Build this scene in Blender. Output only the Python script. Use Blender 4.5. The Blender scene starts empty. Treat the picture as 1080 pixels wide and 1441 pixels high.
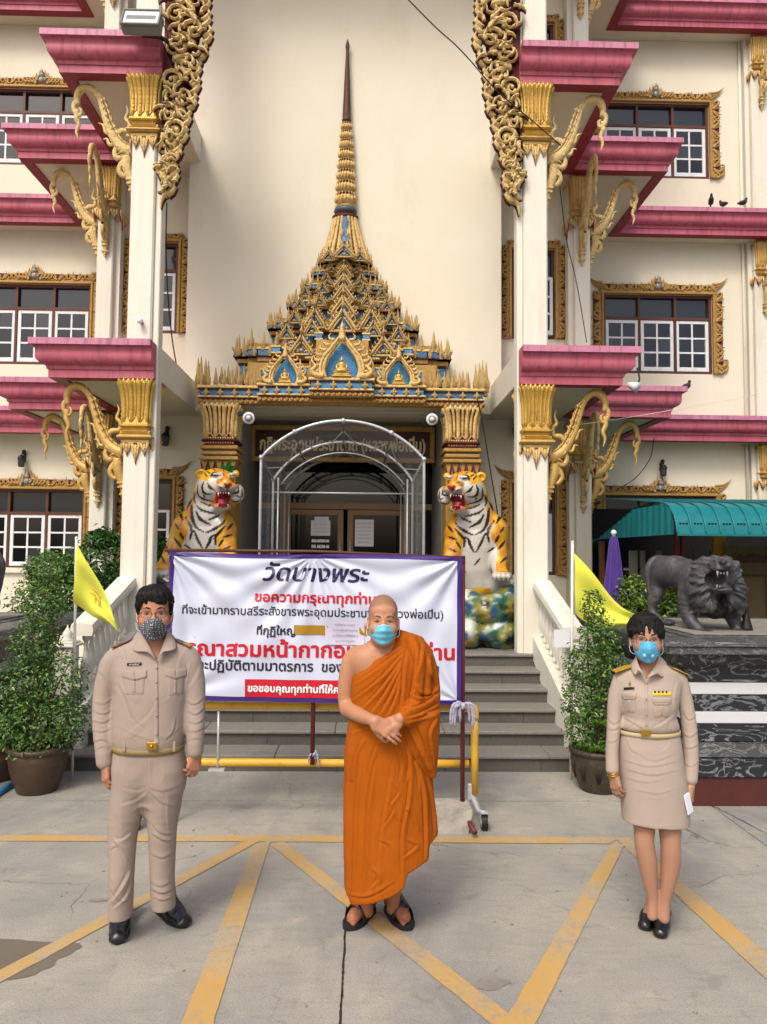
import bpy, bmesh, math, random
import numpy as np
from mathutils import Vector, Matrix, Euler, noise as mnoise
from mathutils.bvhtree import BVHTree
import openvdb
random.seed(7); np.random.seed(7)
S = bpy.context.scene
COL = S.collection
R = math.radians
F_PX, CX, CY = 1041.0, 540.0, 720.5
CAM_H = 1.87
PITCH, YAW, ROLL = R(3.27), R(1.3), -0.009
cam_data = bpy.data.cameras.new('camera')
cam = bpy.data.objects.new('camera', cam_data); COL.objects.link(cam); S.camera = cam
CAM_ROT = Matrix.Rotation(-YAW, 3, 'Z') @ Matrix.Rotation(PITCH, 3, 'X') @ Matrix.Rotation(R(90), 3, 'X') @ Matrix.Rotation(-ROLL, 3, 'Z')
cam.location = (0, 0, CAM_H)
cam.rotation_euler = CAM_ROT.to_euler()
cam_data.sensor_fit = 'VERTICAL'; cam_data.sensor_height = 36.0
cam_data.lens = 36.0 * F_PX / 1441.0
cam_data.clip_start = 0.05; cam_data.clip_end = 500
cam_data.dof.use_dof = False
SUN_EL, SUN_AZ = 50.0, 204.0      # high veiled sun, behind the camera and a little to its left
world = bpy.data.worlds.new('World'); S.world = world; world.use_nodes = True
_wn = world.node_tree
_sky = _wn.nodes.new('ShaderNodeTexSky'); _sky.sky_type = 'NISHITA'; _sky.sun_disc = False
_sky.sun_elevation = R(SUN_EL); _sky.sun_rotation = R(SUN_AZ)
_sky.air_density = 1.0; _sky.dust_density = 6.0; _sky.ozone_density = 0.6
_bg = _wn.nodes['Background']; _bg.inputs[1].default_value = 0.15
_wn.links.new(_sky.outputs[0], _bg.inputs[0])
sun_d = bpy.data.lights.new('sun', 'SUN'); sun_d.energy = 1.3; sun_d.angle = R(15); sun_d.color = (1.0, 0.96, 0.9)
sun = bpy.data.objects.new('sun', sun_d); COL.objects.link(sun)
_az = R(SUN_AZ)
_sd = Vector((math.sin(_az) * math.cos(R(SUN_EL)), math.cos(_az) * math.cos(R(SUN_EL)), math.sin(R(SUN_EL))))
sun.rotation_euler = _sd.to_track_quat('Z', 'Y').to_euler(); sun.location = _sd * 30
S.view_settings.view_transform = 'Standard'; S.view_settings.look = 'None'
S.view_settings.exposure = 0.34; S.view_settings.gamma = 1.0
S.view_settings.use_curve_mapping = False
S.cycles.max_bounces = 6; S.cycles.diffuse_bounces = 3; S.cycles.transparent_max_bounces = 12
S.cycles.use_denoising = True
def ray(px, py):
    return CAM_ROT @ Vector(((px - CX) / F_PX, (CY - py) / F_PX, -1.0))
def P(px, py, d):
    r = ray(px, py); t = d / r.y
    return Vector((r.x * t, d, CAM_H + r.z * t))
def G(px, py, z=0.0):
    r = ray(px, py); t = (z - CAM_H) / r.z
    return Vector((r.x * t, r.y * t, z))
XC = -0.33        # axis of the building's front
MATS = {}
def srgb(h):
    if isinstance(h, str):
        c = [int(h[i:i + 2], 16) / 255 for i in (0, 2, 4)]
        return tuple(x / 12.92 if x <= 0.04045 else ((x + 0.055) / 1.055) ** 2.4 for x in c)
    return h
def mat(name, col, rough=0.6, metal=0.0, col2=None, scale=6.0, amt=0.5, bump=0.0, bscale=40.0, detail=6, spec=0.4,
        stretch=(1, 1, 1), dirt=None, dscale=1.5, damt=0.3, dstretch=(1, 1, 1), coat=0.0, sheen=0.0, attr=None, bdist=0.01, sss=0.0,
        streak=None, wrinkle=None):
    m = bpy.data.materials.new(name); m.use_nodes = True
    nt = m.node_tree; N = nt.nodes; L = nt.links
    b = N['Principled BSDF']; b.inputs['Roughness'].default_value = rough; b.inputs['Metallic'].default_value = metal
    b.inputs['Specular IOR Level'].default_value = spec
    if coat: b.inputs['Coat Weight'].default_value = coat; b.inputs['Coat Roughness'].default_value = 0.15
    if sheen: b.inputs['Sheen Weight'].default_value = sheen
    if sss:
        b.inputs['Subsurface Weight'].default_value = sss; b.inputs['Subsurface Radius'].default_value = (1, .35, .2)
        b.inputs['Subsurface Scale'].default_value = 0.006
    tc = N.new('ShaderNodeTexCoord')
    def mapped(st):
        mp = N.new('ShaderNodeMapping'); mp.inputs['Scale'].default_value = st
        L.new(tc.outputs['Object'], mp.inputs[0]); return mp.outputs[0]
    def noise(sc, st, det=detail, rg=0.6):
        n = N.new('ShaderNodeTexNoise'); n.inputs['Scale'].default_value = sc; n.inputs['Detail'].default_value = det
        n.inputs['Roughness'].default_value = rg; L.new(mapped(st), n.inputs['Vector']); return n
    c1 = srgb(col)
    if attr:
        a = N.new('ShaderNodeAttribute'); a.attribute_name = attr; cur = a.outputs['Color']
    else:
        rgb = N.new('ShaderNodeRGB'); rgb.outputs[0].default_value = (*c1, 1); cur = rgb.outputs[0]
    def mix(fac, other, typ='MIX'):
        mx = N.new('ShaderNodeMix'); mx.data_type = 'RGBA'; mx.blend_type = typ
        L.new(fac, mx.inputs[0]); L.new(cur, mx.inputs[6]); mx.inputs[7].default_value = (*srgb(other), 1)
        return mx.outputs[2]
    def ramp(out, lo, hi, top=1.0):
        r = N.new('ShaderNodeMapRange'); r.inputs[1].default_value = lo; r.inputs[2].default_value = hi; r.inputs[4].default_value = top
        L.new(out, r.inputs[0]); return r.outputs[0]
    if col2 is not None:
        n = noise(scale, stretch); cur = mix(ramp(n.outputs[0], 0.5 - 0.22, 0.5 + 0.22, amt), col2)
    if dirt is not None:
        n = noise(dscale, dstretch, 8, 0.7); cur = mix(ramp(n.outputs[0], 0.52, 0.72, damt), dirt)
    if streak is not None:
        n = noise(streak[1], streak[2], 4, 0.6); cur = mix(ramp(n.outputs[0], 0.5, 0.68, streak[3]), streak[0])
    L.new(cur, b.inputs['Base Color'])
    n = noise(scale * 3.1, (1, 1, 1), 4)
    mr = N.new('ShaderNodeMapRange'); mr.inputs[3].default_value = max(0.02, rough - 0.09); mr.inputs[4].default_value = min(1, rough + 0.09)
    L.new(n.outputs[0], mr.inputs[0]); L.new(mr.outputs[0], b.inputs['Roughness'])
    if bump:
        n = noise(bscale, stretch, 5); bp = N.new('ShaderNodeBump'); bp.inputs['Strength'].default_value = bump; bp.inputs['Distance'].default_value = bdist
        L.new(n.outputs[0], bp.inputs['Height']); L.new(bp.outputs[0], b.inputs['Normal'])
    if wrinkle:
        sc_, st_, dist_, str_ = wrinkle
        n1 = noise(sc_, st_, 3, .55); n1.inputs['Distortion'].default_value = 1.2
        s1 = N.new('ShaderNodeMath'); s1.operation = 'SUBTRACT'; s1.inputs[1].default_value = .5; L.new(n1.outputs[0], s1.inputs[0])
        s2 = N.new('ShaderNodeMath'); s2.operation = 'ABSOLUTE'; L.new(s1.outputs[0], s2.inputs[0])
        s3 = N.new('ShaderNodeMath'); s3.operation = 'POWER'; s3.inputs[1].default_value = 1.0; L.new(s2.outputs[0], s3.inputs[0])
        b2 = N.new('ShaderNodeBump'); b2.inputs['Strength'].default_value = str_; b2.inputs['Distance'].default_value = dist_; L.new(s3.outputs[0], b2.inputs['Height'])
        if b.inputs['Normal'].links: L.new(b.inputs['Normal'].links[0].from_socket, b2.inputs['Normal'])
        L.new(b2.outputs[0], b.inputs['Normal'])
    MATS[name] = m
    return m
def glass(name, col, rough=0.03, alpha=1.0):
    m = bpy.data.materials.new(name); m.use_nodes = True
    N = m.node_tree.nodes; L = m.node_tree.links; b = N['Principled BSDF']
    b.inputs['Base Color'].default_value = (*srgb(col), 1); b.inputs['Roughness'].default_value = rough
    b.inputs['Specular IOR Level'].default_value = 0.6; b.inputs['Alpha'].default_value = alpha
    tc = N.new('ShaderNodeTexCoord'); n = N.new('ShaderNodeTexNoise'); n.inputs['Scale'].default_value = 3
    L.new(tc.outputs['Object'], n.inputs['Vector'])
    bp = N.new('ShaderNodeBump'); bp.inputs['Strength'].default_value = 0.08; L.new(n.outputs[0], bp.inputs['Height']); L.new(bp.outputs[0], b.inputs['Normal'])
    MATS[name] = m; return m
def tag(o, label=None, cat=None, group=None, kind=None):
    if label: o['label'] = label
    if cat: o['category'] = cat
    if group: o['group'] = group
    if kind: o['kind'] = kind
    return o
def link(o, parent=None, world=True):
    COL.objects.link(o)
    if parent is not None:
        o.parent = parent
        if world:
            o.matrix_parent_inverse = wm(parent).inverted()
    return o
_WM = {}
def wm(o):
    m = Matrix.LocRotScale(o.location, o.rotation_euler, o.scale)
    if o.parent is not None: m = wm(o.parent) @ o.matrix_parent_inverse @ m
    return m
def thing(name, label, cat, loc=(0, 0, 0), rz=0, group=None, kind=None):
    o = bpy.data.objects.new(name, None); COL.objects.link(o); o.location = loc; o.rotation_euler = (0, 0, rz)
    o.empty_display_size = 0.1
    return tag(o, label, cat, group, kind)
def copy_tree(o, parent=None, **kw):
    c = o.copy(); COL.objects.link(c)
    if parent is not None: c.parent = parent
    for ch in [x for x in COL.objects if x.parent == o]: copy_tree(ch, c)
    return c
class MB:
    """collects shapes; build() makes ONE mesh object"""
    def __init__(s): s.v = []; s.f = []; s.m = []; s.sm = []; s.mi = 0; s.smooth = False; s.T = None; s.ch = []
    def add(s, vs, fs, smooth=None):
        n = len(s.v); s.ch.append((n, len(s.f)))
        if s.T is not None: vs = [s.T @ Vector(v) for v in vs]
        s.v += [tuple(v) for v in vs]; s.f += [tuple(n + i for i in f) for f in fs]
        s.m += [s.mi] * len(fs); s.sm += [s.smooth if smooth is None else smooth] * len(fs)
    def box(s, x0, x1, y0, y1, z0, z1, b=0.0):
        if x0 > x1: x0, x1 = x1, x0
        if b <= 0:
            vs = [(x, y, z) for z in (z0, z1) for y in (y0, y1) for x in (x0, x1)]
            s.add(vs, [(0, 2, 3, 1), (4, 5, 7, 6), (0, 1, 5, 4), (2, 6, 7, 3), (0, 4, 6, 2), (1, 3, 7, 5)], False)
        else:
            b = min(b, (x1 - x0) * .45, (y1 - y0) * .45, (z1 - z0) * .45)
            vs = []
            for z, zi in ((z0, 1), (z1, -1)):
                for y, yi in ((y0, 1), (y1, -1)):
                    for x, xi in ((x0, 1), (x1, -1)):
                        vs += [(x, y + yi * b, z + zi * b), (x + xi * b, y, z + zi * b), (x + xi * b, y + yi * b, z)]
            def I(zi, yi, xi, a): return ((zi * 2 + yi) * 2 + xi) * 3 + a
            fs = []
            fs.append((I(0,0,0,0), I(1,0,0,0), I(1,1,0,0), I(0,1,0,0))); fs.append((I(0,0,1,0), I(0,1,1,0), I(1,1,1,0), I(1,0,1,0)))
            fs.append((I(0,0,0,1), I(0,0,1,1), I(1,0,1,1), I(1,0,0,1))); fs.append((I(0,1,0,1), I(1,1,0,1), I(1,1,1,1), I(0,1,1,1)))
            fs.append((I(0,0,0,2), I(0,1,0,2), I(0,1,1,2), I(0,0,1,2))); fs.append((I(1,0,0,2), I(1,0,1,2), I(1,1,1,2), I(1,1,0,2)))
            for zi in (0, 1):
                for yi in (0, 1): fs.append((I(zi,yi,0,1), I(zi,yi,0,2), I(zi,yi,1,2), I(zi,yi,1,1)))
                for xi in (0, 1): fs.append((I(zi,0,xi,0), I(zi,0,xi,2), I(zi,1,xi,2), I(zi,1,xi,0)))
            for yi in (0, 1):
                for xi in (0, 1): fs.append((I(0,yi,xi,0), I(0,yi,xi,1), I(1,yi,xi,1), I(1,yi,xi,0)))
            for zi in (0, 1):
                for yi in (0, 1):
                    for xi in (0, 1): fs.append((I(zi,yi,xi,0), I(zi,yi,xi,1), I(zi,yi,xi,2)))
            s.add(vs, fs, False)
    def prism(s, pts, off):
        """polygon pts (3D list) extruded by vector off"""
        n = len(pts); off = Vector(off)
        vs = [Vector(p) for p in pts] + [Vector(p) + off for p in pts]
        fs = [tuple(range(n))[::-1], tuple(range(n, 2 * n))] + [(i, (i + 1) % n, n + (i + 1) % n, n + i) for i in range(n)]
        s.add(vs, fs, False)
    def tube(s, pts, rad, n=8, flat=1.0, up=None, cap=True, smooth=True):
        """tapered tube along pts; flat scales the section along 'up' axis"""
        pts = [Vector(p) for p in pts]; k = len(pts)
        if not hasattr(rad, '__len__'): rad = [rad] * k
        upv = Vector(up) if up is not None else None
        vs = []; prev = None
        for i, p in enumerate(pts):
            t = (pts[min(i + 1, k - 1)] - pts[max(i - 1, 0)])
            if t.length < 1e-9: t = Vector((0, 0, 1))
            t.normalize()
            if upv is not None: a = upv - t * upv.dot(t)
            elif prev is not None: a = prev - t * prev.dot(t)
            else:
                a = Vector((0, 0, 1)) if abs(t.z) < 0.9 else Vector((1, 0, 0)); a = a - t * a.dot(t)
            if a.length < 1e-6: a = t.orthogonal()
            a.normalize(); prev = a; b = t.cross(a)
            for j in range(n):
                th = 2 * math.pi * j / n
                vs.append(p + (a * math.cos(th) * flat + b * math.sin(th)) * rad[i])
        fs = [(i * n + j, i * n + (j + 1) % n, (i + 1) * n + (j + 1) % n, (i + 1) * n + j) for i in range(k - 1) for j in range(n)]
        if cap: fs += [tuple(range(n))[::-1], tuple(range((k - 1) * n, k * n))]
        s.add(vs, fs, smooth)
    def cyl(s, a, b, r, n=12): s.tube([a, b], r, n, smooth=True)
    def lathe(s, prof, c=(0, 0, 0), n=16, sq=False, smooth=True, sx=1, sy=1, a0=0.0):
        """prof [(r,z)]; sq gives a square section"""
        vs = []; c = Vector(c)
        for r, z in prof:
            for j in range(n):
                th = 2 * math.pi * j / n + a0
                x, y = math.cos(th), math.sin(th)
                if sq: k = 1 / max(abs(x), abs(y)); x *= k; y *= k
                vs.append(c + Vector((x * r * sx, y * r * sy, z)))
        k = len(prof)
        fs = [(i * n + j, i * n + (j + 1) % n, (i + 1) * n + (j + 1) % n, (i + 1) * n + j) for i in range(k - 1) for j in range(n)]
        fs += [tuple(range(n))[::-1], tuple(range((k - 1) * n, k * n))]
        s.add(vs, fs, smooth)
    def sphere(s, c, r, n=10, sc=(1, 1, 1)):
        prof = [(math.sin(math.pi * i / n) * r, -math.cos(math.pi * i / n) * r) for i in range(n + 1)]
        prof[0] = (r * .01, -r); prof[-1] = (r * .01, r)
        vs = []; m = n + 2
        for rr, z in prof:
            for j in range(m):
                th = 2 * math.pi * j / m
                vs.append((c[0] + math.cos(th) * rr * sc[0], c[1] + math.sin(th) * rr * sc[1], c[2] + z * sc[2]))
        k = n + 1
        fs = [(i * m + j, i * m + (j + 1) % m, (i + 1) * m + (j + 1) % m, (i + 1) * m + j) for i in range(k - 1) for j in range(m)]
        s.add(vs, fs, True)
    def grid(s, f, nu, nv, smooth=True, close_u=False):
        vs = [f(i / (nu - (0 if close_u else 1)), j / (nv - 1)) for j in range(nv) for i in range(nu)]
        fs = []
        for j in range(nv - 1):
            for i in range(nu if close_u else nu - 1):
                fs.append((j * nu + i, j * nu + (i + 1) % nu, (j + 1) * nu + (i + 1) % nu, (j + 1) * nu + i))
        s.add(vs, fs, smooth)
    def mesh(s, name, mats):
        me = bpy.data.meshes.new(name)
        me.from_pydata(s.v, [], s.f)
        if not isinstance(mats, (list, tuple)): mats = [mats]
        for m in mats: me.materials.append(m)
        me.polygons.foreach_set('material_index', s.m)
        me.polygons.foreach_set('use_smooth', s.sm)
        me.update(); return me
    def build(s, name, mats, parent=None, world=True, loc=None, flip=False):
        me = s.mesh(name, mats)
        o = bpy.data.objects.new(name, me)
        if loc is not None: o.location = loc
        return link(o, parent, world)
def build_each(b, name, mats, parent):
    """every added shape becomes an object of its own"""
    e = b.ch + [(len(b.v), len(b.f))]
    for (v0, f0), (v1, f1) in zip(e, e[1:]):
        q = MB(); q.add(b.v[v0:v1], [tuple(i - v0 for i in f) for f in b.f[f0:f1]]); q.m = b.m[f0:f1]; q.sm = b.sm[f0:f1]; q.build(name, mats, parent)
def place(mesh, name, parent, loc=(0, 0, 0), rot=(0, 0, 0), sc=(1, 1, 1), world=True):
    o = bpy.data.objects.new(name, mesh); o.location = loc; o.rotation_euler = rot; o.scale = sc
    return link(o, parent, world)
def spline(pts, n=8):
    """Catmull-Rom through pts (tuples, any dim)"""
    P_ = [np.array(p, float) for p in pts]; P_ = [2 * P_[0] - P_[1]] + P_ + [2 * P_[-1] - P_[-2]]
    out = []
    for i in range(1, len(P_) - 2):
        a, b, c, d = P_[i - 1:i + 3]
        for k in range(n):
            t = k / n
            out.append(0.5 * ((2 * b) + (c - a) * t + (2 * a - 5 * b + 4 * c - d) * t * t + (3 * b - a - 3 * c + d) * t ** 3))
    out.append(P_[-2]); return out
class SDF:
    def __init__(s, lo, hi, vox):
        s.lo = np.array(lo, np.float32) - 3 * vox; s.vox = vox
        s.n = np.maximum(4, np.ceil((np.array(hi) + 3 * vox - s.lo) / vox).astype(int))
        s.F = np.full(s.n, 1.0, np.float32)
    def _sub(s, lo, hi, mg):
        a = np.clip(np.floor((np.array(lo) - mg - s.lo) / s.vox).astype(int), 0, s.n - 1)
        b = np.clip(np.ceil((np.array(hi) + mg - s.lo) / s.vox).astype(int) + 1, a + 1, s.n)
        sl = tuple(slice(i, j) for i, j in zip(a, b))
        X = (s.lo[0] + np.arange(a[0], b[0], dtype=np.float32) * s.vox)[:, None, None]
        Y = (s.lo[1] + np.arange(a[1], b[1], dtype=np.float32) * s.vox)[None, :, None]
        Z = (s.lo[2] + np.arange(a[2], b[2], dtype=np.float32) * s.vox)[None, None, :]
        return sl, X, Y, Z
    def _comb(s, sl, d, k, op):
        A = s.F[sl]
        if op == 'add':
            if k > 0: h = np.maximum(k - np.abs(A - d), 0) / k; r = np.minimum(A, d) - h * h * k * 0.25
            else: r = np.minimum(A, d)
        else:
            if k > 0: h = np.maximum(k - np.abs(A + d), 0) / k; r = np.maximum(A, -d) + h * h * k * 0.25
            else: r = np.maximum(A, -d)
        s.F[sl] = r
    def cap(s, a, b, ra, rb=None, k=0.02, fy=1.0, op='add', fx=1.0):
        rb = ra if rb is None else rb
        a = np.array(a, np.float32); b = np.array(b, np.float32); m = max(ra, rb)
        mv = np.array([m * fx, m * fy, m])
        sl, X, Y, Z = s._sub(np.minimum(a, b) - mv, np.maximum(a, b) + mv, k + 2 * s.vox)
        sc = np.array([1 / fx, 1 / fy, 1], np.float32); A = a * sc; B = b * sc; D = B - A
        dx, dy, dz = X * sc[0] - A[0], Y * sc[1] - A[1], Z - A[2]
        t = np.clip((dx * D[0] + dy * D[1] + dz * D[2]) / max(float(D @ D), 1e-9), 0, 1)
        d = np.sqrt((dx - t * D[0]) ** 2 + (dy - t * D[1]) ** 2 + (dz - t * D[2]) ** 2) - (ra + (rb - ra) * t)
        if min(fx, fy) < 1: d = d * max(min(fx, fy), .6)
        s._comb(sl, d, k, op)
    def chain(s, pts, rads, k=0.02, fy=1.0, op='add', fx=1.0):
        q = spline([(*p, r_) for p, r_ in zip(pts, rads)], 3) if len(pts) > 2 else [(*p, r_) for p, r_ in zip(pts, rads)]
        T_ = SDF.__new__(SDF); T_.lo, T_.vox, T_.n = s.lo, s.vox, s.n; m = max(rads) * max(fx, fy, 1)
        P3 = np.array([v[:3] for v in q]); sl, X, Y, Z = s._sub(P3.min(0) - m, P3.max(0) + m, k + 2 * s.vox)
        T_.F = np.full(tuple(x.stop - x.start for x in sl), 1.0, np.float32); T_.lo = s.lo + np.array([x.start for x in sl]) * s.vox; T_.n = np.array(T_.F.shape)
        for i in range(len(q) - 1): T_.cap(q[i][:3], q[i + 1][:3], max(.001, q[i][3]), max(.001, q[i + 1][3]), .0, fy, 'add', fx)
        s._comb(sl, T_.F, k, op)
    def ell(s, c, r, k=0.02, op='add', rot=None):
        c = np.array(c, np.float32); r = np.array(r, np.float32); m = float(r.max()) if rot is not None else r
        sl, X, Y, Z = s._sub(c - m, c + m, k + 2 * s.vox)
        x, y, z = X - c[0], Y - c[1], Z - c[2]
        if rot is not None:
            M = np.array(Euler(rot).to_matrix().inverted(), np.float32)
            x, y, z = M[0, 0] * x + M[0, 1] * y + M[0, 2] * z, M[1, 0] * x + M[1, 1] * y + M[1, 2] * z, M[2, 0] * x + M[2, 1] * y + M[2, 2] * z
        k0 = np.sqrt((x / r[0]) ** 2 + (y / r[1]) ** 2 + (z / r[2]) ** 2)
        k1 = np.sqrt((x / r[0] ** 2) ** 2 + (y / r[1] ** 2) ** 2 + (z / r[2] ** 2) ** 2)
        s._comb(sl, k0 * (k0 - 1) / np.maximum(k1, 1e-6), k, op)
    def box(s, c, h, rd=0.01, k=0.01, op='add', rot=None):
        c = np.array(c, np.float32); h = np.array(h, np.float32); m = float(np.linalg.norm(h)) if rot is not None else h
        sl, X, Y, Z = s._sub(c - m, c + m, k + 2 * s.vox)
        x, y, z = X - c[0], Y - c[1], Z - c[2]
        if rot is not None:
            M = np.array(Euler(rot).to_matrix().inverted(), np.float32)
            x, y, z = M[0, 0] * x + M[0, 1] * y + M[0, 2] * z, M[1, 0] * x + M[1, 1] * y + M[1, 2] * z, M[2, 0] * x + M[2, 1] * y + M[2, 2] * z
        qx, qy, qz = np.abs(x) - h[0] + rd, np.abs(y) - h[1] + rd, np.abs(z) - h[2] + rd
        d = np.sqrt(np.maximum(qx, 0) ** 2 + np.maximum(qy, 0) ** 2 + np.maximum(qz, 0) ** 2) + np.minimum(np.maximum(qx, np.maximum(qy, qz)), 0) - rd
        s._comb(sl, d, k, op)
    def loft(s, rows, k=0.02, p=2.0, op='add', cap=True):
        """rows [(z, cx, cy, rx, ry)] sorted by z: superelliptic sections"""
        rows = sorted(rows); z = np.array([r[0] for r in rows]); A = np.array([r[1:] for r in rows], float)
        m = max(A[:, 2].max(), A[:, 3].max())
        lo = [(A[:, 0] - A[:, 2]).min(), (A[:, 1] - A[:, 3]).min(), z[0]]; hi = [(A[:, 0] + A[:, 2]).max(), (A[:, 1] + A[:, 3]).max(), z[-1]]
        sl, X, Y, Z = s._sub(lo, hi, k + 3 * s.vox)
        zz = Z.ravel()
        dense = np.linspace(z[0], z[-1], 200); sm = []
        for q in range(4):
            v = np.interp(dense, z, A[:, q]); ker = np.hanning(17); ker /= ker.sum()
            v = np.convolve(np.pad(v, 8, mode='edge'), ker, 'valid'); sm.append(np.interp(zz, dense, v).astype(np.float32)[None, None, :])
        cx, cy, rx, ry = sm
        e = (np.abs((X - cx) / rx) ** p + np.abs((Y - cy) / ry) ** p) ** (1 / p)
        rr = np.sqrt((X - cx) ** 2 + (Y - cy) ** 2)
        d = np.where(e > 1e-4, rr * (1 - 1 / np.maximum(e, 1e-4)), -np.minimum(rx, ry))
        d = np.maximum(d, -np.minimum(rx, ry))
        dz = np.maximum(z[0] - Z, Z - z[-1])
        d = np.maximum(d, dz)
        s._comb(sl, d.astype(np.float32), k, op)
    def sphere_val(s, p):
        i = (np.array(p) - s.lo) / s.vox; i = np.clip(np.round(i).astype(int), 0, s.n - 1); return s.F[tuple(i)]
    def arrays(s, iso=0.0, adapt=0.0):
        g = openvdb.FloatGrid(); g.background = 0.1
        F = np.clip(s.F, -0.1, 0.1).astype(np.float32)
        g.copyFromArray(F); g.background
        g.transform = openvdb.createLinearTransform(voxelSize=s.vox)
        v, t, q = g.convertToPolygons(isovalue=iso, adaptivity=adapt)
        return np.array(v) + s.lo, np.array(t), np.array(q)
    def normal(s, V):
        i = (V - s.lo) / s.vox; i0 = np.clip(np.round(i).astype(int), 1, s.n - 2)
        x, y, z = i0.T; F = s.F
        g = np.stack([F[x + 1, y, z] - F[x - 1, y, z], F[x, y + 1, z] - F[x, y - 1, z], F[x, y, z + 1] - F[x, y, z - 1]], 1)
        return g / np.maximum(np.linalg.norm(g, axis=1, keepdims=True), 1e-6)
def arr_mesh(name, V, T, Q, mats, cols=None, smooth=True, midx=None):
    me = bpy.data.meshes.new(name)
    nt, nq = len(T), len(Q)
    T = np.asarray(T, np.int64).reshape(-1, 3)[:, ::-1]; Q = np.asarray(Q, np.int64).reshape(-1, 4)[:, ::-1]
    me.vertices.add(len(V)); me.vertices.foreach_set('co', np.asarray(V, np.float32).ravel())
    li = np.concatenate([T.ravel(), Q.ravel()]).astype(np.int32)
    me.loops.add(len(li)); me.loops.foreach_set('vertex_index', li)
    me.polygons.add(nt + nq)
    st = np.concatenate([np.arange(nt) * 3, nt * 3 + np.arange(nq) * 4]).astype(np.int32)
    me.polygons.foreach_set('loop_start', st)
    me.update(calc_edges=True); me.validate()
    me.polygons.foreach_set('use_smooth', [smooth] * len(me.polygons))
    if not isinstance(mats, (list, tuple)): mats = [mats]
    for m in mats: me.materials.append(m)
    if midx is not None: me.polygons.foreach_set('material_index', midx)
    if cols is not None:
        a = me.color_attributes.new('paint', 'FLOAT_COLOR', 'POINT')
        c = np.ones((len(V), 4), np.float32); c[:, :3] = cols; a.data.foreach_set('color', c.ravel())
    me.update(); return me
def relax(V, T, Q, it=2, lam=0.5):
    T = np.asarray(T, np.int64).reshape(-1, 3); Q = np.asarray(Q, np.int64).reshape(-1, 4)
    E = np.concatenate([T[:, [0, 1]], T[:, [1, 2]], T[:, [2, 0]], Q[:, [0, 1]], Q[:, [1, 2]], Q[:, [2, 3]], Q[:, [3, 0]]])
    for _ in range(it):
        s_ = np.zeros_like(V); c = np.zeros(len(V))
        np.add.at(s_, E[:, 0], V[E[:, 1]]); np.add.at(s_, E[:, 1], V[E[:, 0]])
        np.add.at(c, E[:, 0], 1); np.add.at(c, E[:, 1], 1)
        V = V + lam * (s_ / np.maximum(c, 1)[:, None] - V)
    return V
def seg_dist(Pt, poly):
    """distance of points (n,2) to a 2D polyline, and position 0..1 along it, and signed side"""
    poly = np.asarray(poly, float); best = np.full(len(Pt), 1e9); tt = np.zeros(len(Pt)); side = np.zeros(len(Pt))
    L = np.r_[0, np.cumsum(np.linalg.norm(np.diff(poly, axis=0), axis=1))]
    for i in range(len(poly) - 1):
        a, b = poly[i], poly[i + 1]; ab = b - a; l2 = max(ab @ ab, 1e-12)
        t = np.clip(((Pt - a) @ ab) / l2, 0, 1); q = Pt - (a + t[:, None] * ab); d = np.sqrt((q ** 2).sum(1))
        m = d < best; best[m] = d[m]; tt[m] = (L[i] + t[m] * math.sqrt(l2)) / L[-1]
        side[m] = np.sign(ab[0] * q[m, 1] - ab[1] * q[m, 0])
    return best, tt, side
M_CREAM = mat('cream_wall_paint', 'ddd8c6', 0.75, col2='d3cbb4', scale=1.2, amt=.5, bump=.25, bscale=30, dirt='a8987a', dscale=.7, damt=.22, dstretch=(1, 1, .6))
M_CREAMW = mat('pale_column_paint', 'dad7ca', 0.6, col2='d4d0c0', scale=2, amt=.5, bump=.12, bscale=25, dirt='aaa38c', dscale=2.2, damt=.3, dstretch=(1, 1, .3), streak=('a09880', 5, (3, 3, .10), .14))
M_SOFFIT = mat('soffit_paint', 'cdc6ae', 0.8, col2='beb69c', scale=1.0, amt=.5, bump=.1, dirt='8e8468', dscale=1.2, damt=.3)
M_PINK = mat('pink_eave_paint', 'ae4f62', 0.52, col2='bd6a7c', scale=2.2, amt=.7, bump=.15, bscale=18, dirt='6e2f3a', dscale=1.6, damt=.45, dstretch=(2.2, 2.2, .25), streak=('4a2430', 7, (3, 3, .15), .4))
M_PINKL = mat('faded_pink_paint', 'c0809a', 0.5, col2='b0647e', scale=3, amt=.6, bump=.15, bscale=18, dirt='6a3b44', dscale=3, damt=.4, streak=('4b2a34', 8, (3, 3, .15), .45))
M_RED = mat('dark_red_paint', '7c1f2c', 0.5, col2='8e2c3a', scale=3, amt=.5, bump=.1, dirt='3c1218', dscale=3, damt=.4)
M_GOLD = mat('gold_paint', 'b8924a', 0.45, metal=0.2, col2='ceae68', scale=14, amt=.7, bump=.5, bscale=55, dirt='5a3a1a', dscale=9, damt=.45, spec=.6)
M_GOLDB = mat('bright_gold_leaf', 'b8923e', 0.36, metal=0.4, col2='d4b05a', scale=10, amt=.7, bump=.4, bscale=60, dirt='6a4418', dscale=7, damt=.4, spec=.6)
M_GOLDO = mat('weathered_gold_plaster', 'cca660', 0.52, metal=0.08, col2='e6cc92', scale=18, amt=.8, bump=.9, bscale=45, dirt='4c3520', dscale=14, damt=.7, bdist=.02)
M_GOLDP = mat('pale_gilt_plaster', 'ccac6c', 0.52, metal=0.08, col2='e2cc96', scale=16, amt=.8, bump=1.0, bscale=40, dirt='5e4424', dscale=12, damt=.5, bdist=.02)
M_GROUND = mat('ornament_red_ground', '4a1512', 0.75, col2='5d231c', scale=12, amt=.6, bump=.2)
M_BLUE = mat('blue_glass_mosaic', '123f66', 0.25, metal=.2, col2='1d6f98', scale=30, amt=.8, bump=.6, bscale=90, spec=.8)
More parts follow.
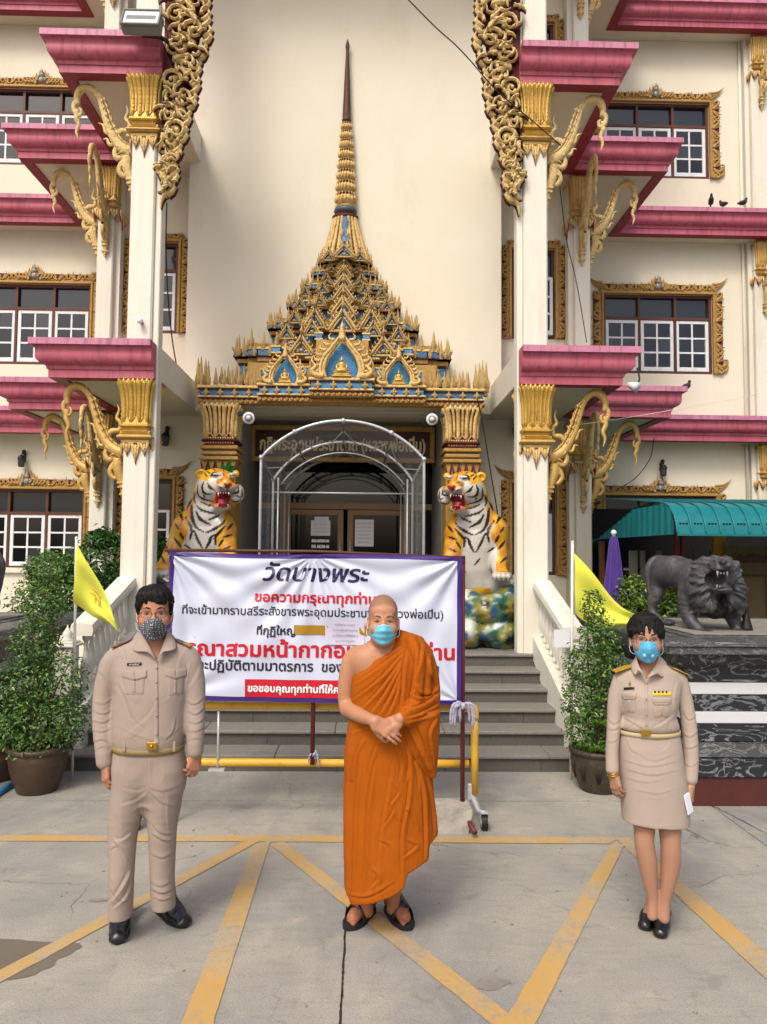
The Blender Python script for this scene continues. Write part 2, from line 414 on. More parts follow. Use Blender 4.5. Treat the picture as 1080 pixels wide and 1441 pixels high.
M_BLUEL = mat('bright_blue_mosaic', '0c5f92', 0.25, metal=.2, col2='1f88b8', scale=25, amt=.8, bump=.6, bscale=90, spec=.8)
M_BRN = mat('brown_spire_paint', '4a2c1e', 0.6, col2='5e3a26', scale=8, amt=.7, bump=.3, streak=('2a1810', 6, (4, 4, .2), .5))
M_WHITE = mat('white_window_paint', 'dfe2e6', 0.5, col2='cfd3d8', scale=5, amt=.5, bump=.05, dirt='9a9890', dscale=5, damt=.25)
M_FRAME = mat('brown_timber', '5a3322', 0.5, col2='44251a', scale=6, amt=.6, bump=.3, bscale=30, stretch=(1, 1, 5))
M_DOORF = mat('tan_aluminium', '8c7050', 0.45, metal=.1, col2='7a6044', scale=4, amt=.5)
M_GLASS = glass('dark_window_glass', '0b0f14', 0.04)
M_GLASS2 = glass('tinted_transom_glass', '1a222c', 0.06)
M_GLASS3 = glass('dusty_window_glass', '2b3034', 0.15)
M_GLASS4 = glass('blue_grey_window_glass', '141d28', 0.03)
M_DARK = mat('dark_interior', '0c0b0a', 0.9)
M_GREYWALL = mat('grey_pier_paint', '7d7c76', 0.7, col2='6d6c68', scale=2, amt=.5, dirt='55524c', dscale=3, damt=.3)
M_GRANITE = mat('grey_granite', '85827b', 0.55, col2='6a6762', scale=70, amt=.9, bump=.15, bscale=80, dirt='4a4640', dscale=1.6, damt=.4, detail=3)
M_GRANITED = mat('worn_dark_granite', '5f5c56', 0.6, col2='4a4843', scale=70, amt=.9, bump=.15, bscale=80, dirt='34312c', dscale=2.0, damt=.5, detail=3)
M_IRON = mat('black_iron', '141414', 0.5, col2='222020', scale=10, amt=.5)
M_CHROME = mat('galvanised_tube', 'c4c7ca', 0.35, metal=.35, col2='a4a8ac', scale=12, amt=.6)
M_TRANS = glass('clear_plastic_sheet', 'ccd4d8', 0.12, 0.30)
M_PAPER = mat('white_paper', 'dcdce2', 0.7, col2='cfd0d8', scale=6, amt=.4)
M_SIGN = mat('maroon_sign_board', '3c0f10', 0.4, col2='2a0a0b', scale=5, amt=.5)
M_CABLE = mat('black_cable', '17130f', 0.6)
M_YELLOW = mat('yellow_barrier_paint', 'c99a2c', 0.42, col2='d8ae45', scale=5, amt=.6, bump=.2, dirt='7a5a2a', dscale=7, damt=.45)
M_FLAG = mat('yellow_flag_cloth', 'd4d64a', 0.8, col2='c6c93c', scale=6, amt=.4, sheen=.3)
M_POLEW = mat('white_pole_paint', 'd5d2c8', 0.4)
M_TEAL = mat('teal_sheet_metal', '10747a', 0.42, col2='0d666e', scale=3, amt=.6, bump=.1, dirt='0a4a50', dscale=4, damt=.4, metal=.1)
M_PURPLE = mat('purple_cloth', '3c1f78', 0.8, col2='4b2c8c', scale=5, amt=.5, sheen=.3)
M_CONC = mat('rough_concrete', '8c887e', 0.9, col2='6d6a62', scale=12, amt=.7, bump=.7, bscale=40, dirt='56524a', dscale=8, damt=.5)
M_TERRA = mat('brown_glazed_pot', '4b3a2c', 0.45, col2='33271e', scale=5, amt=.7, bump=.3, bscale=20, stretch=(1, 1, 4), dirt='6e5a44', dscale=5, damt=.4)
M_SOIL = mat('potting_soil', '241b14', 0.95, col2='3a2c20', scale=30, amt=.8, bump=.8, bscale=60)
M_BARK = mat('shrub_bark', '4c4032', 0.9, col2='6b5c48', scale=20, amt=.7, bump=.5)
def leaf_mat(name, c1, c2, c3):
    m = bpy.data.materials.new(name); m.use_nodes = True; N = m.node_tree.nodes; L = m.node_tree.links; b = N['Principled BSDF']
    a = N.new('ShaderNodeAttribute'); a.attribute_name = 'paint'
    cr = N.new('ShaderNodeValToRGB'); cr.color_ramp.elements[0].color = (*srgb(c1), 1); cr.color_ramp.elements[1].color = (*srgb(c3), 1)
    e = cr.color_ramp.elements.new(.55); e.color = (*srgb(c2), 1)
    L.new(a.outputs['Fac'], cr.inputs[0]); L.new(cr.outputs[0], b.inputs['Base Color']); b.inputs['Roughness'].default_value = .4
    b.inputs['Transmission Weight'].default_value = 0.0
    tr = N.new('ShaderNodeBsdfTranslucent'); L.new(cr.outputs[0], tr.inputs[0]); mx = N.new('ShaderNodeMixShader'); mx.inputs[0].default_value = .25
    L.new(b.outputs[0], mx.inputs[1]); L.new(tr.outputs[0], mx.inputs[2]); L.new(mx.outputs[0], N['Material Output'].inputs[0])
    return m
M_LEAF = leaf_mat('shrub_leaves', '2a4a1a', '4c7430', '8fa850')
M_LEAFD = leaf_mat('dark_leaves', '1a3814', '315c22', '568838')
M_LEAFY = leaf_mat('yellow_green_leaves', '2c4a16', '5a7a28', '9aa848')
def marble(name, base, vein, scale=3.0, rough=.25, amt=.9, width=.035):
    m = bpy.data.materials.new(name); m.use_nodes = True; N = m.node_tree.nodes; L = m.node_tree.links; b = N['Principled BSDF']
    tc = N.new('ShaderNodeTexCoord'); mp = N.new('ShaderNodeMapping'); mp.inputs['Scale'].default_value = (1, 1, 2.6); mp.inputs['Rotation'].default_value = (.2, .5, .1); L.new(tc.outputs['Object'], mp.inputs[0])
    n1 = N.new('ShaderNodeTexNoise'); n1.inputs['Scale'].default_value = scale; n1.inputs['Detail'].default_value = 9; n1.inputs['Distortion'].default_value = 2.4; L.new(mp.outputs[0], n1.inputs['Vector'])
    s = N.new('ShaderNodeMath'); s.operation = 'SUBTRACT'; s.inputs[1].default_value = .5; L.new(n1.outputs[0], s.inputs[0])
    ab = N.new('ShaderNodeMath'); ab.operation = 'ABSOLUTE'; L.new(s.outputs[0], ab.inputs[0])
    mr = N.new('ShaderNodeMapRange'); mr.inputs[1].default_value = 0; mr.inputs[2].default_value = width; mr.inputs[3].default_value = amt; mr.inputs[4].default_value = 0; L.new(ab.outputs[0], mr.inputs[0])
    n2 = N.new('ShaderNodeTexNoise'); n2.inputs['Scale'].default_value = 5; n2.inputs['Detail'].default_value = 6; L.new(tc.outputs['Object'], n2.inputs['Vector'])
    mul = N.new('ShaderNodeMath'); mul.operation = 'MULTIPLY'; L.new(mr.outputs[0], mul.inputs[0]); L.new(n2.outputs[0], mul.inputs[1])
    mx = N.new('ShaderNodeMix'); mx.data_type = 'RGBA'; L.new(mul.outputs[0], mx.inputs[0]); mx.inputs[6].default_value = (*srgb(base), 1); mx.inputs[7].default_value = (*srgb(vein), 1)
    L.new(mx.outputs[2], b.inputs['Base Color']); b.inputs['Roughness'].default_value = rough
    return m
M_MARBLE = marble('black_veined_marble', '23262b', 'b4b8bc', 2.6)
M_MARBLEG = marble('grey_veined_marble', '4a4c4e', 'a8a8a6', 4)
M_MARBLEW = mat('white_marble', 'c9ccd0', .3, col2='bfc2c6', scale=5, amt=.5)
M_REDTILE = mat('red_brown_tile', '4a2420', .35, col2='5a302a', scale=12, amt=.6, dirt='2c1614', dscale=6, damt=.4)
def concrete_ground():
    m = bpy.data.materials.new('yard_concrete'); m.use_nodes = True; N = m.node_tree.nodes; L = m.node_tree.links; b = N['Principled BSDF']
    tc = N.new('ShaderNodeTexCoord')
    def nz(sc, det, st=(1, 1, 1), dist=0):
        mp = N.new('ShaderNodeMapping'); mp.inputs['Scale'].default_value = st; L.new(tc.outputs['Object'], mp.inputs[0])
        n = N.new('ShaderNodeTexNoise'); n.inputs['Scale'].default_value = sc; n.inputs['Detail'].default_value = det; n.inputs['Roughness'].default_value = .65; n.inputs['Distortion'].default_value = dist
        L.new(mp.outputs[0], n.inputs['Vector']); return n.outputs[0]
    def rng(o, a, c, lo=0, hi=1):
        r = N.new('ShaderNodeMapRange'); r.inputs[1].default_value = a; r.inputs[2].default_value = c; r.inputs[3].default_value = lo; r.inputs[4].default_value = hi; L.new(o, r.inputs[0]); return r.outputs[0]
    cur = None
    def mixc(fac, a, c):
        mx = N.new('ShaderNodeMix'); mx.data_type = 'RGBA'; L.new(fac, mx.inputs[0])
        if isinstance(a, str): mx.inputs[6].default_value = (*srgb(a), 1)
        else: L.new(a, mx.inputs[6])
        mx.inputs[7].default_value = (*srgb(c), 1); return mx.outputs[2]
    cur = mixc(rng(nz(1.1, 8), .35, .65), '96938a', 'a29d91')
    cur = mixc(rng(nz(.45, 5), .42, .65, 0, .85), cur, '77787a')
    cur = mixc(rng(nz(.8, 9, (1, .45, 1), .8), .5, .66, 0, .5), cur, 'b4aea0')
    cur = mixc(rng(nz(2.6, 10, (1, 1, 1), 1.2), .52, .72, 0, .6), cur, 'b0a894')
    cur = mixc(rng(nz(9, 6, (.5, 2.2, 1)), .5, .75, 0, .45), cur, '7c786c')
    cur = mixc(rng(nz(120, 3), .48, .7, 0, .6), cur, '625f58')
    cur = mixc(rng(nz(210, 2), .55, .8, 0, .5), cur, 'c4bfb0')
    cur = mixc(rng(nz(16, 3), .68, .74, 0, .5), cur, '5b5850')
    cur = mixc(rng(nz(3.3, 9, (1, 1, 1), 2.5), .60, .66, 0, .35), cur, '6e6a60')
    cur = mixc(rng(nz(1.9, 4, (1, 1, 1), 3), .66, .70, 0, .3), cur, 'b8ae98')
    vo = N.new('ShaderNodeTexVoronoi'); vo.feature = 'DISTANCE_TO_EDGE'; vo.inputs['Scale'].default_value = .55
    wn = N.new('ShaderNodeTexNoise'); wn.inputs['Scale'].default_value = 2.5; wn.inputs['Detail'].default_value = 8; L.new(tc.outputs['Object'], wn.inputs['Vector'])
    va = N.new('ShaderNodeVectorMath'); va.operation = 'MULTIPLY_ADD'; va.inputs[1].default_value = (.5, .5, 0); L.new(wn.outputs['Color'], va.inputs[0]); L.new(tc.outputs['Object'], va.inputs[2]); L.new(va.outputs[0], vo.inputs['Vector'])
    ck = N.new('ShaderNodeMath'); ck.operation = 'MULTIPLY'; L.new(rng(vo.outputs['Distance'], .0, .0035, .75, 0), ck.inputs[0]); L.new(rng(nz(.6, 3), .5, .6), ck.inputs[1])
    cur = mixc(ck.outputs[0], cur, '45423c')
    L.new(cur, b.inputs['Base Color']); L.new(rng(nz(3, 6), .3, .7, .62, .88), b.inputs['Roughness']); b.inputs['Specular IOR Level'].default_value = .3
    bp = N.new('ShaderNodeBump'); bp.inputs['Strength'].default_value = .45; bp.inputs['Distance'].default_value = .004; L.new(nz(60, 8), bp.inputs['Height']); L.new(bp.outputs[0], b.inputs['Normal'])
    return m
M_YARD = concrete_ground()
def worn_paint():
    m = M_YARD.copy(); m.name = 'worn_yellow_line_paint'; N = m.node_tree.nodes; L = m.node_tree.links; b = N['Principled BSDF']
    old = b.inputs['Base Color'].links[0].from_socket
    tc = N.new('ShaderNodeTexCoord'); n = N.new('ShaderNodeTexNoise'); n.inputs['Scale'].default_value = 26; n.inputs['Detail'].default_value = 9; n.inputs['Roughness'].default_value = .75
    L.new(tc.outputs['Object'], n.inputs['Vector'])
    n3 = N.new('ShaderNodeTexNoise'); n3.inputs['Scale'].default_value = 2.2; n3.inputs['Detail'].default_value = 4; L.new(tc.outputs['Object'], n3.inputs['Vector'])
    ad = N.new('ShaderNodeMath'); ad.operation = 'ADD'; L.new(n.outputs[0], ad.inputs[0]); L.new(n3.outputs[0], ad.inputs[1])
    r = N.new('ShaderNodeMapRange'); r.inputs[1].default_value = .90; r.inputs[2].default_value = 1.22; r.inputs[3].default_value = .92; r.inputs[4].default_value = .12; L.new(ad.outputs[0], r.inputs[0])
    yc = N.new('ShaderNodeMix'); yc.data_type = 'RGBA'; L.new(n3.outputs[0], yc.inputs[0]); yc.inputs[6].default_value = (*srgb('b48c4c'), 1); yc.inputs[7].default_value = (*srgb('c0a060'), 1)
    mx = N.new('ShaderNodeMix'); mx.data_type = 'RGBA'; L.new(r.outputs[0], mx.inputs[0]); L.new(old, mx.inputs[6]); L.new(yc.outputs[2], mx.inputs[7]); L.new(mx.outputs[2], b.inputs['Base Color'])
    return m
M_LINE = worn_paint()
ground = MB(); ground.box(-60, 60, -40, 80, -0.4, -0.03); ground = ground.build('ground', M_CONC); tag(ground, kind='structure', label='grey concrete yard base in front of the temple')
yard = thing('concrete_yard', 'grey concrete yard slabs in front of the steps', 'paving', (0, 3, 0), kind='structure')
xs = [-30, -14, -8.6, -5.75, -2.93, -0.085, 2.62, 5.4, 8.2, 14, 30]; ys = [-30, -18, -11.5, -6.5, -1.6, 5.72, 9.0, 14, 40]
for i in range(len(xs) - 1):
    for j in range(len(ys) - 1):
        if ys[j] >= 9 and -3 <= xs[i] < 3: continue
        b = MB(); g_ = .004 if abs(xs[i]) < 9 else .004
        b.box(xs[i] + g_, xs[i + 1] - g_, ys[j] + g_, ys[j + 1] - g_, -0.06, 0.0 if j != 5 else .006)
        b.build('slab', M_YARD, yard)
lines = thing('road_markings', 'worn yellow painted bay lines on the concrete yard', 'road marking', (0, 3.5, 0), kind='structure')
def line_poly(px, zz=.004):
    b = MB(); n = 14
    a0, a1, c0, c1 = [G(*p) for p in px]   # two ends, each two edge points
    def f(u, v):
        e = Vector((mnoise.noise(Vector((u * 23 * (1 + v), v * 9, px[0][0]))), 0, 0)).x * .006
        p = a0.lerp(c0, u).lerp(a1.lerp(c1, u), v)
        d = (a1 - a0).normalized() * (e if v in (0, 1) else 0)
        return (p.x + d.x, p.y + d.y, zz)
    b.grid(f, 40, 4); return b.build('painted_stripe', M_LINE, lines)
line_poly([(-60, 1176), (-60, 1184), (362, 1176), (362, 1185)])
line_poly([(362, 1176), (362, 1185), (873, 1179), (858, 1188)])
line_poly([(368, 1183), (352, 1181), (-40, 1410), (-40, 1388)][0:2] + [(-60, 1417), (-60, 1398)], .0045)
line_poly([(356, 1190), (381, 1184), (240, 1480), (288, 1480)], .005)
line_poly([(383, 1191), (398, 1184), (716, 1462), (752, 1455)], .0045)
line_poly([(862, 1187), (879, 1190), (684, 1480), (735, 1480)], .005)
line_poly([(866, 1180), (886, 1179), (1120, 1418), (1130, 1388)], .0045)
def blotch(px, py, rx, ry, seed, m, name='stain'):
    c = G(px, py); b = MB(); n = 40; vs = [(c.x, c.y, .0025)]
    for i in range(n):
        th = 2 * math.pi * i / n; k = 1 + .35 * mnoise.noise(Vector((math.cos(th) * 1.5 + seed, math.sin(th) * 1.5, seed))) + .12 * mnoise.noise(Vector((math.cos(th) * 6, math.sin(th) * 6, seed)))
        vs.append((c.x + math.cos(th) * rx * k, c.y + math.sin(th) * ry * k, .0025))
    b.add(vs, [(0, i + 1, (i + 1) % n + 1) for i in range(n)]); o = b.build(name, m); tag(o, kind='structure', label='damp stain on the concrete yard'); return o
M_DAMP = mat('damp_concrete', '6a6356', .4, col2='787064', scale=6, amt=.6, bump=.1)
M_OIL = mat('oil_stained_concrete', '77716a', .6, col2='8b867c', scale=20, amt=.9)
blotch(5, 1347, .33, .17, 3.1, M_DAMP, 'damp_patch')
blotch(692, 1384, .075, .05, 5.3, M_OIL, 'oil_stain'); blotch(140, 1267, .05, .02, 8.3, M_OIL, 'oil_stain')
rr = random.Random(4)
b = MB()
for i in range(160):
    x, y = rr.uniform(-4, 4), rr.uniform(1.6, 6.2); r_ = rr.uniform(.003, .009)
    b.lathe([(r_, 0), (r_ * .7, r_ * .6), (.0005, r_ * .7)], (x, y, 0.0), 5, sx=rr.uniform(.6, 1.6))
tag(b.build('grit', M_CONC), kind='stuff', label='loose grit and crumbs scattered over the yard')
def crack(pts, w=.006):
    b = MB(); q = []
    for i in range(len(pts) - 1):
        a, c = G(*pts[i]), G(*pts[i + 1])
        for k in range(12):
            p = a.lerp(c, k / 12); q.append(Vector((p.x + rr.uniform(-.005, .005), p.y, .003)))
    vs = []; fs = []
    for i, p in enumerate(q):
        h = w * rr.uniform(.4, 1.3); vs += [(p.x - h, p.y, .003), (p.x + h, p.y, .003)]
        if i: fs.append((2 * i - 2, 2 * i - 1, 2 * i + 1, 2 * i))
    b.add(vs, fs); o = b.build('crack', M_SOIL); tag(o, kind='structure', label='dark crack in the concrete'); return o
q_ = MB(); vs = []; fs = []
for i in range(90):
    y = 2.3 + i * .022; h = .004 * rr.uniform(.5, 1.8); x = -.085 + .006 * mnoise.noise(Vector((y * 9, 1, 2))); vs += [(x - h, y, .003), (x + h, y, .003)]
    if i: fs.append((2 * i - 2, 2 * i - 1, 2 * i + 1, 2 * i))
q_.add(vs, fs); tag(q_.build('crack', M_SOIL), kind='structure', label='ragged dark joint crack beside the left sandal')
crack([(1003, 1134), (1050, 1158), (1110, 1190)], .004)
steps = thing('stone_steps', 'broad grey granite steps climbing to the temple entrance', 'steps', (XC, 6.5, 0), kind='structure')
D0 = 6.47; TR, RI, Z1 = 0.31, 0.132, 0.151; SU = 2.16
FLOOR = Z1 + 5 * RI
for n in range(6):
    SU = 2.45 if n == 0 else 2.16
    z1 = Z1 + n * RI; z0 = 0 if n == 0 else z1 - RI; y = D0 + n * TR
    cuts = [-SU]; x = -SU + rr.uniform(.5, .9)
    while x < SU - .3: cuts.append(x); x += rr.uniform(.75, .95)
    cuts.append(SU)
    for a, c in zip(cuts, cuts[1:]):
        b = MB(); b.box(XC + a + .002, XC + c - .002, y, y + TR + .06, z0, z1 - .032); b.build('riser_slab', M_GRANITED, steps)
    cuts2 = [-SU]; x = -SU + rr.uniform(.8, 1.2)
    while x < SU - .4: cuts2.append(x); x += rr.uniform(.9, 1.2)
    cuts2.append(SU)
    for a, c in zip(cuts2, cuts2[1:]):
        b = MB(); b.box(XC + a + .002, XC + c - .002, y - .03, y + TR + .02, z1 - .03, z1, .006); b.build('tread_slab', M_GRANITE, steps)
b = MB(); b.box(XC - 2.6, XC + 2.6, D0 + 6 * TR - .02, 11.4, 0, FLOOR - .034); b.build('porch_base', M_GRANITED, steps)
nx = 9
for i in range(nx):
    for j in range(5):
        b = MB(); w = 5.0 / nx; x0 = XC - 2.5 + i * w; y0 = D0 + 6 * TR - .035 + j * .65
        b.box(x0 + .002, x0 + w - .002, y0 + .002, y0 + .65 - .002, FLOOR - .03, FLOOR, .003); b.build('floor_slab', M_GRANITE, steps)
temple = thing('temple_building', 'cream temple hall with pink eaves and gilded ornament', 'building', (XC, 11, 0))
def U(s, u): return XC + s * u
def bx(b, s, u0, u1, y0, y1, z0, z1, bev=0): b.box(U(s, u0), U(s, u1), y0, y1, z0, z1, bev)
ZA, ZB, ZC = 4.15, 7.58, 11.15          # tops of the three eaves
YC, YN, YW = 9.9, 10.3, 12.2            # wall planes: centre, narrow-window bay, wings
HCU = 2.14
b = MB()
b.box(U(-1, HCU), U(1, HCU), YC, YC + .35, 3.78, 13); b.build('central_wall', M_CREAM, temple)
for s in (-1, 1):
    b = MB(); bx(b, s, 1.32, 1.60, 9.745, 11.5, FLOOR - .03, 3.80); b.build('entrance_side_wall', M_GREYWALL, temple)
    b = MB(); w0, w1 = 2.36, 2.98
    tops = []
    for k in range(3):
        zb = [1.60, 4.94, 8.3][k]; zt = zb + [1.28, 1.30, 1.30][k]; tops.append((zb, zt))
    bx(b, s, HCU - .05, w0, YN, YN + .25, 3.78, 13); bx(b, s, 1.601, w0, YN, YN + .25, 0, 3.78); bx(b, s, w1, 3.3, YN, YN + .25, 0, 13)
    z = 0
    for zb, zt in tops: bx(b, s, w0, w1, YN, YN + .25, z, zb); z = zt
    bx(b, s, w0, w1, YN, YN + .25, z, 13)
    b.build('bay_wall', M_CREAM, temple)
    b = MB(); bx(b, s, 3.24, 3.49, YN + .002, YW + .2, 0, 13); b.build('return_wall', M_CREAM, temple)
    b = MB(); w0, w1 = 4.29, 6.14; z = 0
    bx(b, s, 3.3, w0, YW, YW + .25, 0, 13); bx(b, s, w1, 12, YW, YW + .25, 0, 13)
    WT = [(1.58, 2.88), (4.95, 6.30), (8.34, 9.66)]
    for zb, zt in WT: bx(b, s, w0, w1, YW, YW + .25, z, zb); z = zt
    bx(b, s, w0, w1, YW, YW + .25, z, 13)
    b.build('wing_wall', M_CREAM, temple)
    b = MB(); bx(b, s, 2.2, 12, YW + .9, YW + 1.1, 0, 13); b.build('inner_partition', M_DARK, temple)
    b = MB(); bx(b, s, 3.5, 12, YW - .06, YW, 1.52, 1.60); bx(b, s, 3.5, 12, YW - .04, YW, 0, .7); b.build('plinth_course', M_CREAMW, temple)
    for (u0, u1, yf, nm) in ((3.19, 3.41, 10.02, 0), (6.80, 7.12, 12.02, 1)):
        b = MB(); bx(b, s, u0, u1, yf, yf + .4, 0, 12.5, .015)
        bx(b, s, u0 - .07, u0, yf + .09, yf + .4, 0, 12.5); b.build('pilaster', M_CREAMW, temple)
        b = MB(); b.mi = 0
        if nm: b.cyl((U(s, u0 - .12), yf + .15, 0), (U(s, u0 - .12), yf + .15, 12.5), .022, 8); b.build('downpipe', M_CREAMW, temple)
PROF = [(0.00, 0.00), (0.00, -.07), (.04, -.078), (.052, -.10), (.056, -.13), (.054, -.16), (.056, -.19), (.066, -.22), (.085, -.243), (.112, -.258), (.138, -.264), (.145, -.305), (.16, -.31), (.16, -.395), (.30, -.397), (.30, -.37)]
PMAT = [1] + [0] * 11 + [2] * 5      # 0 pink,1 faded,2 red underside
def sweep_eave(s, zt, pts, closed_ends=True):
    """pts: plan polyline (u,y), walked from the inner end outwards; profile inset goes to the building side"""
    b = MB(); n = len(pts)
    nor = []
    for i in range(n - 1):
        d = Vector((pts[i + 1][0] - pts[i][0], pts[i + 1][1] - pts[i][1])).normalized()
        nor.append(Vector((-d.y, d.x)))       # left of travel = towards the building (+y)
    rows = []
    for k, (ins, dz) in enumerate(PROF):
        row = []
        for i in range(n):
            if i == 0: off = nor[0] * ins
            elif i == n - 1: off = nor[-1] * ins
            else:
                a, c = nor[i - 1], nor[i]; m = (a + c); off = m * (ins / (1 + a.dot(c)))
            row.append((U(s, pts[i][0] + off.x), pts[i][1] + off.y, zt + dz))
        rows.append(row)
    base = len(b.v)
    for i in range(n - 1):
        b.mi = 0; k0, k1 = 2, 10
        vs = [rows[k][ii] for k in range(k0, k1 + 1) for ii in ((i, i + 1) if s > 0 else (i + 1, i))]
        b.add(vs, [(2 * q, 2 * q + 1, 2 * q + 3, 2 * q + 2) for q in range(k1 - k0)], True)
        for k in list(range(0, k0)) + list(range(k1, len(PROF) - 1)):
            q = [rows[k][i], rows[k][i + 1], rows[k + 1][i + 1], rows[k + 1][i]]
            if s < 0: q = q[::-1]
            b.mi = 1 if k == 0 else (2 if k >= len(PROF) - 3 else 0)
            b.add(q, [(0, 1, 2, 3)], False)
    b.mi = 0
    for k in range(len(PROF) - 2):
        p0, p1 = rows[k][0], rows[k + 1][0]; yb = pts[0][1] + .62
        q = [p0, p1, (p1[0], yb, p1[2]), (p0[0], yb, p0[2])]
        b.add(q if s < 0 else q[::-1], [(0, 1, 2, 3)], False)
    return b, rows
EU = [2.004, 3.30, 4.60]
for s in (-1, 1):
    for zt in (ZA, ZB, ZC):
        pts = [(EU[0], 7.85), (EU[1], 7.85), (EU[1], 9.68), (EU[2], 9.68), (EU[2], 11.65), (12, 11.65)]
        b, rows = sweep_eave(s, zt, pts); e = b.build('eave', [M_PINK, M_PINKL, M_RED], temple)
        b = MB()
        for (u0, u1, y0, y1) in ((EU[0] + .012, EU[1] - .012, 7.862, 9.7), (EU[0] + .012, EU[2] - .012, 9.692, 11.67), (EU[0], 12, 11.662, 12.19)):
            bx(b, s, u0, u1, y0, y1, zt - .06, zt - .004 - .002 * (y0 > 9) - .002 * (y0 > 11))
        b.build('eave_deck', M_PINKL, e)
        b = MB()
        for q, (u0, u1, y0, y1) in enumerate(((EU[0], EU[1] - .29, 8.14, 9.97), (EU[0], EU[2] - .29, 9.971, 11.94), (EU[0], 12, 11.941, 12.19))):
            bx(b, s, u0, u1, y0, y1, zt - .375, zt - .27)
        b.build('soffit', M_SOFFIT, e)
    for k, zt in enumerate((ZA, ZB, ZC)):
        b = MB(); bx(b, s, 1.99, 2.09, 8.26, YC, zt - .37, zt + .01, .006); b.build('edge_beam', M_CREAMW, temple)
b = MB(); b.box(U(-1, 2.3), U(1, 2.3), 8.3, 10, 11.0, 11.2); b.build('porch_roof', M_SOFFIT, temple)
def fluted_capital(w, d, h, n=5, core=0):
    """bell of reeded leaves on a square shaft: origin bottom centre, faces -y; gold leaves as ribs"""
    b = MB()
    prof = [(0.50, 0), (.53, .02), (.56, .05), (.50, .08), (.50, .12), (.60, .145), (.60, .17), (.52, .19), (.50, .22), (.49, .30), (.49, .45), (.505, .62), (.54, .76), (.60, .88), (.63, .93), (.61, .97)]
    b.mi = core
    b.lathe([(r_ * w * 1.03, z * h) for r_, z in prof], (0, 0, 0), 32, sq=True, sy=d / w, smooth=False, a0=math.pi / 32)
    b.mi = 0
    def rib(x, y, nx_, ny_, rr_, zz0=.22):
        pts = []
        for r_, z in [(q, z) for q, z in prof if z >= zz0]:
            k = r_ / .5
            pts.append((x * k if ny_ else nx_ * w * (r_ + .01), y * k * (d / w) if nx_ else ny_ * d * (r_ + .01), z * h))
        rad = [rr_ * .5] + [rr_] * (len(pts) - 3) + [rr_ * 1.25, rr_ * .5]
        b.tube(pts, rad, 6)
        for q in range(1, len(pts) - 1):
            a_, c_ = Vector(pts[q]), Vector(pts[q + 1]) if q + 1 < len(pts) else Vector(pts[q])
            for e_ in (.0, .5): b.sphere(tuple(a_.lerp(c_, e_) + Vector((nx_, ny_, 0)) * rr_ * .9), rr_ * .38, 3)
    b.smooth = True
    m = 2 * n + 1
    for i in range(m):
        t = (i + .5) / m - .5
        big = i % 2 == 0
        rr_ = w / m * (.52 if big else .34)
        rib(t * w, 0, 0, -1, rr_, .22 if big else .30); rib(t * w, 0, 0, 1, rr_, .3)
        if i % 2 == 0:
            for sx in (-1, 1): rib(0, t * w, sx, 0, rr_)
    for i in range(m + 1):
        t = i / m - .5
        for face in range(4):
            a = face * math.pi / 2
            x, y = t * w * 1.2, -.6 * d
            vx, vy = (x, y) if face == 0 else ((x, -y) if face == 2 else ((-.6 * w, x * d / w) if face == 1 else (.6 * w, x * d / w)))
            r_ = w / m * .6
            b.lathe([(r_ * .7, .92 * h), (r_, .96 * h), (r_ * .5, 1.0 * h), (r_ * .05, 1.035 * h)], (vx, vy, 0), 5)
    for zz, r0 in ((.10, .52), (.205, .52)):
        for i in range(12):
            t = (i + .5) / 12 - .5
            b.sphere((t * w, -d * r0, zz * h), w * .035, 4)
    for i in range(n):
        t = (i + .5) / n - .5
        x = t * w * .98
        for sg in (-1, 1): b.tube([(x + sg * w / n * .45, -d * .52, .22 * h), (x, -d * .525, .33 * h)], [w * .028, w * .012], 5)
    return b
def pendant_fringe(w, d, h):
    b = MB()
    for face in range(3):
        n = 3
        for i in range(n):
            t = (i + .5) / n - .5; big = (i == 1)
            hh = h * (1.0 if big else .62); ww = w / n * .98
            c = Vector((t * w, -d / 2 - .012, 0)) if face == 0 else Vector(((-1 if face == 1 else 1) * (w / 2 + .012), t * d, 0))
            ax = Vector((1, 0, 0)) if face == 0 else Vector((0, 1, 0)); o_ = Vector((0, -1, 0)) if face == 0 else Vector((-1 if face == 1 else 1, 0, 0))
            b.mi = 1; b.prism([c + ax * -ww * .5 - o_ * .01, c + ax * ww * .5 - o_ * .01, c + Vector((0, 0, -hh)) - o_ * .01][::(1 if face != 1 else 1)], o_ * .016)
            b.mi = 0
            for sg in (-1, 1):
                pts = [c + ax * sg * ww * .38 + o_ * .012, c + ax * sg * ww * .30 + Vector((0, 0, -hh * .35)) + o_ * .014, c + ax * sg * ww * .08 + Vector((0, 0, -hh * .72)) + o_ * .012]
                b.tube(pts, [.016, .014, .006], 6)
            b.tube([c + o_ * .012 + Vector((0, 0, -hh * .1)), c + o_ * .016 + Vector((0, 0, -hh * .45)), c + o_ * .01 + Vector((0, 0, -hh * .93))], [.018, .016, .004], 6)
    return b
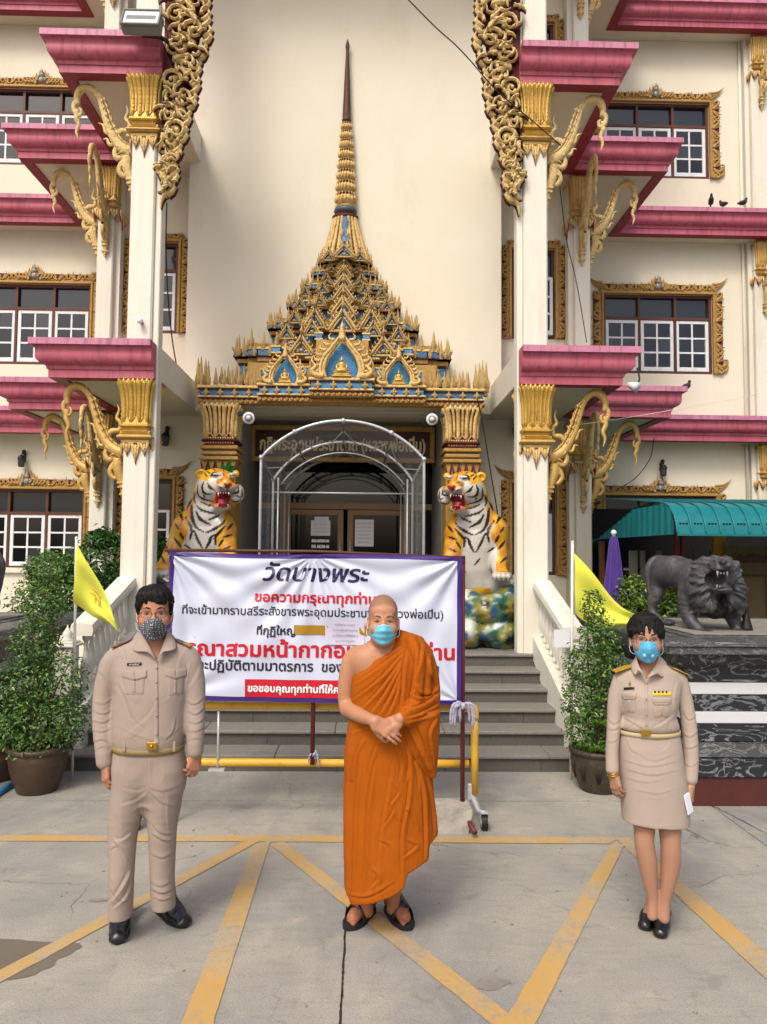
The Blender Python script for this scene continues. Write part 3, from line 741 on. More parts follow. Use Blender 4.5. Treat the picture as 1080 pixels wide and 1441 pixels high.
def bracket_mesh():
    b = MB(); k = .0079; up = (0, 1, 0)
    def T(pts, rad, flat=.62, n=8, y=0.0, m=0, sub=5):
        q = spline([(*p, r_) for p, r_ in zip(pts, rad)], sub)
        b.mi = m; b.tube([(v[0] * k, y, v[1] * k) for v in q], [max(.0015, v[2] * k * .90) for v in q], n, flat=flat, up=up)
    T([(4, -18), (4, -8), (5, 4), (9, 16), (13, 30), (13, 44)], [1, 4, 5.5, 7, 9, 8], 1.0)
    for z, w in ((-8, 6.5), (2, 9), (8, 10)): b.box(-1 * k, w * k * 1.25, -.05, .05, z * k, (z + 3) * k, .004)
    T([(10, 40), (20, 34), (24, 24), (18, 16), (11, 20), (13, 27), (17, 26)], [6, 5.5, 5, 4, 3.4, 2.6, 1.5], .9)
    T([(16, 46), (27, 42), (32, 50), (30, 60), (37, 66)], [5, 5, 4.5, 3.5, .8], .8)
    T([(2, 52), (14, 54), (26, 62), (36, 76), (44, 92), (50, 110), (56, 128), (64, 140), (75, 146), (86, 142), (91, 130), (89, 119)], [9, 10, 9, 7.5, 6.3, 5.6, 5.2, 5.4, 6.2, 6.6, 5.4, 4], .85, 10)
    for off in (-2.6, 2.6):
        for yy in (-.036, .036):
            T([(8 + off, 58), (22 + off, 66), (32 + off, 80), (40 + off, 96), (46 + off, 113), (53 + off * .6, 130), (63, 143 + off)], [1.5, 1.6, 1.5, 1.4, 1.3, 1.2, 1.0], .8, 5, yy)
    for j, (ax_, az_, an) in enumerate(((14, 58, .5), (22, 64, .7), (29, 72, .95), (34, 82, 1.1), (39, 92, 1.15), (43, 102, 1.2), (47, 112, 1.25), (50, 122, 1.2))):
        for yy in (-.040, .040):
            for o_ in (-2.6, 2.2):
                cx_, cz_ = ax_ + o_ * math.sin(an), az_ - o_ * math.cos(an)
                T([(cx_, cz_), (cx_ + 4 * math.cos(an + .5), cz_ + 4 * math.sin(an + .5)), (cx_ + 7 * math.cos(an), cz_ + 7 * math.sin(an))], [1.5, 1.9, .4], .7, 5, yy, sub=2)
    for yy in (-.04, .04):
        for (q0, q1, q2) in (((8, 44), (16, 50), (26, 46)), ((6, 34), (12, 40), (18, 36)), ((10, 28), (17, 31), (22, 26)), ((22, 56), (28, 58), (30, 66))):
            T([q0, q1, q2], [1.2, 2.2, .6], .8, 5, yy, sub=3)
    T([(88, 128), (95, 120), (93, 108), (86, 104), (84, 112), (88, 115)], [4, 4.4, 3.8, 3, 2.4, 1.2], .9)
    T([(90, 112), (91, 100), (87, 90), (90, 80), (87, 68)], [4.2, 4.4, 3.6, 2.6, .6], .8)
    T([(22, 62), (30, 72), (24, 82), (13, 84), (11, 94), (17, 101), (14, 112), (17, 121)], [5, 5, 5, 4.2, 3.6, 3, 2, .5], .75)
    T([(14, 74), (6, 80), (5, 90), (12, 92)], [4, 3.6, 2.8, 1], .8)
    T([(36, 78), (46, 80), (50, 90), (58, 94)], [3, 3.2, 2.4, .5], .7)
    T([(28, 64), (40, 62), (44, 70), (50, 70)], [3.4, 3, 2, .5], .7)
    b.mi = 1; b.prism([(0, .012, 4 * k), (16 * k, .012, 14 * k), (30 * k, .012, 46 * k), (26 * k, .012, 58 * k), (0, .012, 62 * k)], (0, -.024, 0))
    return b
ME_BR = bracket_mesh().mesh('bracket', [M_GOLDP, M_GROUND]); ME_BRG = bracket_mesh().mesh('bracket', [M_GOLD, M_GROUND])
ME_CAP = fluted_capital(.29, .36, .60, 3).mesh('capital', [M_GOLDB]); ME_CAPS = fluted_capital(.26, .30, .56, 3).mesh('capital', [M_GOLD])
ME_FR = pendant_fringe(.285, .36, .24).mesh('pendant_fringe', [M_GOLDO, M_RED])
ME_FRS = pendant_fringe(.33, .26, .24).mesh('pendant_fringe', [M_GOLDO, M_RED])
b = MB(); b.box(-.175, .175, -.235, .2, 0, .045, .01); b.box(-.165, .165, -.22, .2, .05, .09, .01); b.box(-.155, .155, -.205, .2, -.05, 0, .01); b.box(-.19, .19, -.25, .2, .01, .03, .006)
ME_BAND = b.mesh('neck_moulding', [M_GOLD])
for s in (-1, 1):
    b = MB(); bx(b, s, 2.055, 2.325, 8.05, 8.32, FLOOR - .02, 12.6, .018); bx(b, s, 1.985, 2.055, 8.09, 8.26, FLOOR - .02, 12.6, .01)
    c = b.build('column', M_CREAMW, temple)
    for zt in (ZA, ZB):
        zb = zt - .395
        cx = U(s, 2.19)
        place(ME_CAP, 'capital', c, (cx, 8.20, zb - .61))
        place(ME_BAND, 'neck_moulding', c, (cx, 8.225, zb - .66))
        place(ME_FR, 'pendant_fringe', c, (cx - s * .005, 8.235, zb - .70))
        place(ME_BRG if zt == ZA else ME_BR, 'bracket', c, (U(s, 2.325), 8.2, zb - 1.20), (0, 0, 0), (s * .95, 1, 1.0))
    for (u0, u1, yf) in ((3.16, 3.41, 10.02), (6.80, 7.12, 12.02)):
        for zt in (ZA, ZB, ZC):
            zb = zt - .395; cx = U(s, (u0 + u1) / 2)
            place(ME_CAPS, 'capital', temple, (cx, yf + .12, zb - .58))
            place(ME_FRS, 'pendant_fringe', temple, (cx, yf + .12, zb - .62))
            if u0 < 5: place(ME_BRG if zt == ZA else ME_BR, 'bracket', temple, (U(s, u1), yf + .1, zb - 1.16), (0, 0, 0), (s * .92, .9, .97))
            place(ME_BR, 'bracket', temple, (cx, yf, zb - 1.16), (0, 0, R(-90)), (.92, .9, .97))
def casement(b, w, h, cols, rows, fr=.055, mu=.028):
    """leaf with muntins, origin bottom left, faces -y, 4 cm thick"""
    b.box(0, fr, -.02, .02, 0, h, .004); b.box(w - fr, w, -.02, .02, 0, h, .004)
    b.box(fr, w - fr, -.019, .019, 0, fr * 1.3, .004); b.box(fr, w - fr, -.019, .019, h - fr, h, .004)
    for i in range(1, cols): x = fr + (w - 2 * fr) * i / cols; b.box(x - mu / 2, x + mu / 2, -.014, .014, fr * 1.3, h - fr)
    for j in range(1, rows): z = fr * 1.3 + (h - fr * 2.3) * j / rows; b.box(fr, w - fr, -.0135, .0135, z - mu / 2, z + mu / 2)
def carved_strip(b, L, w, seed, rd=.02, base=True):
    """scrolling leaves along x from 0..L, rising w in z from 0; faces -y"""
    r_ = random.Random(seed); step = w * .95; n = max(2, int(round(L / step))); step = L / n
    b.mi = 0
    if base: b.box(0, L, -.018, .0, -.004, w * .30, .004)
    for i in range(n):
        x = (i + .5) * step; sg = 1 if (i % 2) else -1
        k = w * r_.uniform(.9, 1.08)
        pts = [(-.55, .15), (-.2, .32), (.1, .62), (.42, .72), (.55, .45), (.35, .25), (.15, .38), (.28, .5)]
        q = spline([(x + sg * p[0] * k * .8, p[1] * k * .95) for p in pts], 3); m = len(q)
        b.tube([(p[0], -.012 - .012 * math.sin(3.1 * j / m), p[1]) for j, p in enumerate(q)], [k * (.17 - .11 * j / m) for j in range(m)], 5, flat=.8, up=(0, 1, 0))
        pts = [(-.35, .35), (-.3, .65), (-.12, .85), (-.18, 1.12)]
        q = spline([(x + sg * p[0] * k * .8, p[1] * k * .88) for p in pts], 2)
        b.tube([(p[0], -.015, p[1]) for p in q], [k * (.16 - .14 * j / (len(q) - 1)) for j in range(len(q))], 5, flat=.7, up=(0, 1, 0))
    b.mi = 1; b.box(0, L, -.005, -.0005, w * .3, w * .78)
def surround(w, h, crest=True, ear=True, wd=.17, sill=False, bottom=True):
    """carved frame around opening w x h; origin bottom centre of opening"""
    b = MB(); b.mi = 0
    f = .042
    b.box(-w / 2 - f, -w / 2 - .001, -.06, 0, -.0, h + f, .008); b.box(w / 2 + .001, w / 2 + f, -.06, 0, 0, h + f, .008); b.box(-w / 2 - f - .003, w / 2 + f + .003, -.065, 0, h + .001, h + f, .008)
    T0 = Matrix.Translation((-w / 2 - f - .02, -.02, h + f)); b.T = T0; carved_strip(b, w + 2 * f + .04, wd * (.95 if ear else .8), 3)
    b.T = Matrix.Translation((-w / 2 - f, -.02, 0.0)) @ Matrix.Rotation(R(-90), 4, 'Y'); carved_strip(b, h + f, wd, 5)
    b.T = Matrix.Translation((w / 2 + f, -.02, h + f)) @ Matrix.Rotation(R(90), 4, 'Y'); carved_strip(b, h + f, wd, 6)
    b.T = None; b.mi = 0
    if ear:
        for sg in (-1, 1):
            for q in range(3):
                z0 = h + f + wd * (.35 + .28 * q); x0 = sg * (w / 2 + f + wd * (.15 + .2 * q))
                pts = spline([(x0 - sg * .12, z0 - .02), (x0, z0), (x0 + sg * .07, z0 + .04), (x0 + sg * .14, z0 + .10)], 3)
                b.tube([(p[0], -.03, p[1]) for p in pts], [.028 * (1 - .9 * i / (len(pts) - 1)) for i in range(len(pts))], 6, flat=.7, up=(0, 1, 0))
            if bottom:   # foot scroll
                for q in range(2):
                    x0 = sg * (w / 2 + f + .03); z0 = .02 + .09 * q
                    pts = spline([(x0, z0), (x0 + sg * .08, z0 + .01), (x0 + sg * .16, z0 + .05), (x0 + sg * .17, z0 + .12), (x0 + sg * .11, z0 + .12), (x0 + sg * .11, z0 + .07)], 3)
                    b.tube([(p[0], -.03, p[1]) for p in pts], [.032 * (1 - .8 * i / (len(pts) - 1)) for i in range(len(pts))], 6, flat=.7, up=(0, 1, 0))
    return b
def crest_figure():
    b = MB(); z = 0
    b.mi = 0
    for sg in (-1, 1):
        for q in range(4):
            x0 = sg * (.05 + .055 * q); zt = .24 - .052 * q
            pts = spline([(x0 + sg * .08, 0.0), (x0 + sg * .05, zt * .4), (x0, zt * .75), (x0 - sg * .01, zt + .03)], 3)
            b.tube([(p[0], -.03, p[1]) for p in pts], [.028, .03, .03, .03, .026, .024, .02, .016, .010, .004][:len(pts)], 6, flat=.8, up=(0, 1, 0))
            pts = spline([(x0 + sg * .02, .03), (x0 + sg * .07, .06), (x0 + sg * .08, .11), (x0 + sg * .04, .11), (x0 + sg * .04, .08)], 3)
            b.tube([(p[0], -.055, p[1]) for p in pts], [.02 * (1 - .7 * i / len(pts)) for i in range(len(pts))], 5, flat=.8, up=(0, 1, 0))
    b.mi = 1
    b.sphere((0, -.06, .16), .042, 7, (1, .8, 1.15)); b.sphere((0, -.055, .08), .055, 7, (1, .6, 1)); 
    b.lathe([(.036, .19), (.040, .20), (.022, .225), (.012, .25), (.003, .285)], (0, -.055, 0), 8)
    for sg in (-1, 1):
        b.sphere((sg * .065, -.06, .06), .03, 6); b.tube([(sg * .04, -.06, .11), (sg * .085, -.065, .09), (sg * .06, -.09, .05)], [.018, .016, .012], 6)
        b.sphere((sg * .10, -.05, .02), .028, 6)
    return b
M_SILV = mat('silvered_plaster', 'a8a296', .5, metal=.2, col2='6e665c', scale=30, amt=.8, bump=.5, dirt='4a3c2c', dscale=20, damt=.5)
M_GOLDC = mat('carved_gilt_frame', 'b08c4a', .5, metal=.15, col2='94703a', scale=20, amt=.7, bump=.6, bscale=60, dirt='4a2e18', dscale=14, damt=.5)
WW = 1.85; WH = 1.33
ME_SUR = surround(WW, WH).mesh('carved_surround', [M_GOLDC, M_GROUND]); ME_CREST = crest_figure().mesh('crest_figure', [M_GOLDC, M_SILV])
def window_frame(w, h, tr, n):
    b = MB(); f = .045
    b.box(-w / 2, -w / 2 + f, -.01, .12, 0, h); b.box(w / 2 - f, w / 2, -.01, .12, 0, h); b.box(-w / 2 + f, w / 2 - f, -.008, .12, 0, f); b.box(-w / 2 + f, w / 2 - f, -.008, .12, h - f, h)
    b.box(-w / 2 + f, w / 2 - f, -.009, .12, h - tr, h - tr + f)
    for i in range(1, n): x = -w / 2 + w * i / n; b.box(x - .02, x + .02, -.006, .12, f, h - tr); b.box(x - .02, x + .02, -.006, .12, h - tr + f, h - f)
    return b
CW = (WW - .09 - .08) / 3
_b = MB(); casement(_b, CW, WH - .42 - .05, 2, 3); ME_CAS = _b.mesh('casement', [M_WHITE])
_b = MB(); _b.box(0, CW, -.003, .003, 0, WH - .47); ME_PANE = _b.mesh('pane', [M_GLASS])
_b = MB(); _b.box(0, CW, -.003, .003, 0, .33); ME_TPANE = _b.mesh('transom_pane', [M_GLASS2])
ME_WF = window_frame(WW, WH, .42, 3).mesh('window', [M_FRAME])
_b = MB(); PW = (CW - .138) / 2; PH = (WH - .47 - .155 - .03) / 3; _b.box(-PW / 2, PW / 2, -.003, .003, -PH / 2, PH / 2); ME_SP = _b.mesh('pane', [M_GLASS]); ME_SPV = [ME_SP, ME_SP, _b.mesh('pane', [M_GLASS3]), _b.mesh('pane', [M_GLASS4]), ME_SP]
def wide_window(s, zb, hz, seed):
    wx = U(s, (4.29 + 6.14) / 2)
    w = place(ME_WF, 'window', temple, (wx, YW + .02, zb), sc=(1, 1, hz / WH))
    place(ME_SUR, 'carved_surround', w, (wx, YW, zb), sc=(1, 1, hz / WH)); place(ME_CREST, 'crest_figure', w, (wx, YW, zb + hz + .05))
    for i in range(3):
        x0 = wx - WW / 2 + .045 + i * (CW + .04)
        sc = hz / WH
        place(ME_CAS, 'casement', w, (x0, YW + .045, zb + .048 * sc), sc=(1, 1, sc))
        place(ME_TPANE, 'transom_pane', w, (x0, YW + .075, zb + (WH - .375) * sc), (0, 0, 0), (1, 1, sc))
        for c in range(2):
            for q in range(3):
                pz = .0715 + (WH - .47 - .055 * 2.3) * (q + .5) / 3 + .048
                px_ = .055 + (CW - .11) * (c + .5) / 2
                place(random.choice(ME_SPV), 'pane', w, (x0 + px_, YW + .045, zb + pz * sc), (R(random.uniform(-1, 1)), 0, R(random.uniform(-1.5, 1.5))), (1, 1, sc * 1.04))
for s in (-1, 1):
    for k, (zb, zt) in enumerate(WT): wide_window(s, zb, zt - zb, k)
NW, NH = .62, 1.30
ME_NSUR = surround(NW, NH, crest=False, ear=False, wd=.13).mesh('carved_surround', [M_GOLDC, M_GROUND])
ME_NSURE = surround(NW, NH, crest=False, ear=True, wd=.14).mesh('carved_surround', [M_GOLDC, M_GROUND])
_b = MB(); casement(_b, NW / 2 - .05, NH - .42 - .05, 1, 3, .045); ME_NCAS = _b.mesh('casement', [M_WHITE])
_b = MB(); _b.box(0, NW / 2 - .05, -.003, .003, 0, NH - .47); ME_NP = _b.mesh('pane', [M_GLASS])
_b = MB(); _b.box(-NW / 2 + .04, NW / 2 - .04, -.003, .003, 0, .34); ME_NT = _b.mesh('transom_pane', [M_GLASS2])
ME_NWF = window_frame(NW, NH, .42, 1).mesh('window', [M_FRAME])
NWT = [(1.60, 2.88), (4.94, 6.24), (8.3, 9.6)]
for s in (-1, 1):
    for k, (zb, zt) in enumerate(NWT):
        wx = U(s, 2.67); sc = (zt - zb) / NH
        w = place(ME_NWF, 'window', temple, (wx, YN + .02, zb), sc=(1, 1, sc))
        place(ME_NSURE if k == 0 else ME_NSUR, 'carved_surround', w, (wx, YN, zb), sc=(1, 1, sc))
        place(ME_NT, 'transom_pane', w, (wx, YN + .07, zb + (NH - .38) * sc), sc=(1, 1, sc))
        op = (s > 0 and k == 1)
        for sg in (-1, 1):
            x0 = wx + (-NW / 2 + .045 if sg < 0 else 0.005)
            if op and sg > 0:
                a = R(-62)
                place(ME_NCAS, 'casement', w, (wx + .02, YN - .12, zb + .048), (0, 0, R(20)), (1, 1, sc)); place(ME_NP, 'pane', w, (wx + .02, YN - .119, zb + .048), (0, 0, R(20)), (1, 1, sc)); continue
            if op: continue
            place(ME_NCAS, 'casement', w, (x0, YN + .045, zb + .048), sc=(1, 1, sc)); place(ME_NP, 'pane', w, (x0, YN + .045, zb + .048), sc=(1, 1, sc))
YD = 11.2
b = MB(); b.box(U(-1, 1.70), U(1, 1.70), 9.38, 11.35, 3.785, 3.87); b.build('porch_ceiling', M_SOFFIT, temple)
ME_PCAP = fluted_capital(.37, .40, .50, 3, 1).mesh('capital', [M_GOLDO, M_GROUND])
for s in (-1, 1):
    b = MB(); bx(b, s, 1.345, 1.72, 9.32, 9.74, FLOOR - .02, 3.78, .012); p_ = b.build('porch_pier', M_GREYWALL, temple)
    place(ME_PCAP, 'capital', p_, (U(s, 1.535), 9.5, 3.20), sc=(1, 1, 1.1))
    b = MB()
    for zz, e_ in ((3.17, .025), (3.10, .01), (3.03, .03)): b.box(U(s, 1.535) - .215 - e_, U(s, 1.535) + .215 + e_, 9.29 - e_, 9.74, zz, zz + .05, .012)
    b.box(U(s, 1.535) - .21, U(s, 1.535) + .21, 9.30, 9.74, FLOOR, 3.04)
    b.mi = 1
    for i in range(5):   # slender painted leaves below the neck
        x = U(s, 1.535) + (i - 2) * .09
        for sg in (-1, 1): b.tube([(x, 9.29, 2.78), (x + sg * .02, 9.285, 2.90), (x + sg * .045, 9.285, 3.02)], [.006, .012, .008], 5)
    b.build('gilded_neck', [M_GOLDC, M_GROUND], p_)
b = MB(); zf = FLOOR
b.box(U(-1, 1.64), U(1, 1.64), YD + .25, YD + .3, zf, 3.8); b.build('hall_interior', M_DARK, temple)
ent = MB(); hw = 1.62
zt1, zt2 = P(483, 712, YD).z, P(483, 652, YD).z
for x in (-hw, -.68 - .3, .68 + .3 - .06, hw - .06): ent.box(XC + x, XC + x + .06, YD, YD + .1, zf, 3.8)
ent.box(XC - hw, XC + hw, YD - .004, YD + .1, zt1 - .05, zt1 + .04); ent.box(XC - hw, XC + hw, YD - .004, YD + .1, zt2 + .25, zt2 + .32)
ent.box(XC - hw, XC + hw, YD - .003, YD + .1, zf, zf + .08)
entf = ent.build('entrance_frame', M_DOORF, temple)
for (a, c) in ((-hw + .06, -.98), (-.92, .92), (.98, hw - .06)):
    for (z0, z1) in ((zt1 + .04, zt2 + .25),): b = MB(); b.box(XC + a, XC + c, YD + .04, YD + .05, z0, z1); b.build('pane', M_GLASS, entf)
for (a, c) in ((-hw + .06, -.98), (.98, hw - .06)): b = MB(); b.box(XC + a, XC + c, YD + .04, YD + .05, zf + .08, zt1 - .05); b.build('pane', M_GLASS, entf)
for sg in (-1, 1):
    x0, x1 = (XC - .92, XC - .02) if sg < 0 else (XC + .02 - .0, XC + .92); x0 += .02; x1 += .0
    b = MB(); f = .09
    b.box(x0, x0 + f, YD - .02, YD + .03, zf + .02, zt1 - .06, .005); b.box(x1 - f, x1, YD - .02, YD + .03, zf + .02, zt1 - .06, .005)
    b.box(x0 + f, x1 - f, YD - .019, YD + .03, zt1 - .14, zt1 - .06, .005); b.box(x0 + f, x1 - f, YD - .019, YD + .03, zf + .02, zf + .22, .005)
    d_ = b.build('door', M_DOORF, temple)
    b = MB(); b.box(x0 + f, x1 - f, YD, YD + .01, zf + .22, zt1 - .14); b.build('pane', M_GLASS, d_)
    b = MB(); xh = (x1 - f * .5) if sg < 0 else (x0 + f * .5); b.cyl((xh, YD - .07, zf + .85), (xh, YD - .07, zf + 1.25), .012, 8); b.cyl((xh, YD - .07, zf + .9), (xh, YD - .02, zf + .9), .008, 6); b.cyl((xh, YD - .07, zf + 1.2), (xh, YD - .02, zf + 1.2), .008, 6); b.build('handle', M_CHROME, d_)
b = MB(); q = [(XC + .98 * math.cos(t), YD - .01, zt2 - .05 + .27 * math.sin(t)) for t in np.linspace(0, math.pi, 20)]; b.tube(q, .02, 6); b.build('arched_bar', M_DOORF, entf)
def gable_scroll(s):
    """built in (x, z) with x to the outside of the gable's edge; pixel outline of the right-hand one mirrored"""
    b = MB(); r_ = random.Random(11)
    D = 8.02
    outline = [(-40, 668), (20, 672), (60, 668), (100, 682), (140, 684), (170, 694), (200, 699), (235, 712), (262, 708), (285, 724)]  # y -> inner x
    def inner(y): return np.interp(y, [o[0] for o in outline], [o[1] for o in outline])
    def pt(px, py, dy=0.0):
        w = P(px, py, D)
        return Vector((w.x, D + dy, w.z))
    def curl(px, py, sc, ang, hand, rad, y, turns=1.35):
        """spiral scroll centred at px,py in pixels"""
        pts = []; n = 16
        for i in range(n + 1):
            t = i / n; th = ang + hand * t * turns * 2 * math.pi; rr_ = sc * (1 - t * .88)
            pts.append((px + math.cos(th) * rr_, py + math.sin(th) * rr_, rad * (1 - .55 * t)))
        return pts
    def put(pts, y, m=0, n=6, back=True):
        q = [pt(p[0], p[1], y) for p in pts]; rad = [p[2] * D / F_PX for p in pts]
        b.mi = 0; b.tube(q, rad, n, flat=.9, up=(0, 1, 0))
        b.mi = 0; b.tube([v + Vector((0, -.012, 0)) for v in q], [r0 * .42 for r0 in rad], 5, flat=1.5, up=(0, 1, 0))
        if back: b.mi = 1; b.tube([v + Vector((0, .035, 0)) for v in q], [r0 * 1.55 for r0 in rad], 5, flat=.4, up=(0, 1, 0))
    y = -60; hand = 1; col = 736
    i = 0
    while y < 275:
        w = col - inner(y); sc = min(15, w * .40)
        cx = col - w * (.30 if hand > 0 else .66)
        put(curl(cx, y, sc, r_.uniform(-.4, .4) + (math.pi if hand > 0 else 0), hand, 3.3, 0), -.02 * (i % 3))
        cx2 = col - w * (.66 if hand > 0 else .30)
        q = spline([(cx - hand * sc * .9, y + 2, 4.2), (cx, y + sc * 1.05, 4.4), (cx2 + hand * 2, y + sc * 1.15, 4.0), (cx2 + hand * sc * .7, y + sc * 1.9, 3.0)], 5); put([tuple(v) for v in q], .01)
        for j in range(8):
            a = r_.uniform(0, 6.28); x0 = col - w * r_.uniform(.1, .92); y0 = y + r_.uniform(-8, 14)
            L = sc * r_.uniform(.7, 1.1); bend = r_.choice((-1, 1)) * .9
            q = []
            for t in np.linspace(0, 1, 7):
                q.append((x0 + L * t * math.cos(a + bend * t), y0 + L * t * math.sin(a + bend * t), 3.0 * (1 - t) ** .7 + .4))
            put(q, -.03 - .006 * j, n=5)
        ix = inner(y)
        for k in range(2):
            yy = y + k * 9
            q = [(ix + 9, yy + 7, 4.2), (ix + 3, yy + 2, 4), (ix - 1, yy - 4, 3), (ix + 2, yy - 10, 1.2)]; put(q, -.01)
        b.mi = 0; p0 = pt(cx, y, -.05); b.sphere(p0, .022, 6)
        y += sc * 1.55; hand = -hand; i += 1
    q = spline([(col - 14, 262, 5), (col - 18, 274, 4.6), (col - 10, 283, 4), (col - 6, 292, 2.5), (col - 5, 304, .6)], 4); put([tuple(v) for v in q], 0)
    q = spline([(col - 4, 250, 5), (col - 8, 262, 4.6), (col - 14, 268, 4), (col - 18, 262, 2.5), (col - 14, 258, 1)], 4); put([tuple(v) for v in q], -.03)
    b.mi = 1; ys_ = list(range(-60, 250, 14)); vs = [pt(inner(yy) + 13 + 3 * math.sin(yy * .5), yy, .055) for yy in ys_] + [pt(col - 2, yy, .055) for yy in ys_]
    n = len(ys_); b.add(vs + [v + Vector((0, .03, 0)) for v in vs], [(k, k + 1, n + k + 1, n + k) for k in range(n - 1)] + [(2 * n + k, 3 * n + k, 3 * n + k + 1, 2 * n + k + 1) for k in range(n - 1)] + [(k, 2 * n + k, 2 * n + k + 1, k + 1) for k in range(n - 1)])
    if s < 0:
        b.v = [(2 * XC - v[0] + .02, v[1], v[2]) for v in b.v]; b.f = [f[::-1] for f in b.f]
    return b.build('gable_scrollwork', [M_GOLDP, M_GROUND], temple)
gable_scroll(1); gable_scroll(-1)
def balustrade(s):
    t = thing('stair_balustrade', 'cream balustrade with turned balusters on the %s side of the steps' % ('left' if s < 0 else 'right'), 'balustrade', (U(s, 2.25), 7.4, 0), group='balustrades flanking the steps')
    u0, u1 = 2.16, 2.33; ya, yb = 6.82, 8.06
    zr = lambda y: np.interp(y, [6.8, 8.06], [1.20, 1.60]); zs = lambda y: np.interp(y, [6.0, 6.8, 8.06], [.26, .56, 1.01])
    b = MB()
    prof = [(u0 - .01, 0), (u0 - .02, -.05), (u0 - .01, -.10), (u1 + .01, -.10), (u1 + .02, -.05), (u1 + .01, 0), ((u0 + u1) / 2, .018)]
    vs = []
    for y in (ya, yb): vs += [(U(s, u), y, zr(y) + dz) for u, dz in prof]
    n = len(prof); b.add(vs, [(i, (i + 1) % n, n + (i + 1) % n, n + i) for i in range(n)] + [tuple(range(n))[::-1], tuple(range(n, 2 * n))])
    b.build('handrail', M_CREAMW, t)
    b = MB(); vs = []
    yl = 6.62
    for y in (yl, yb): vs += [(U(s, u), y, zs(y) + dz) for u, dz in ((u0 - .02, 0), (u0 - .02, -.24 if y > 7 else -zs(yl)), (u1, -.24 if y > 7 else -zs(yl)), (u1, 0))]
    b.add(vs, [(i, (i + 1) % 4, 4 + (i + 1) % 4, 4 + i) for i in range(4)] + [(3, 2, 1, 0), (4, 5, 6, 7)])
    b.box(U(s, u0), U(s, u1 - .02), yl + .1, yb, 0, .5)
    b.build('stringer', M_CREAMW, t)
    prof = [(.035, 0), (.035, .03), (.02, .05), (.028, .08), (.045, .14), (.046, .19), (.03, .26), (.018, .33), (.026, .35), (.018, .37), (.035, .40), (.035, .47)]
    bb = MB(); bb.lathe(prof, n=10); me = bb.mesh('baluster', [M_CREAMW])
    k = 9
    for i in range(k):
        y = ya + .12 + (yb - ya - .16) * i / (k - 1); h = zr(y) - .10 - zs(y)
        place(me, 'baluster', t, (U(s, (u0 + u1) / 2), y, zs(y) - .005), sc=(1, 1, h / .46))
    b = MB(); cx = U(s, 2.31); b.box(cx - .075, cx + .075, 6.58, 6.76, .12, 1.03, .008); b.box(cx - .10, cx + .10, 6.55, 6.79, 1.03, 1.06, .008); b.box(cx - .085, cx + .085, 6.57, 6.77, 1.06, 1.08, .008)
    b.lathe([(.07, 1.08), (.075, 1.095), (.04, 1.115), (.05, 1.135), (.03, 1.165), (.008, 1.20), (.003, 1.22)], (cx, 6.67, 0), 12); b.build('newel_post', M_CREAMW, t)
    return t
balL = balustrade(-1); balR = balustrade(1)
b = MB(); a = P(780, 886, 6.80); c = P(801, 911, 6.80); b.box(a.x, c.x + .01, 6.80, 6.803, c.z, a.z, 0); tag(b.build('notice_sheet', M_PAPER), 'blank white sheet taped over the end of the right handrail', 'notice')
ped = thing('spired_pediment', 'gilded and blue mosaic tiered pediment with a tall spire over the entrance', 'pediment', (XC, 9.6, 3.8))
def pin_mesh(h=1.0):
    b = MB()
    b.lathe([(.20, 0), (.24, .04), (.17, .10), (.20, .16), (.26, .22), (.24, .32), (.17, .42), (.19, .46), (.15, .56), (.16, .60), (.11, .70), (.12, .74), (.07, .84), (.06, .90), (.012, 1.0)], n=7)
    for k in range(4):
        a = k * math.pi / 2 + math.pi / 4
        b.tube([(math.cos(a) * .24, math.sin(a) * .24, .12), (math.cos(a) * .27, math.sin(a) * .27, .30), (math.cos(a) * .15, math.sin(a) * .15, .50)], [.06, .07, .01], 4)
    return b.mesh('pinnacle', [M_GOLDO])
ME_PIN = pin_mesh()
def boss_mesh():
    b = MB()
    for k in range(4):
        a = k * math.pi / 2; b.tube([(0, -.15, 0), (math.cos(a) * .55, -.12, math.sin(a) * .55), (math.cos(a) * 1.0, -.02, math.sin(a) * 1.0)], [.34, .34, .06], 5)
        a += math.pi / 4; b.tube([(0, -.1, 0), (math.cos(a) * .6, -.03, math.sin(a) * .6)], [.3, .12], 4)
    b.sphere((0, -.3, 0), .28, 5); return b.mesh('flower_boss', [M_GOLDO])
ME_BOSS = boss_mesh()
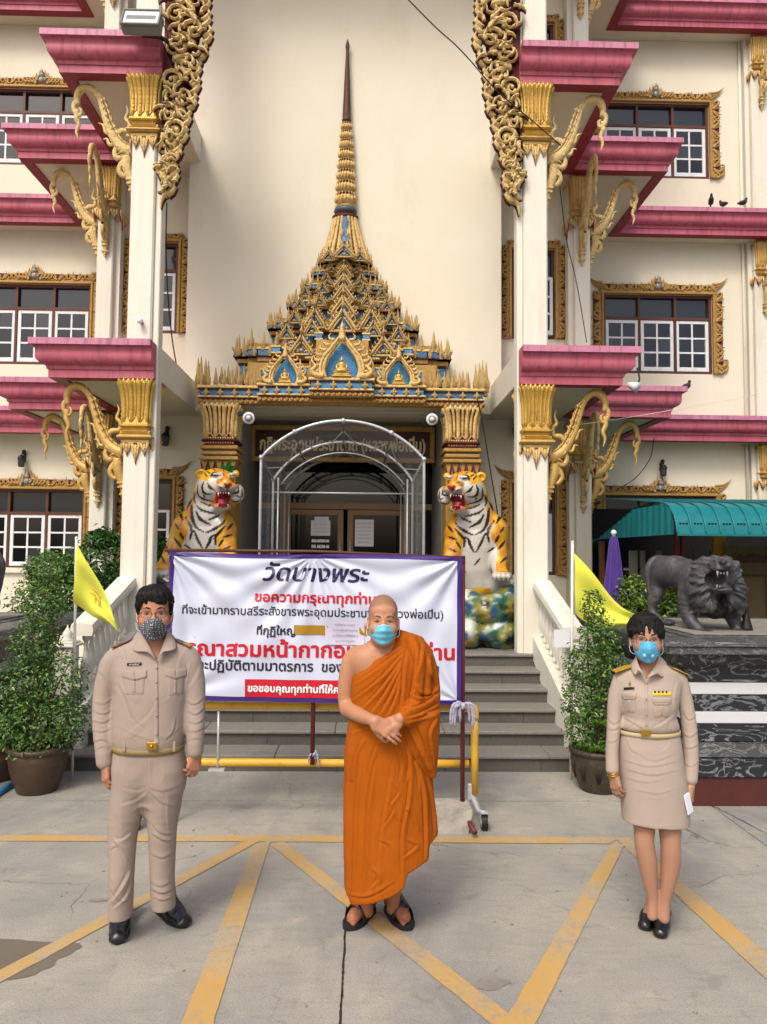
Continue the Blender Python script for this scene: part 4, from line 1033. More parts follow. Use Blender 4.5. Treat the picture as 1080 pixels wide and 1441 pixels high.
def tri_gable_mesh():
    """small pointed gable with flame edges, unit width, faces -y"""
    b = MB(); b.mi = 0
    for sg in (-1, 1):
        q = spline([(sg * .50, 0, .05), (sg * .44, .16, .07), (sg * .28, .42, .065), (sg * .10, .72, .06), (0, 1.06, .02)], 4)
        b.tube([(v[0], -.08, v[1]) for v in q], [v[2] for v in q], 6)
        q = spline([(sg * .36, 0, .03), (sg * .32, .12, .035), (sg * .19, .34, .035), (sg * .05, .55, .03)], 3); b.tube([(v[0], -.10, v[1]) for v in q], [v[2] for v in q], 5)
        for t in range(4):
            x = sg * (.48 - .11 * t); z = .14 + .19 * t
            b.tube([(x, -.07, z), (x + sg * .09, -.07, z + .06), (x + sg * .10, -.07, z + .17)], [.05, .045, .005], 5)
        b.tube([(sg * .5, -.07, .02), (sg * .62, -.07, .04), (sg * .66, -.07, .18)], [.06, .05, .005], 5)
    b.tube([(0, -.1, .98), (0, -.1, 1.2), (0, -.1, 1.45)], [.07, .05, .005], 6)
    b.box(-.5, .5, -.1, .02, -.06, .03)
    b.mi = 1; b.prism([(-.40, -.02, .02), (.40, -.02, .02), (.20, -.02, .42), (0, -.02, .78), (-.20, -.02, .42)], (0, .03, 0))
    b.mi = 2; b.sphere((0, -.06, .18), .10, 5, (1.3, .6, 1.2)); b.sphere((-.15, -.05, .10), .07, 5); b.sphere((.15, -.05, .10), .07, 5)
    return b.mesh('gablet', [M_GOLDO, M_BLUE, M_SILV])
ME_GAB = tri_gable_mesh()
def ledge(b, u0, u1, y0, y1, z0, z1):
    """one moulded block: red/gold base, blue band, gold top"""
    h = z1 - z0
    b.mi = 2; b.box(XC + u0 + .02, XC + u1 - .02, y0 + .03, y1, z0, z0 + h * .12)
    b.mi = 0; b.box(XC + u0, XC + u1, y0 + .012, y1, z0 + h * .12, z0 + h * .26, .006)
    b.mi = 1; b.box(XC + u0 + .028, XC + u1 - .028, y0 + .035, y1, z0 + h * .26, z0 + h * .70)
    b.mi = 2; b.box(XC + u0 + .012, XC + u1 - .012, y0 + .02, y1, z0 + h * .70, z0 + h * .80)
    b.mi = 0; b.box(XC + u0 - .008, XC + u1 + .008, y0, y1, z0 + h * .80, z1, .008)
def pins(u0, u1, y, z, h, n, skip=None):
    for i in range(n):
        u = u0 + (u1 - u0) * i / max(1, n - 1)
        if skip and abs(u) < skip: continue
        hh = h * random.uniform(.92, 1.08)
        place(ME_PIN, 'pinnacle', ped, (XC + u, y, z), (R(random.uniform(-3, 3)), R(random.uniform(-3, 3)), random.uniform(0, 1)), (hh * .48, hh * .48, hh))
def bosses(u0, u1, y, z, r, n):
    for i in range(n):
        u = u0 + (u1 - u0) * (i + .5) / n
        place(ME_BOSS, 'flower_boss', ped, (XC + u, y, z), sc=(r * .8, r * .8, r))
zc0, zc1 = P(483, 588, 9.1).z, P(483, 545, 9.1).z
segs = [(1.83, 9.30, 0.0), (1.06, 9.18, .0), (.405, 9.06, .0)]
ZBOT = [3.764, 3.776, 3.822]; ZTOP = [3.99, 4.0, 4.053]      # half width, front, drop
b = MB()
for q, (hw_, yf, dz) in enumerate(segs):
    z0 = ZBOT[q]
    b.mi = 0; b.box(XC - hw_, XC + hw_, yf + .04, yf + .17, z0 + .001 * q, z0 + .05, .008)
    n = int(hw_ * 2 / .065)
    for i in range(n):
        u = -hw_ + (i + .5) * 2 * hw_ / n
        b.tube([(XC + u, yf + .035, z0 + .008), (XC + u + .02, yf + .03, z0 + .03), (XC + u - .005, yf + .035, z0 + .048)], [.014, .018, .008], 4)
b.build('carved_band', [M_GOLDC, M_BLUE, M_GROUND], ped)
for q, (hw_, yf, dz) in enumerate(segs):
    b = MB(); ledge(b, -hw_, hw_, yf, 9.9 + q * .002, ZBOT[q] + .052, ZTOP[q]); b.build('cornice_tier', [M_GOLDO, M_BLUEL if q else M_BLUE, M_GROUND], ped)
bosses(-.39, .39, 9.075, (ZBOT[2] + ZTOP[2]) / 2 + .02, .062, 4)
for sg in (-1, 1):
    bosses(*sorted((sg * .43, sg * 1.04)), 9.195, (ZBOT[1] + ZTOP[1]) / 2 + .02, .058, 4); bosses(*sorted((sg * 1.09, sg * 1.81)), 9.315, (ZBOT[0] + ZTOP[0]) / 2 + .02, .056, 4)
z0 = 3.66
zt0 = z0 + .33
for sg in (-1, 1):
    for u, y, h in ((1.80, 9.36, .40), (1.72, 9.42, .36), (1.87, 9.5, .42), (1.62, 9.38, .26), (1.80, 9.62, .44), (1.90, 9.72, .40)):
        place(ME_PIN, 'pinnacle', ped, (XC + sg * u, y, zt0 - .01), (0, 0, .3), (h * .36, h * .36, h))
    pins(*sorted((sg * 1.12, sg * 1.60)), 9.36, zt0, .24, 6); pins(*sorted((sg * 1.16, sg * 1.56)), 9.45, zt0 + .05, .24, 5)
TIERS = [(152, 533, 502), (106, 488, 462), (80, 452, 431), (61, 424, 406), (47, 401, 386), (38, 383, 369)]
yd = [9.34, 9.42, 9.50, 9.56, 9.62, 9.67]
for k, (hp, pb, pt_) in enumerate(TIERS):
    d = yd[k]; hw_ = hp * d / F_PX; zb_ = P(484, pb, d).z; zt_ = P(484, pt_, d).z; nx = TIERS[k + 1] if k + 1 < len(TIERS) else None
    lift = P(484, (TIERS[k + 1][1] if nx else 362), yd[min(k + 1, 5)]).z
    b = MB()
    b.mi = 3; b.box(XC - hw_ * .9, XC + hw_ * .9, d + .12, 9.9, zb_ - .1, lift + .04)
    steps_ = [(1.0, .14), (.80, .08), (.58, .03)]
    b.build('tier_core', [M_GOLDO, M_BLUE, M_GROUND, M_GOLDC], ped)
    for q, (fr, dy) in enumerate(steps_):
        b = MB(); h = zt_ - zb_
        ledge(b, -hw_ * fr, hw_ * fr, d + dy, 9.9, zb_ - .004 * q, zb_ + h * (.98 + .05 * q))
        b.build('mosaic_ledge', [M_GOLDO, M_BLUEL if (q + k) % 3 == 0 else M_BLUE, M_GROUND], ped)
    ph = (lift - zt_) * 1.05 + .07
    nn = [7, 6, 5, 5, 4, 4][k]
    b = MB()
    for sg in (-1, 1):
        for fr in (.97, .86, .74, .62, .48):
            w = hw_ * .055; x = XC + sg * hw_ * fr; y_ = d + .10 * (fr - .3)
            b.mi = 1; b.box(x - w, x + w, y_, 9.9, zt_, zt_ + ph * .42); b.mi = 0; b.box(x - w * 1.3, x + w * 1.3, y_ - .01, 9.9, zt_ + ph * .42, zt_ + ph * .55)
            b.mi = 2; b.box(x - w * 1.1, x + w * 1.1, y_ - .004, 9.9, zt_, zt_ + ph * .08)
    o_ = b.build('mosaic_blocks', [M_GOLDO, M_BLUE, M_GROUND], ped); o_['kind'] = 'stuff'
    for sg in (-1, 1):
        for j, fr in enumerate((1.0, .93, .86, .74, .62, .48)[:nn]):
            h = ph * (1.15 if fr > .8 else .95)
            place(ME_PIN, 'pinnacle', ped, (XC + sg * hw_ * fr, d + .12 * (fr - .3) - .01, zt_ + (ph * .5 if fr in (.97, .86, .74, .62, .48) else 0)), (0, 0, random.random()), (h * .46, h * .46, h))
        place(ME_PIN, 'pinnacle', ped, (XC + sg * hw_ * 1.0, d + .26, zt_), (0, 0, .2), (ph * .5, ph * .5, ph * 1.5))
        pins(*sorted((sg * hw_ * .10, sg * hw_ * .97)), d + .02, zt_ + .0, ph * .8, 7 - k // 2)
        pins(*sorted((sg * hw_ * .16, sg * hw_ * .9)), d + .05, zt_ + ph * .35, ph * .75, 6 - k // 2)
        if k > 0 or True:
            g = hw_ * (.30 if k else .22)
            place(ME_GAB, 'gablet', ped, (XC + sg * hw_ * .38, d - .03, zt_ + .01), sc=(g, .35, (lift - zt_) * 1.0 + .02))
    if k >= 2 : place(ME_GAB, 'gablet', ped, (XC, d - .07, zt_ + .02), sc=(hw_ * .46, .4, (lift - zt_) * 1.05 + .03))
    bosses(-hw_ * .97, -hw_ * .6, d + .10, (zb_ + zt_) / 2, (zt_ - zb_) * .26, 2); bosses(hw_ * .6, hw_ * .97, d + .10, (zb_ + zt_) / 2, (zt_ - zb_) * .26, 2)
for py, w_, dd, hh_ in ((466, .34, 9.26, .30), (444, .30, 9.34, .27), (424, .27, 9.40, .24), (406, .24, 9.46, .21), (391, .20, 9.52, .18), (379, .17, 9.58, .15)):
    place(ME_GAB, 'gablet', ped, (XC, dd, P(484, py, dd).z), sc=(w_, .4, hh_))
    for sg in (-1, 1):
        place(ME_GAB, 'gablet', ped, (XC + sg * w_ * 1.15, dd + .05, P(484, py + 5, dd).z), sc=(w_ * .62, .35, hh_ * .72))
        if py > 400: place(ME_GAB, 'gablet', ped, (XC + sg * w_ * 2.1, dd + .09, P(484, py + 9, dd).z), sc=(w_ * .55, .35, hh_ * .66))
DB = 9.74
zb_, zt_ = P(484, 371, DB).z, P(486, 306, DB).z; hb = 36 * DB / F_PX; ht = 17 * DB / F_PX; H = zt_ - zb_
b = MB()
def bellr(t): return hb * (1 - t) ** 1.2 * .55 + hb * .45 * (1 - t) + ht * t + 0 * t
b.mi = 2; b.grid(lambda u, v: (XC + bellr(v) * .93 * math.cos(math.pi * (1 + u)), DB + .08 + .75 * bellr(v) * math.sin(math.pi * (1 + u)), zb_ + H * v), 20, 8)
b.mi = 0
for i in range(11):
    a = math.pi * (1 + (i + .5) / 11)
    if i == 5: continue
    pts = []; rad = []
    for j in range(22):
        t = j / 21; r_ = bellr(t); pts.append((XC + r_ * math.cos(a), DB + .08 + .78 * r_ * math.sin(a), zb_ + H * t)); rad.append((.034 - .016 * t) * (1.12 if j % 2 else .82))
    b.tube(pts, rad, 6)
b.mi = 1; b.box(XC - .05, XC + .05, DB + .04 - hb * .78, DB + .0, zb_, zb_ + H * .45); b.box(XC - .035, XC + .035, DB + .08 - bellr(.55) * .82, DB, zb_ + H * .5, zb_ + H * .95)
b.mi = 0
for q, zz in enumerate((.18, .48)):
    for sg in (-1, 1): b.tube([(XC + sg * .015, DB + .05 - hb * .80 + q * .06, zb_ + H * zz), (XC + sg * .05, DB + .05 - hb * .8 + q * .06, zb_ + H * (zz + .06)), (XC + sg * .035, DB + .05 - hb * .8 + q * .06, zb_ + H * (zz + .14)), (XC + sg * .06, DB + .05 - hb * .8 + q * .06, zb_ + H * (zz + .2))], [.014, .018, .014, .004], 5)
b.build('bell', [M_GOLDO, M_BLUE, M_GROUND], ped)
place(ME_GAB, 'gablet', ped, (XC, DB - hb * .8, zb_ - .02), sc=(hb * .8, .3, H * .28)); place(ME_GAB, 'gablet', ped, (XC - hb * .62, DB - hb * .5, zb_ - .03), sc=(hb * .5, .3, H * .24)); place(ME_GAB, 'gablet', ped, (XC + hb * .62, DB - hb * .5, zb_ - .03), sc=(hb * .5, .3, H * .24))
DS = 9.84
def zz(py): return P(488, py, DS).z
def hw(px): return px * DS / F_PX
b = MB(); cx = P(487, 200, DS).x
cxb = XC
def lat(prof, m, n=20): b.mi = m; b.lathe([(hw(r_), zz(y_)) for r_, y_ in prof], (cxb, DS - .02, 0), n, sy=.8)
lat([(17, 312), (19, 310), (19, 307), (16, 306)], 2); lat([(12, 306), (16, 304), (12, 303)], 2)
lat([(13, 303), (17, 300), (16, 296), (12, 293)], 3); lat([(12, 295), (15, 293), (11, 291)], 0)
y = 290.0; r0 = 14.2
rings = []
for k in range(8):
    h = 17.2 - .75 * k; r_ = 14.2 - .95 * k
    lat([(r_ * .72, y), (r_ * .98, y - h * .18), (r_, y - h * .36), (r_ * .9, y - h * .62), (r_ * .72, y - h * .74)], 0)
    lat([(r_ * .72, y - h * .74), (r_ * .92, y - h * .8), (r_ * .92, y - h * .88), (r_ * .66, y - h * .97)], 2)
    b.mi = 0
    for j in range(9):
        a = math.pi * (1 + (j + .5) / 9); x_ = cxb + math.cos(a) * hw(r_); yy = DS - .02 + math.sin(a) * hw(r_) * .8
        b.tube([(x_, yy, zz(y - h * .12)), (cxb + math.cos(a) * hw(r_ * 1.06), DS - .02 + math.sin(a) * hw(r_ * 1.06) * .8, zz(y - h * .4)), (x_, yy, zz(y - h * .72))], [hw(r_ * .10), hw(r_ * .17), hw(.5)], 5)
        b.sphere((cxb + math.cos(a) * hw(r_ * .95), DS - .02 + math.sin(a) * hw(r_ * .95) * .8, zz(y - h * .84)), hw(r_ * .10), 4)
    y -= h
ytop = y
b.build('lotus_rings', [M_GOLDO, M_BLUE, M_GROUND, mat('blue_grey_collar', '3a4a58', .5, col2='55606a', scale=20, amt=.8)], ped)
b = MB(); prof = [(6.4, ytop), (6.8, ytop - 3), (6.0, ytop - 5), (6.2, ytop - 8)]
for i in range(14):
    t = i / 13; prof.append((6.2 - 3.9 * t, ytop - 8 - t * (ytop - 8 - 74)))
prof += [(2.6, 70), (3.3, 67), (2.2, 62), (.3, 56)]
b.lathe([(hw(r_), zz(y_)) for r_, y_ in prof], (cxb, DS - .02, 0), 12, sy=.9); b.build('needle', M_BRN, ped)
def niche(cu, y, zb, w, h, label=None):
    b = MB(); b.mi = 1
    q = [(0, .02), (.33, .02), (.36, .25), (.30, .52), (.16, .76), (0, .98)]
    pl = [(XC + cu + p[0] * w, y + .10, zb + p[1] * h) for p in q] + [(XC + cu - p[0] * w, y + .10, zb + p[1] * h) for p in q[::-1][1:-1]]
    b.prism(pl, (0, .02, 0))
    b.mi = 0
    for sg in (-1, 1):
        for (o, r_, yy) in ((.0, .05, 0), (.07, .04, -.02)):
            c = spline([(sg * (.36 + o), 0), (sg * (.41 + o), .22), (sg * (.34 + o), .52), (sg * (.18 + o * .6), .80), (0, 1.08 + o)], 6)
            b.tube([(XC + cu + p[0] * w, y + yy, zb + p[1] * h) for p in c], [w * r_] * (len(c) - 4) + [w * r_ * .8, w * r_ * .6, w * r_ * .4, w * r_ * .1], 6)
        for t in range(7):
            z_ = .16 + .135 * t; x_ = sg * np.interp(z_, [0, .25, .55, .82, 1.1], [.48, .53, .45, .28, .06])
            q = spline([(x_, z_), (x_ + sg * .09, z_ + .02), (x_ + sg * .13, z_ + .09), (x_ + sg * .08, z_ + .17)], 3)
            b.tube([(XC + cu + p[0] * w, y - .02, zb + p[1] * h) for p in q], [w * .045 * (1 - .9 * i / (len(q) - 1)) + .001 for i in range(len(q))], 5)
        q = spline([(sg * .40, .04), (sg * .56, .05), (sg * .66, .16), (sg * .58, .28), (sg * .66, .42), (sg * .62, .56)], 4)
        b.tube([(XC + cu + p[0] * w, y - .04, zb + p[1] * h) for p in q], [w * .075 * (1 - .9 * i / (len(q) - 1)) + .001 for i in range(len(q))], 6)
    b.tube([(XC + cu, y, zb + h * 1.06), (XC + cu, y, zb + h * 1.24), (XC + cu, y, zb + h * 1.48)], [w * .09, w * .06, w * .006], 6)
    for t in range(5): b.sphere((XC + cu, y - .03, zb + h * (1.02 + .07 * t)), w * (.09 - .014 * t), 5)
    n_ = b.build('niche', [M_GOLDO, M_BLUEL], ped)
    g = MB(); sc = h * .30; c = Vector((XC + cu, y - .01, zb + .02 * h))
    g.T = Matrix.Translation(c) @ Matrix.Scale(sc, 4)
    g.box(-.8, .8, -.3, .35, 0, .16, .03); g.box(-.66, .66, -.24, .3, .16, .34, .03); g.box(-.74, .74, -.28, .3, .34, .42, .02)
    g.tube([(-.58, -.12, .52), (-.3, -.26, .5), (0, -.3, .52), (.3, -.26, .5), (.58, -.12, .52)], [.10, .13, .12, .13, .10], 8)
    g.lathe([(.36, .46), (.33, .7), (.29, .9), (.36, 1.12), (.30, 1.22), (.10, 1.28), (.10, 1.34)], (0, 0, 0), 10, sy=.7)
    for sg in (-1, 1): g.tube([(sg * .34, 0, 1.14), (sg * .44, -.06, .86), (sg * .34, -.2, .62), (sg * .06, -.3, .62)], [.09, .085, .075, .06], 7)
    g.sphere((0, -.02, 1.46), .155, 8, (1, 1, 1.15)); g.sphere((0, 0, 1.62), .09, 6); g.lathe([(.05, 1.66), (.03, 1.76), (.003, 1.9)], n=6)
    for sg in (-1, 1): g.sphere((sg * .155, 0, 1.43), .035, 4, (.6, 1, 1.8))
    g.build('seated_figure', M_GOLDB, n_)
zn = ZTOP[2]
niche(0, 9.10, zn, .56, .49)
for sg in (-1, 1): niche(sg * .715, 9.22, ZTOP[1], .40, .35)
for sg in (-1, 1):
    place(ME_GAB, 'gablet', ped, (XC + sg * .52, 9.30, P(484, 500, 9.3).z), sc=(.30, .5, .26)); place(ME_GAB, 'gablet', ped, (XC + sg * .36, 9.34, P(484, 462, 9.34).z), sc=(.26, .5, .26))
    pins(*sorted((sg * .40, sg * .52)), 9.2, zn, .26, 2); pins(*sorted((sg * .93, sg * 1.03)), 9.24, ZTOP[1], .22, 2)
b = MB(); b.mi = 0; b.box(XC - .33, XC + .33, 9.24, 9.9, zn - .02, zn + .52); b.box(XC - 1.2, XC + 1.2, 9.36, 9.9, ZTOP[1] - .05, ZTOP[1] + .30)
b.build('tier_core', M_GOLDC, ped)
b = MB(); b.mi = 1
for sg in (-1, 1):
    for (u, z_, w, h) in ((.47, .12, .045, .10), (.97, .10, .05, .08), (.42, .36, .04, .07), (.62, .46, .05, .07), (.84, .42, .05, .06), (.30, .60, .04, .06)):
        x = XC + sg * u; b.mi = 1; b.box(x - w, x + w, 9.27, 9.5, ZTOP[1] + z_, ZTOP[1] + z_ + h); b.mi = 0; b.box(x - w - .012, x + w + .012, 9.26, 9.5, ZTOP[1] + z_ + h, ZTOP[1] + z_ + h + .02); b.box(x - w - .012, x + w + .012, 9.26, 9.5, ZTOP[1] + z_ - .02, ZTOP[1] + z_)
o_ = b.build('mosaic_blocks', [M_GOLDO, M_BLUEL], ped); o_['kind'] = 'stuff'
def text_mask(txt, cell, size=1.0, shear=0.0, bold=0.0):
    c = bpy.data.curves.new('lettering_source', 'FONT'); c.body = txt; c.size = 1.0; c.fill_mode = 'NONE'; c.resolution_u = 6; c.shear = shear
    o = bpy.data.objects.new('lettering_source', c); COL.objects.link(o)
    bpy.context.view_layer.update()
    me = o.to_mesh(); n = len(me.vertices); V = np.zeros(n * 3); me.vertices.foreach_get('co', V); V = V.reshape(-1, 3)[:, :2] * size
    E = np.zeros(len(me.edges) * 2, int); me.edges.foreach_get('vertices', E); E = E.reshape(-1, 2)
    o.to_mesh_clear(); bpy.data.objects.remove(o); bpy.data.curves.remove(c)
    seg = []
    for a, b_ in E:
        if abs(a - b_) == 1: seg.append((min(a, b_), max(a, b_)))
        else: seg.append((max(a, b_), min(a, b_)))
    seg = np.array(seg); lo = V.min(0) - .02 * size; hi = V.max(0) + .02 * size
    nx, ny = int((hi[0] - lo[0]) / cell) + 1, int((hi[1] - lo[1]) / cell) + 1
    W = np.zeros((ny, nx + 1), np.int32)
    for a, b_ in seg:
        (x0, y0), (x1, y1) = V[a], V[b_]
        if y0 == y1: continue
        d = 1 if y1 > y0 else -1
        if d < 0: x0, y0, x1, y1 = x1, y1, x0, y0
        j0 = int(math.ceil((y0 - lo[1]) / cell - .5)); j1 = int(math.ceil((y1 - lo[1]) / cell - .5))
        for j in range(max(j0, 0), min(j1, ny)):
            y = lo[1] + (j + .5) * cell; x = x0 + (x1 - x0) * (y - y0) / (y1 - y0)
            i = min(max(int(math.ceil((x - lo[0]) / cell - .5)), 0), nx); W[j, i] += d
    M = np.cumsum(W, 1)[:, :nx] != 0
    k = int(round(bold / cell))
    if k > 0:
        B = M.copy()
        for dy in range(-k, k + 1):
            for dx in range(-k, k + 1):
                if dx * dx + dy * dy <= k * k + .5: B |= np.roll(np.roll(M, dy, 0), dx, 1)
        M = B
    return M, lo, V.min(0), V.max(0)
def text_quads(txt, width, cell=.0013, shear=0.0, bold=0.0, hs=1.0):
    """quads in the plane, centred on x, baseline y=0, scaled to width"""
    _, _, a, c = text_mask(txt, .02, 1.0, shear)
    size = width / (c[0] - a[0])
    M, lo, a, c = text_mask(txt, cell, size, shear, bold)
    cx = (a[0] + c[0]) / 2; out = []
    for j in range(M.shape[0]):
        r_ = np.flatnonzero(np.diff(np.r_[0, M[j].astype(np.int8), 0]))
        for i0, i1 in zip(r_[::2], r_[1::2]):
            x = i0
            while x < i1:
                x2 = min(i1, x + 40)
                out.append((lo[0] + x * cell - cx, lo[0] + x2 * cell - cx, (lo[1] + j * cell) * hs, (lo[1] + (j + 1) * cell) * hs)); x = x2
    return out
def text_obj(name, quads, f, m, parent):
    b = MB(); vs = []; fs = []
    for x0, x1, z0, z1 in quads:
        n = len(vs); vs += [f(x0, z0), f(x1, z0), f(x1, z1), f(x0, z1)]; fs.append((n, n + 1, n + 2, n + 3))
    b.add(vs, fs, False); return b.build(name, m, parent)
M_VINYL = mat('white_vinyl_banner', 'c3c9dc', .38, col2='b8bfd6', scale=1.2, amt=.5, spec=.5)
M_NAVY = mat('navy_print', '221c4e', .45); M_REDP = mat('red_print', 'b81428', .45); M_BLK = mat('dark_print', '24242e', .45); M_PURP = mat('purple_print', '3a1f6e', .45)
M_TAPE = mat('brown_packing_tape', '9a7420', .35, col2='ad8428', scale=20, amt=.6)
M_WPRINT = mat('white_print', 'e4e4e8', .45)
DBAN = 5.20
def ban_y(x, z):
    """wrinkles of the sheet, pulled from its tied points"""
    tl, tr, tc, br, bl = P(238, 778, DBAN), P(648, 786, DBAN), P(442, 781, DBAN), P(648, 988, DBAN), P(240, 985, DBAN)
    v = 0.0
    for c, a0, a1, n, amp in ((tl, -1.35, -.12, 4.5, .022), (tr, -3.0, -1.8, 4.0, .018), (tc, -2.9, -.25, 6, .013), (br, 1.7, 2.9, 4, .012), (bl, .3, 1.4, 4, .012)):
        dx, dz = x - c.x, z - c.z; r_ = math.hypot(dx, dz)
        if r_ < 1e-4: continue
        a = math.atan2(dz, dx)
        if a0 - .3 < a < a1 + .3: v += amp * math.sin((a - a0) * n * 3.2 + r_ * 1.5) * min(1, r_ / .10) * math.exp(-r_ * 1.5) * min(1, (a - a0 + .3) * 3) * min(1, (a1 + .3 - a) * 3)
    v *= 1.1
    v += .010 * mnoise.noise(Vector((x * 2.1, z * 4, 3))) + .006 * math.sin(x * 7 + z * 3)
    return v
ban = thing('notice_banner', 'wide white vinyl banner with purple border and red and navy Thai lettering', 'banner', tuple(G(443, 1140)))
x0, x1 = P(236, 880, DBAN).x, P(650, 880, DBAN).x
def bz(u, v):     # u 0..1 left-right, v 0..1 bottom-top ; edges read off the photograph
    top = P(235 + 415 * u, 776 + 8 * u + 4 * math.sin(u * 6.28 * 1) * .4, DBAN).z; bot = P(235 + 415 * u, 985 + 7 * u, DBAN).z
    return bot + (top - bot) * v
b = MB(); NU, NV = 190, 100
def bf(u, v):
    x = x0 + (x1 - x0) * u; z = bz(u, v); return (x, DBAN + ban_y(x, z), z)
vs = [bf(i / (NU - 1), j / (NV - 1)) for j in range(NV) for i in range(NU)]; fs = []; ms = []
for j in range(NV - 1):
    for i in range(NU - 1):
        u, v = (i + .5) / (NU - 1), (j + .5) / (NV - 1)
        fs.append((j * NU + i, j * NU + i + 1, (j + 1) * NU + i + 1, (j + 1) * NU + i)); ms.append(1 if (u < .016 or u > .984 or v > .965 or v < .028) else 0)
n0 = len(b.v); b.add(vs, fs, True); b.m[-len(fs):] = ms
b.build('sheet', [M_VINYL, M_PURP], ban)
def ban_text(txt, pxc, base, wpx, m, bold=.0, shear=0.0, hs=1.0, cell=.0013):
    k = DBAN / F_PX * 1.0; c = P(pxc, base, DBAN)
    q = text_quads(txt, wpx * k, cell, shear, bold, hs)
    tilt = math.tan(R(-.75))
    return text_obj('lettering', q, lambda x, z: (c.x + x, DBAN + ban_y(c.x + x, c.z + z + x * tilt) - .0035, c.z + z + x * tilt), m, ban)
ban_text('วัดบางพระ', 445, 818, 148, M_NAVY, .0042, .22, .92)
ban_text('ขอความกรุณาทุกท่าน', 444, 848, 168, M_REDP, .0034, 0, .92)
ban_text('ที่จะเข้ามากราบสรีระสังขารพระอุดมประชานาถ (หลวงพ่อเปิ่น)', 441, 867, 364, M_BLK, .0018, 0, 1.02)
ban_text('ที่กุฏิใหญ่', 389, 893, 53, M_BLK, .0024, 0, 1.0)
ban_text('กรุณาสวมหน้ากากอนามัยทุกท่าน', 443, 925, 390, M_REDP, .0056, 0, .92)
ban_text('และปฏิบัติตามมาตรการ  ของคณะกรรมการวัดฯ', 443, 945, 345, M_BLK, .0020, 0, 1.0)
def ban_patch(px0, px1, py0, py1, m, name, off=.0025, curl=0.0, nu=12):
    b = MB()
    def f(u, v):
        p = P(px0 + (px1 - px0) * u, py1 + (py0 - py1) * v + (px0 + (px1 - px0) * u - 443) * .013, DBAN); return (p.x, DBAN + ban_y(p.x, p.z) - off - curl * math.sin(u * 9 + v * 5) * .004, p.z)
    b.grid(f, nu, 8); return b.build(name, m, ban)
ban_patch(345, 542, 957, 982, M_REDP, 'red_box')
k = DBAN / F_PX; c = P(443, 974.5, DBAN)
text_obj('lettering', text_quads('ขอขอบคุณทุกท่านที่ให้ความร่วมมือ', 184 * k, .0013, 0, .0022), lambda x, z: (c.x + x, DBAN + ban_y(c.x + x, c.z + z - .013 * x) - .0065, c.z + z - .013 * x), M_WPRINT, ban)
ban_patch(415, 462, 880, 893, M_TAPE, 'tape', .006); ban_patch(506, 545, 880, 893, M_TAPE, 'tape', .006)
M_SHEET = mat('taped_paper', 'ccc8dc', .5, col2='bdb8d4', scale=8, amt=.5, bump=.3, bscale=12)
ban_patch(458, 513, 873, 907, M_SHEET, 'taped_paper', .009, 1.0)
for i, (px, py, w) in enumerate(((486, 880, 28), (486, 888, 34), (486, 896, 36), (486, 903, 28))):
    c = P(px, py, DBAN); q = text_quads('ขอความร่วมมือทุกท่าน' if i % 2 else 'งดใช้สถานที่ชั่วคราว', w * k, .0014)
    text_obj('lettering', q, lambda x, z: (c.x + x, DBAN + ban_y(c.x + x, c.z + z) - .016, c.z + z), M_GREYWALL, ban)
rack = thing('banner_rack', 'dark red pole rack holding the white banner, feet on rough concrete', 'rack', tuple(G(652, 1150)))
M_DRED = mat('dark_red_pipe_paint', '5c2028', .45, col2='6e2a32', scale=6, amt=.6, bump=.15)
b = MB(); b.tube([P(232, 774, DBAN + .03), P(443, 776, DBAN + .03), P(655, 785, DBAN + .03)], .011, 6); b.build('top_batten', M_FRAME, rack)
for px in (252, 444, 652):
    a = P(px, 782, DBAN + .07); b = MB(); zb = .02 if px != 444 else .40; b.cyl((a.x, a.y, a.z), (a.x, a.y, zb), .016, 10); b.build('upright', M_DRED, rack)
    if px == 652: b = MB(); b.cyl((a.x + .0, a.y - .02, .09), (a.x + .045, a.y - .30, .045), .017, 10); b.build('foot', M_DRED, rack)
b = MB(); a = G(616, 1146); b.prism([(a.x - .2, 5.08, .0), (a.x + .17, 5.06, 0), (a.x + .205, 5.10, .13), (a.x + .2, 5.12, .15), (a.x - .2, 5.10, .15)], (0, .22, 0)); 
blk = b.build('concrete_block', mat('pale_broken_concrete', 'aaa498', .9, col2='8a857a', scale=14, amt=.8, bump=.8, bscale=30, dirt='6a655a', dscale=7, damt=.6)); tag(blk, 'rough grey concrete block weighing down the banner rack', 'block')
b = MB(); b.tube([P(308, 1000, 5.3), P(307, 1080, 5.3)], .009, 8); p_ = P(307, 1081, 5.3); b.box(p_.x - .06, p_.x + .05, 5.26, 5.34, p_.z - .012, p_.z); b.build('grey_stay', M_CHROME, rack)
bar = thing('pipe_barrier', 'yellow painted steel pipe barrier on castors behind the banner', 'barrier', tuple(G(440, 1140)))
DR = 5.32; r_ = .027
def rail(py, pxa, pxb, name='rail', rad=r_):
    b = MB(); b.tube([P(pxa + (pxb - pxa) * i / 6, py + (pxa + (pxb - pxa) * i / 6 - 540) * .006, DR) for i in range(7)], rad, 12); return b.build(name, M_YELLOW, bar)
rail(994, 196, 655); rail(1074, 196, 660, rad=.028)
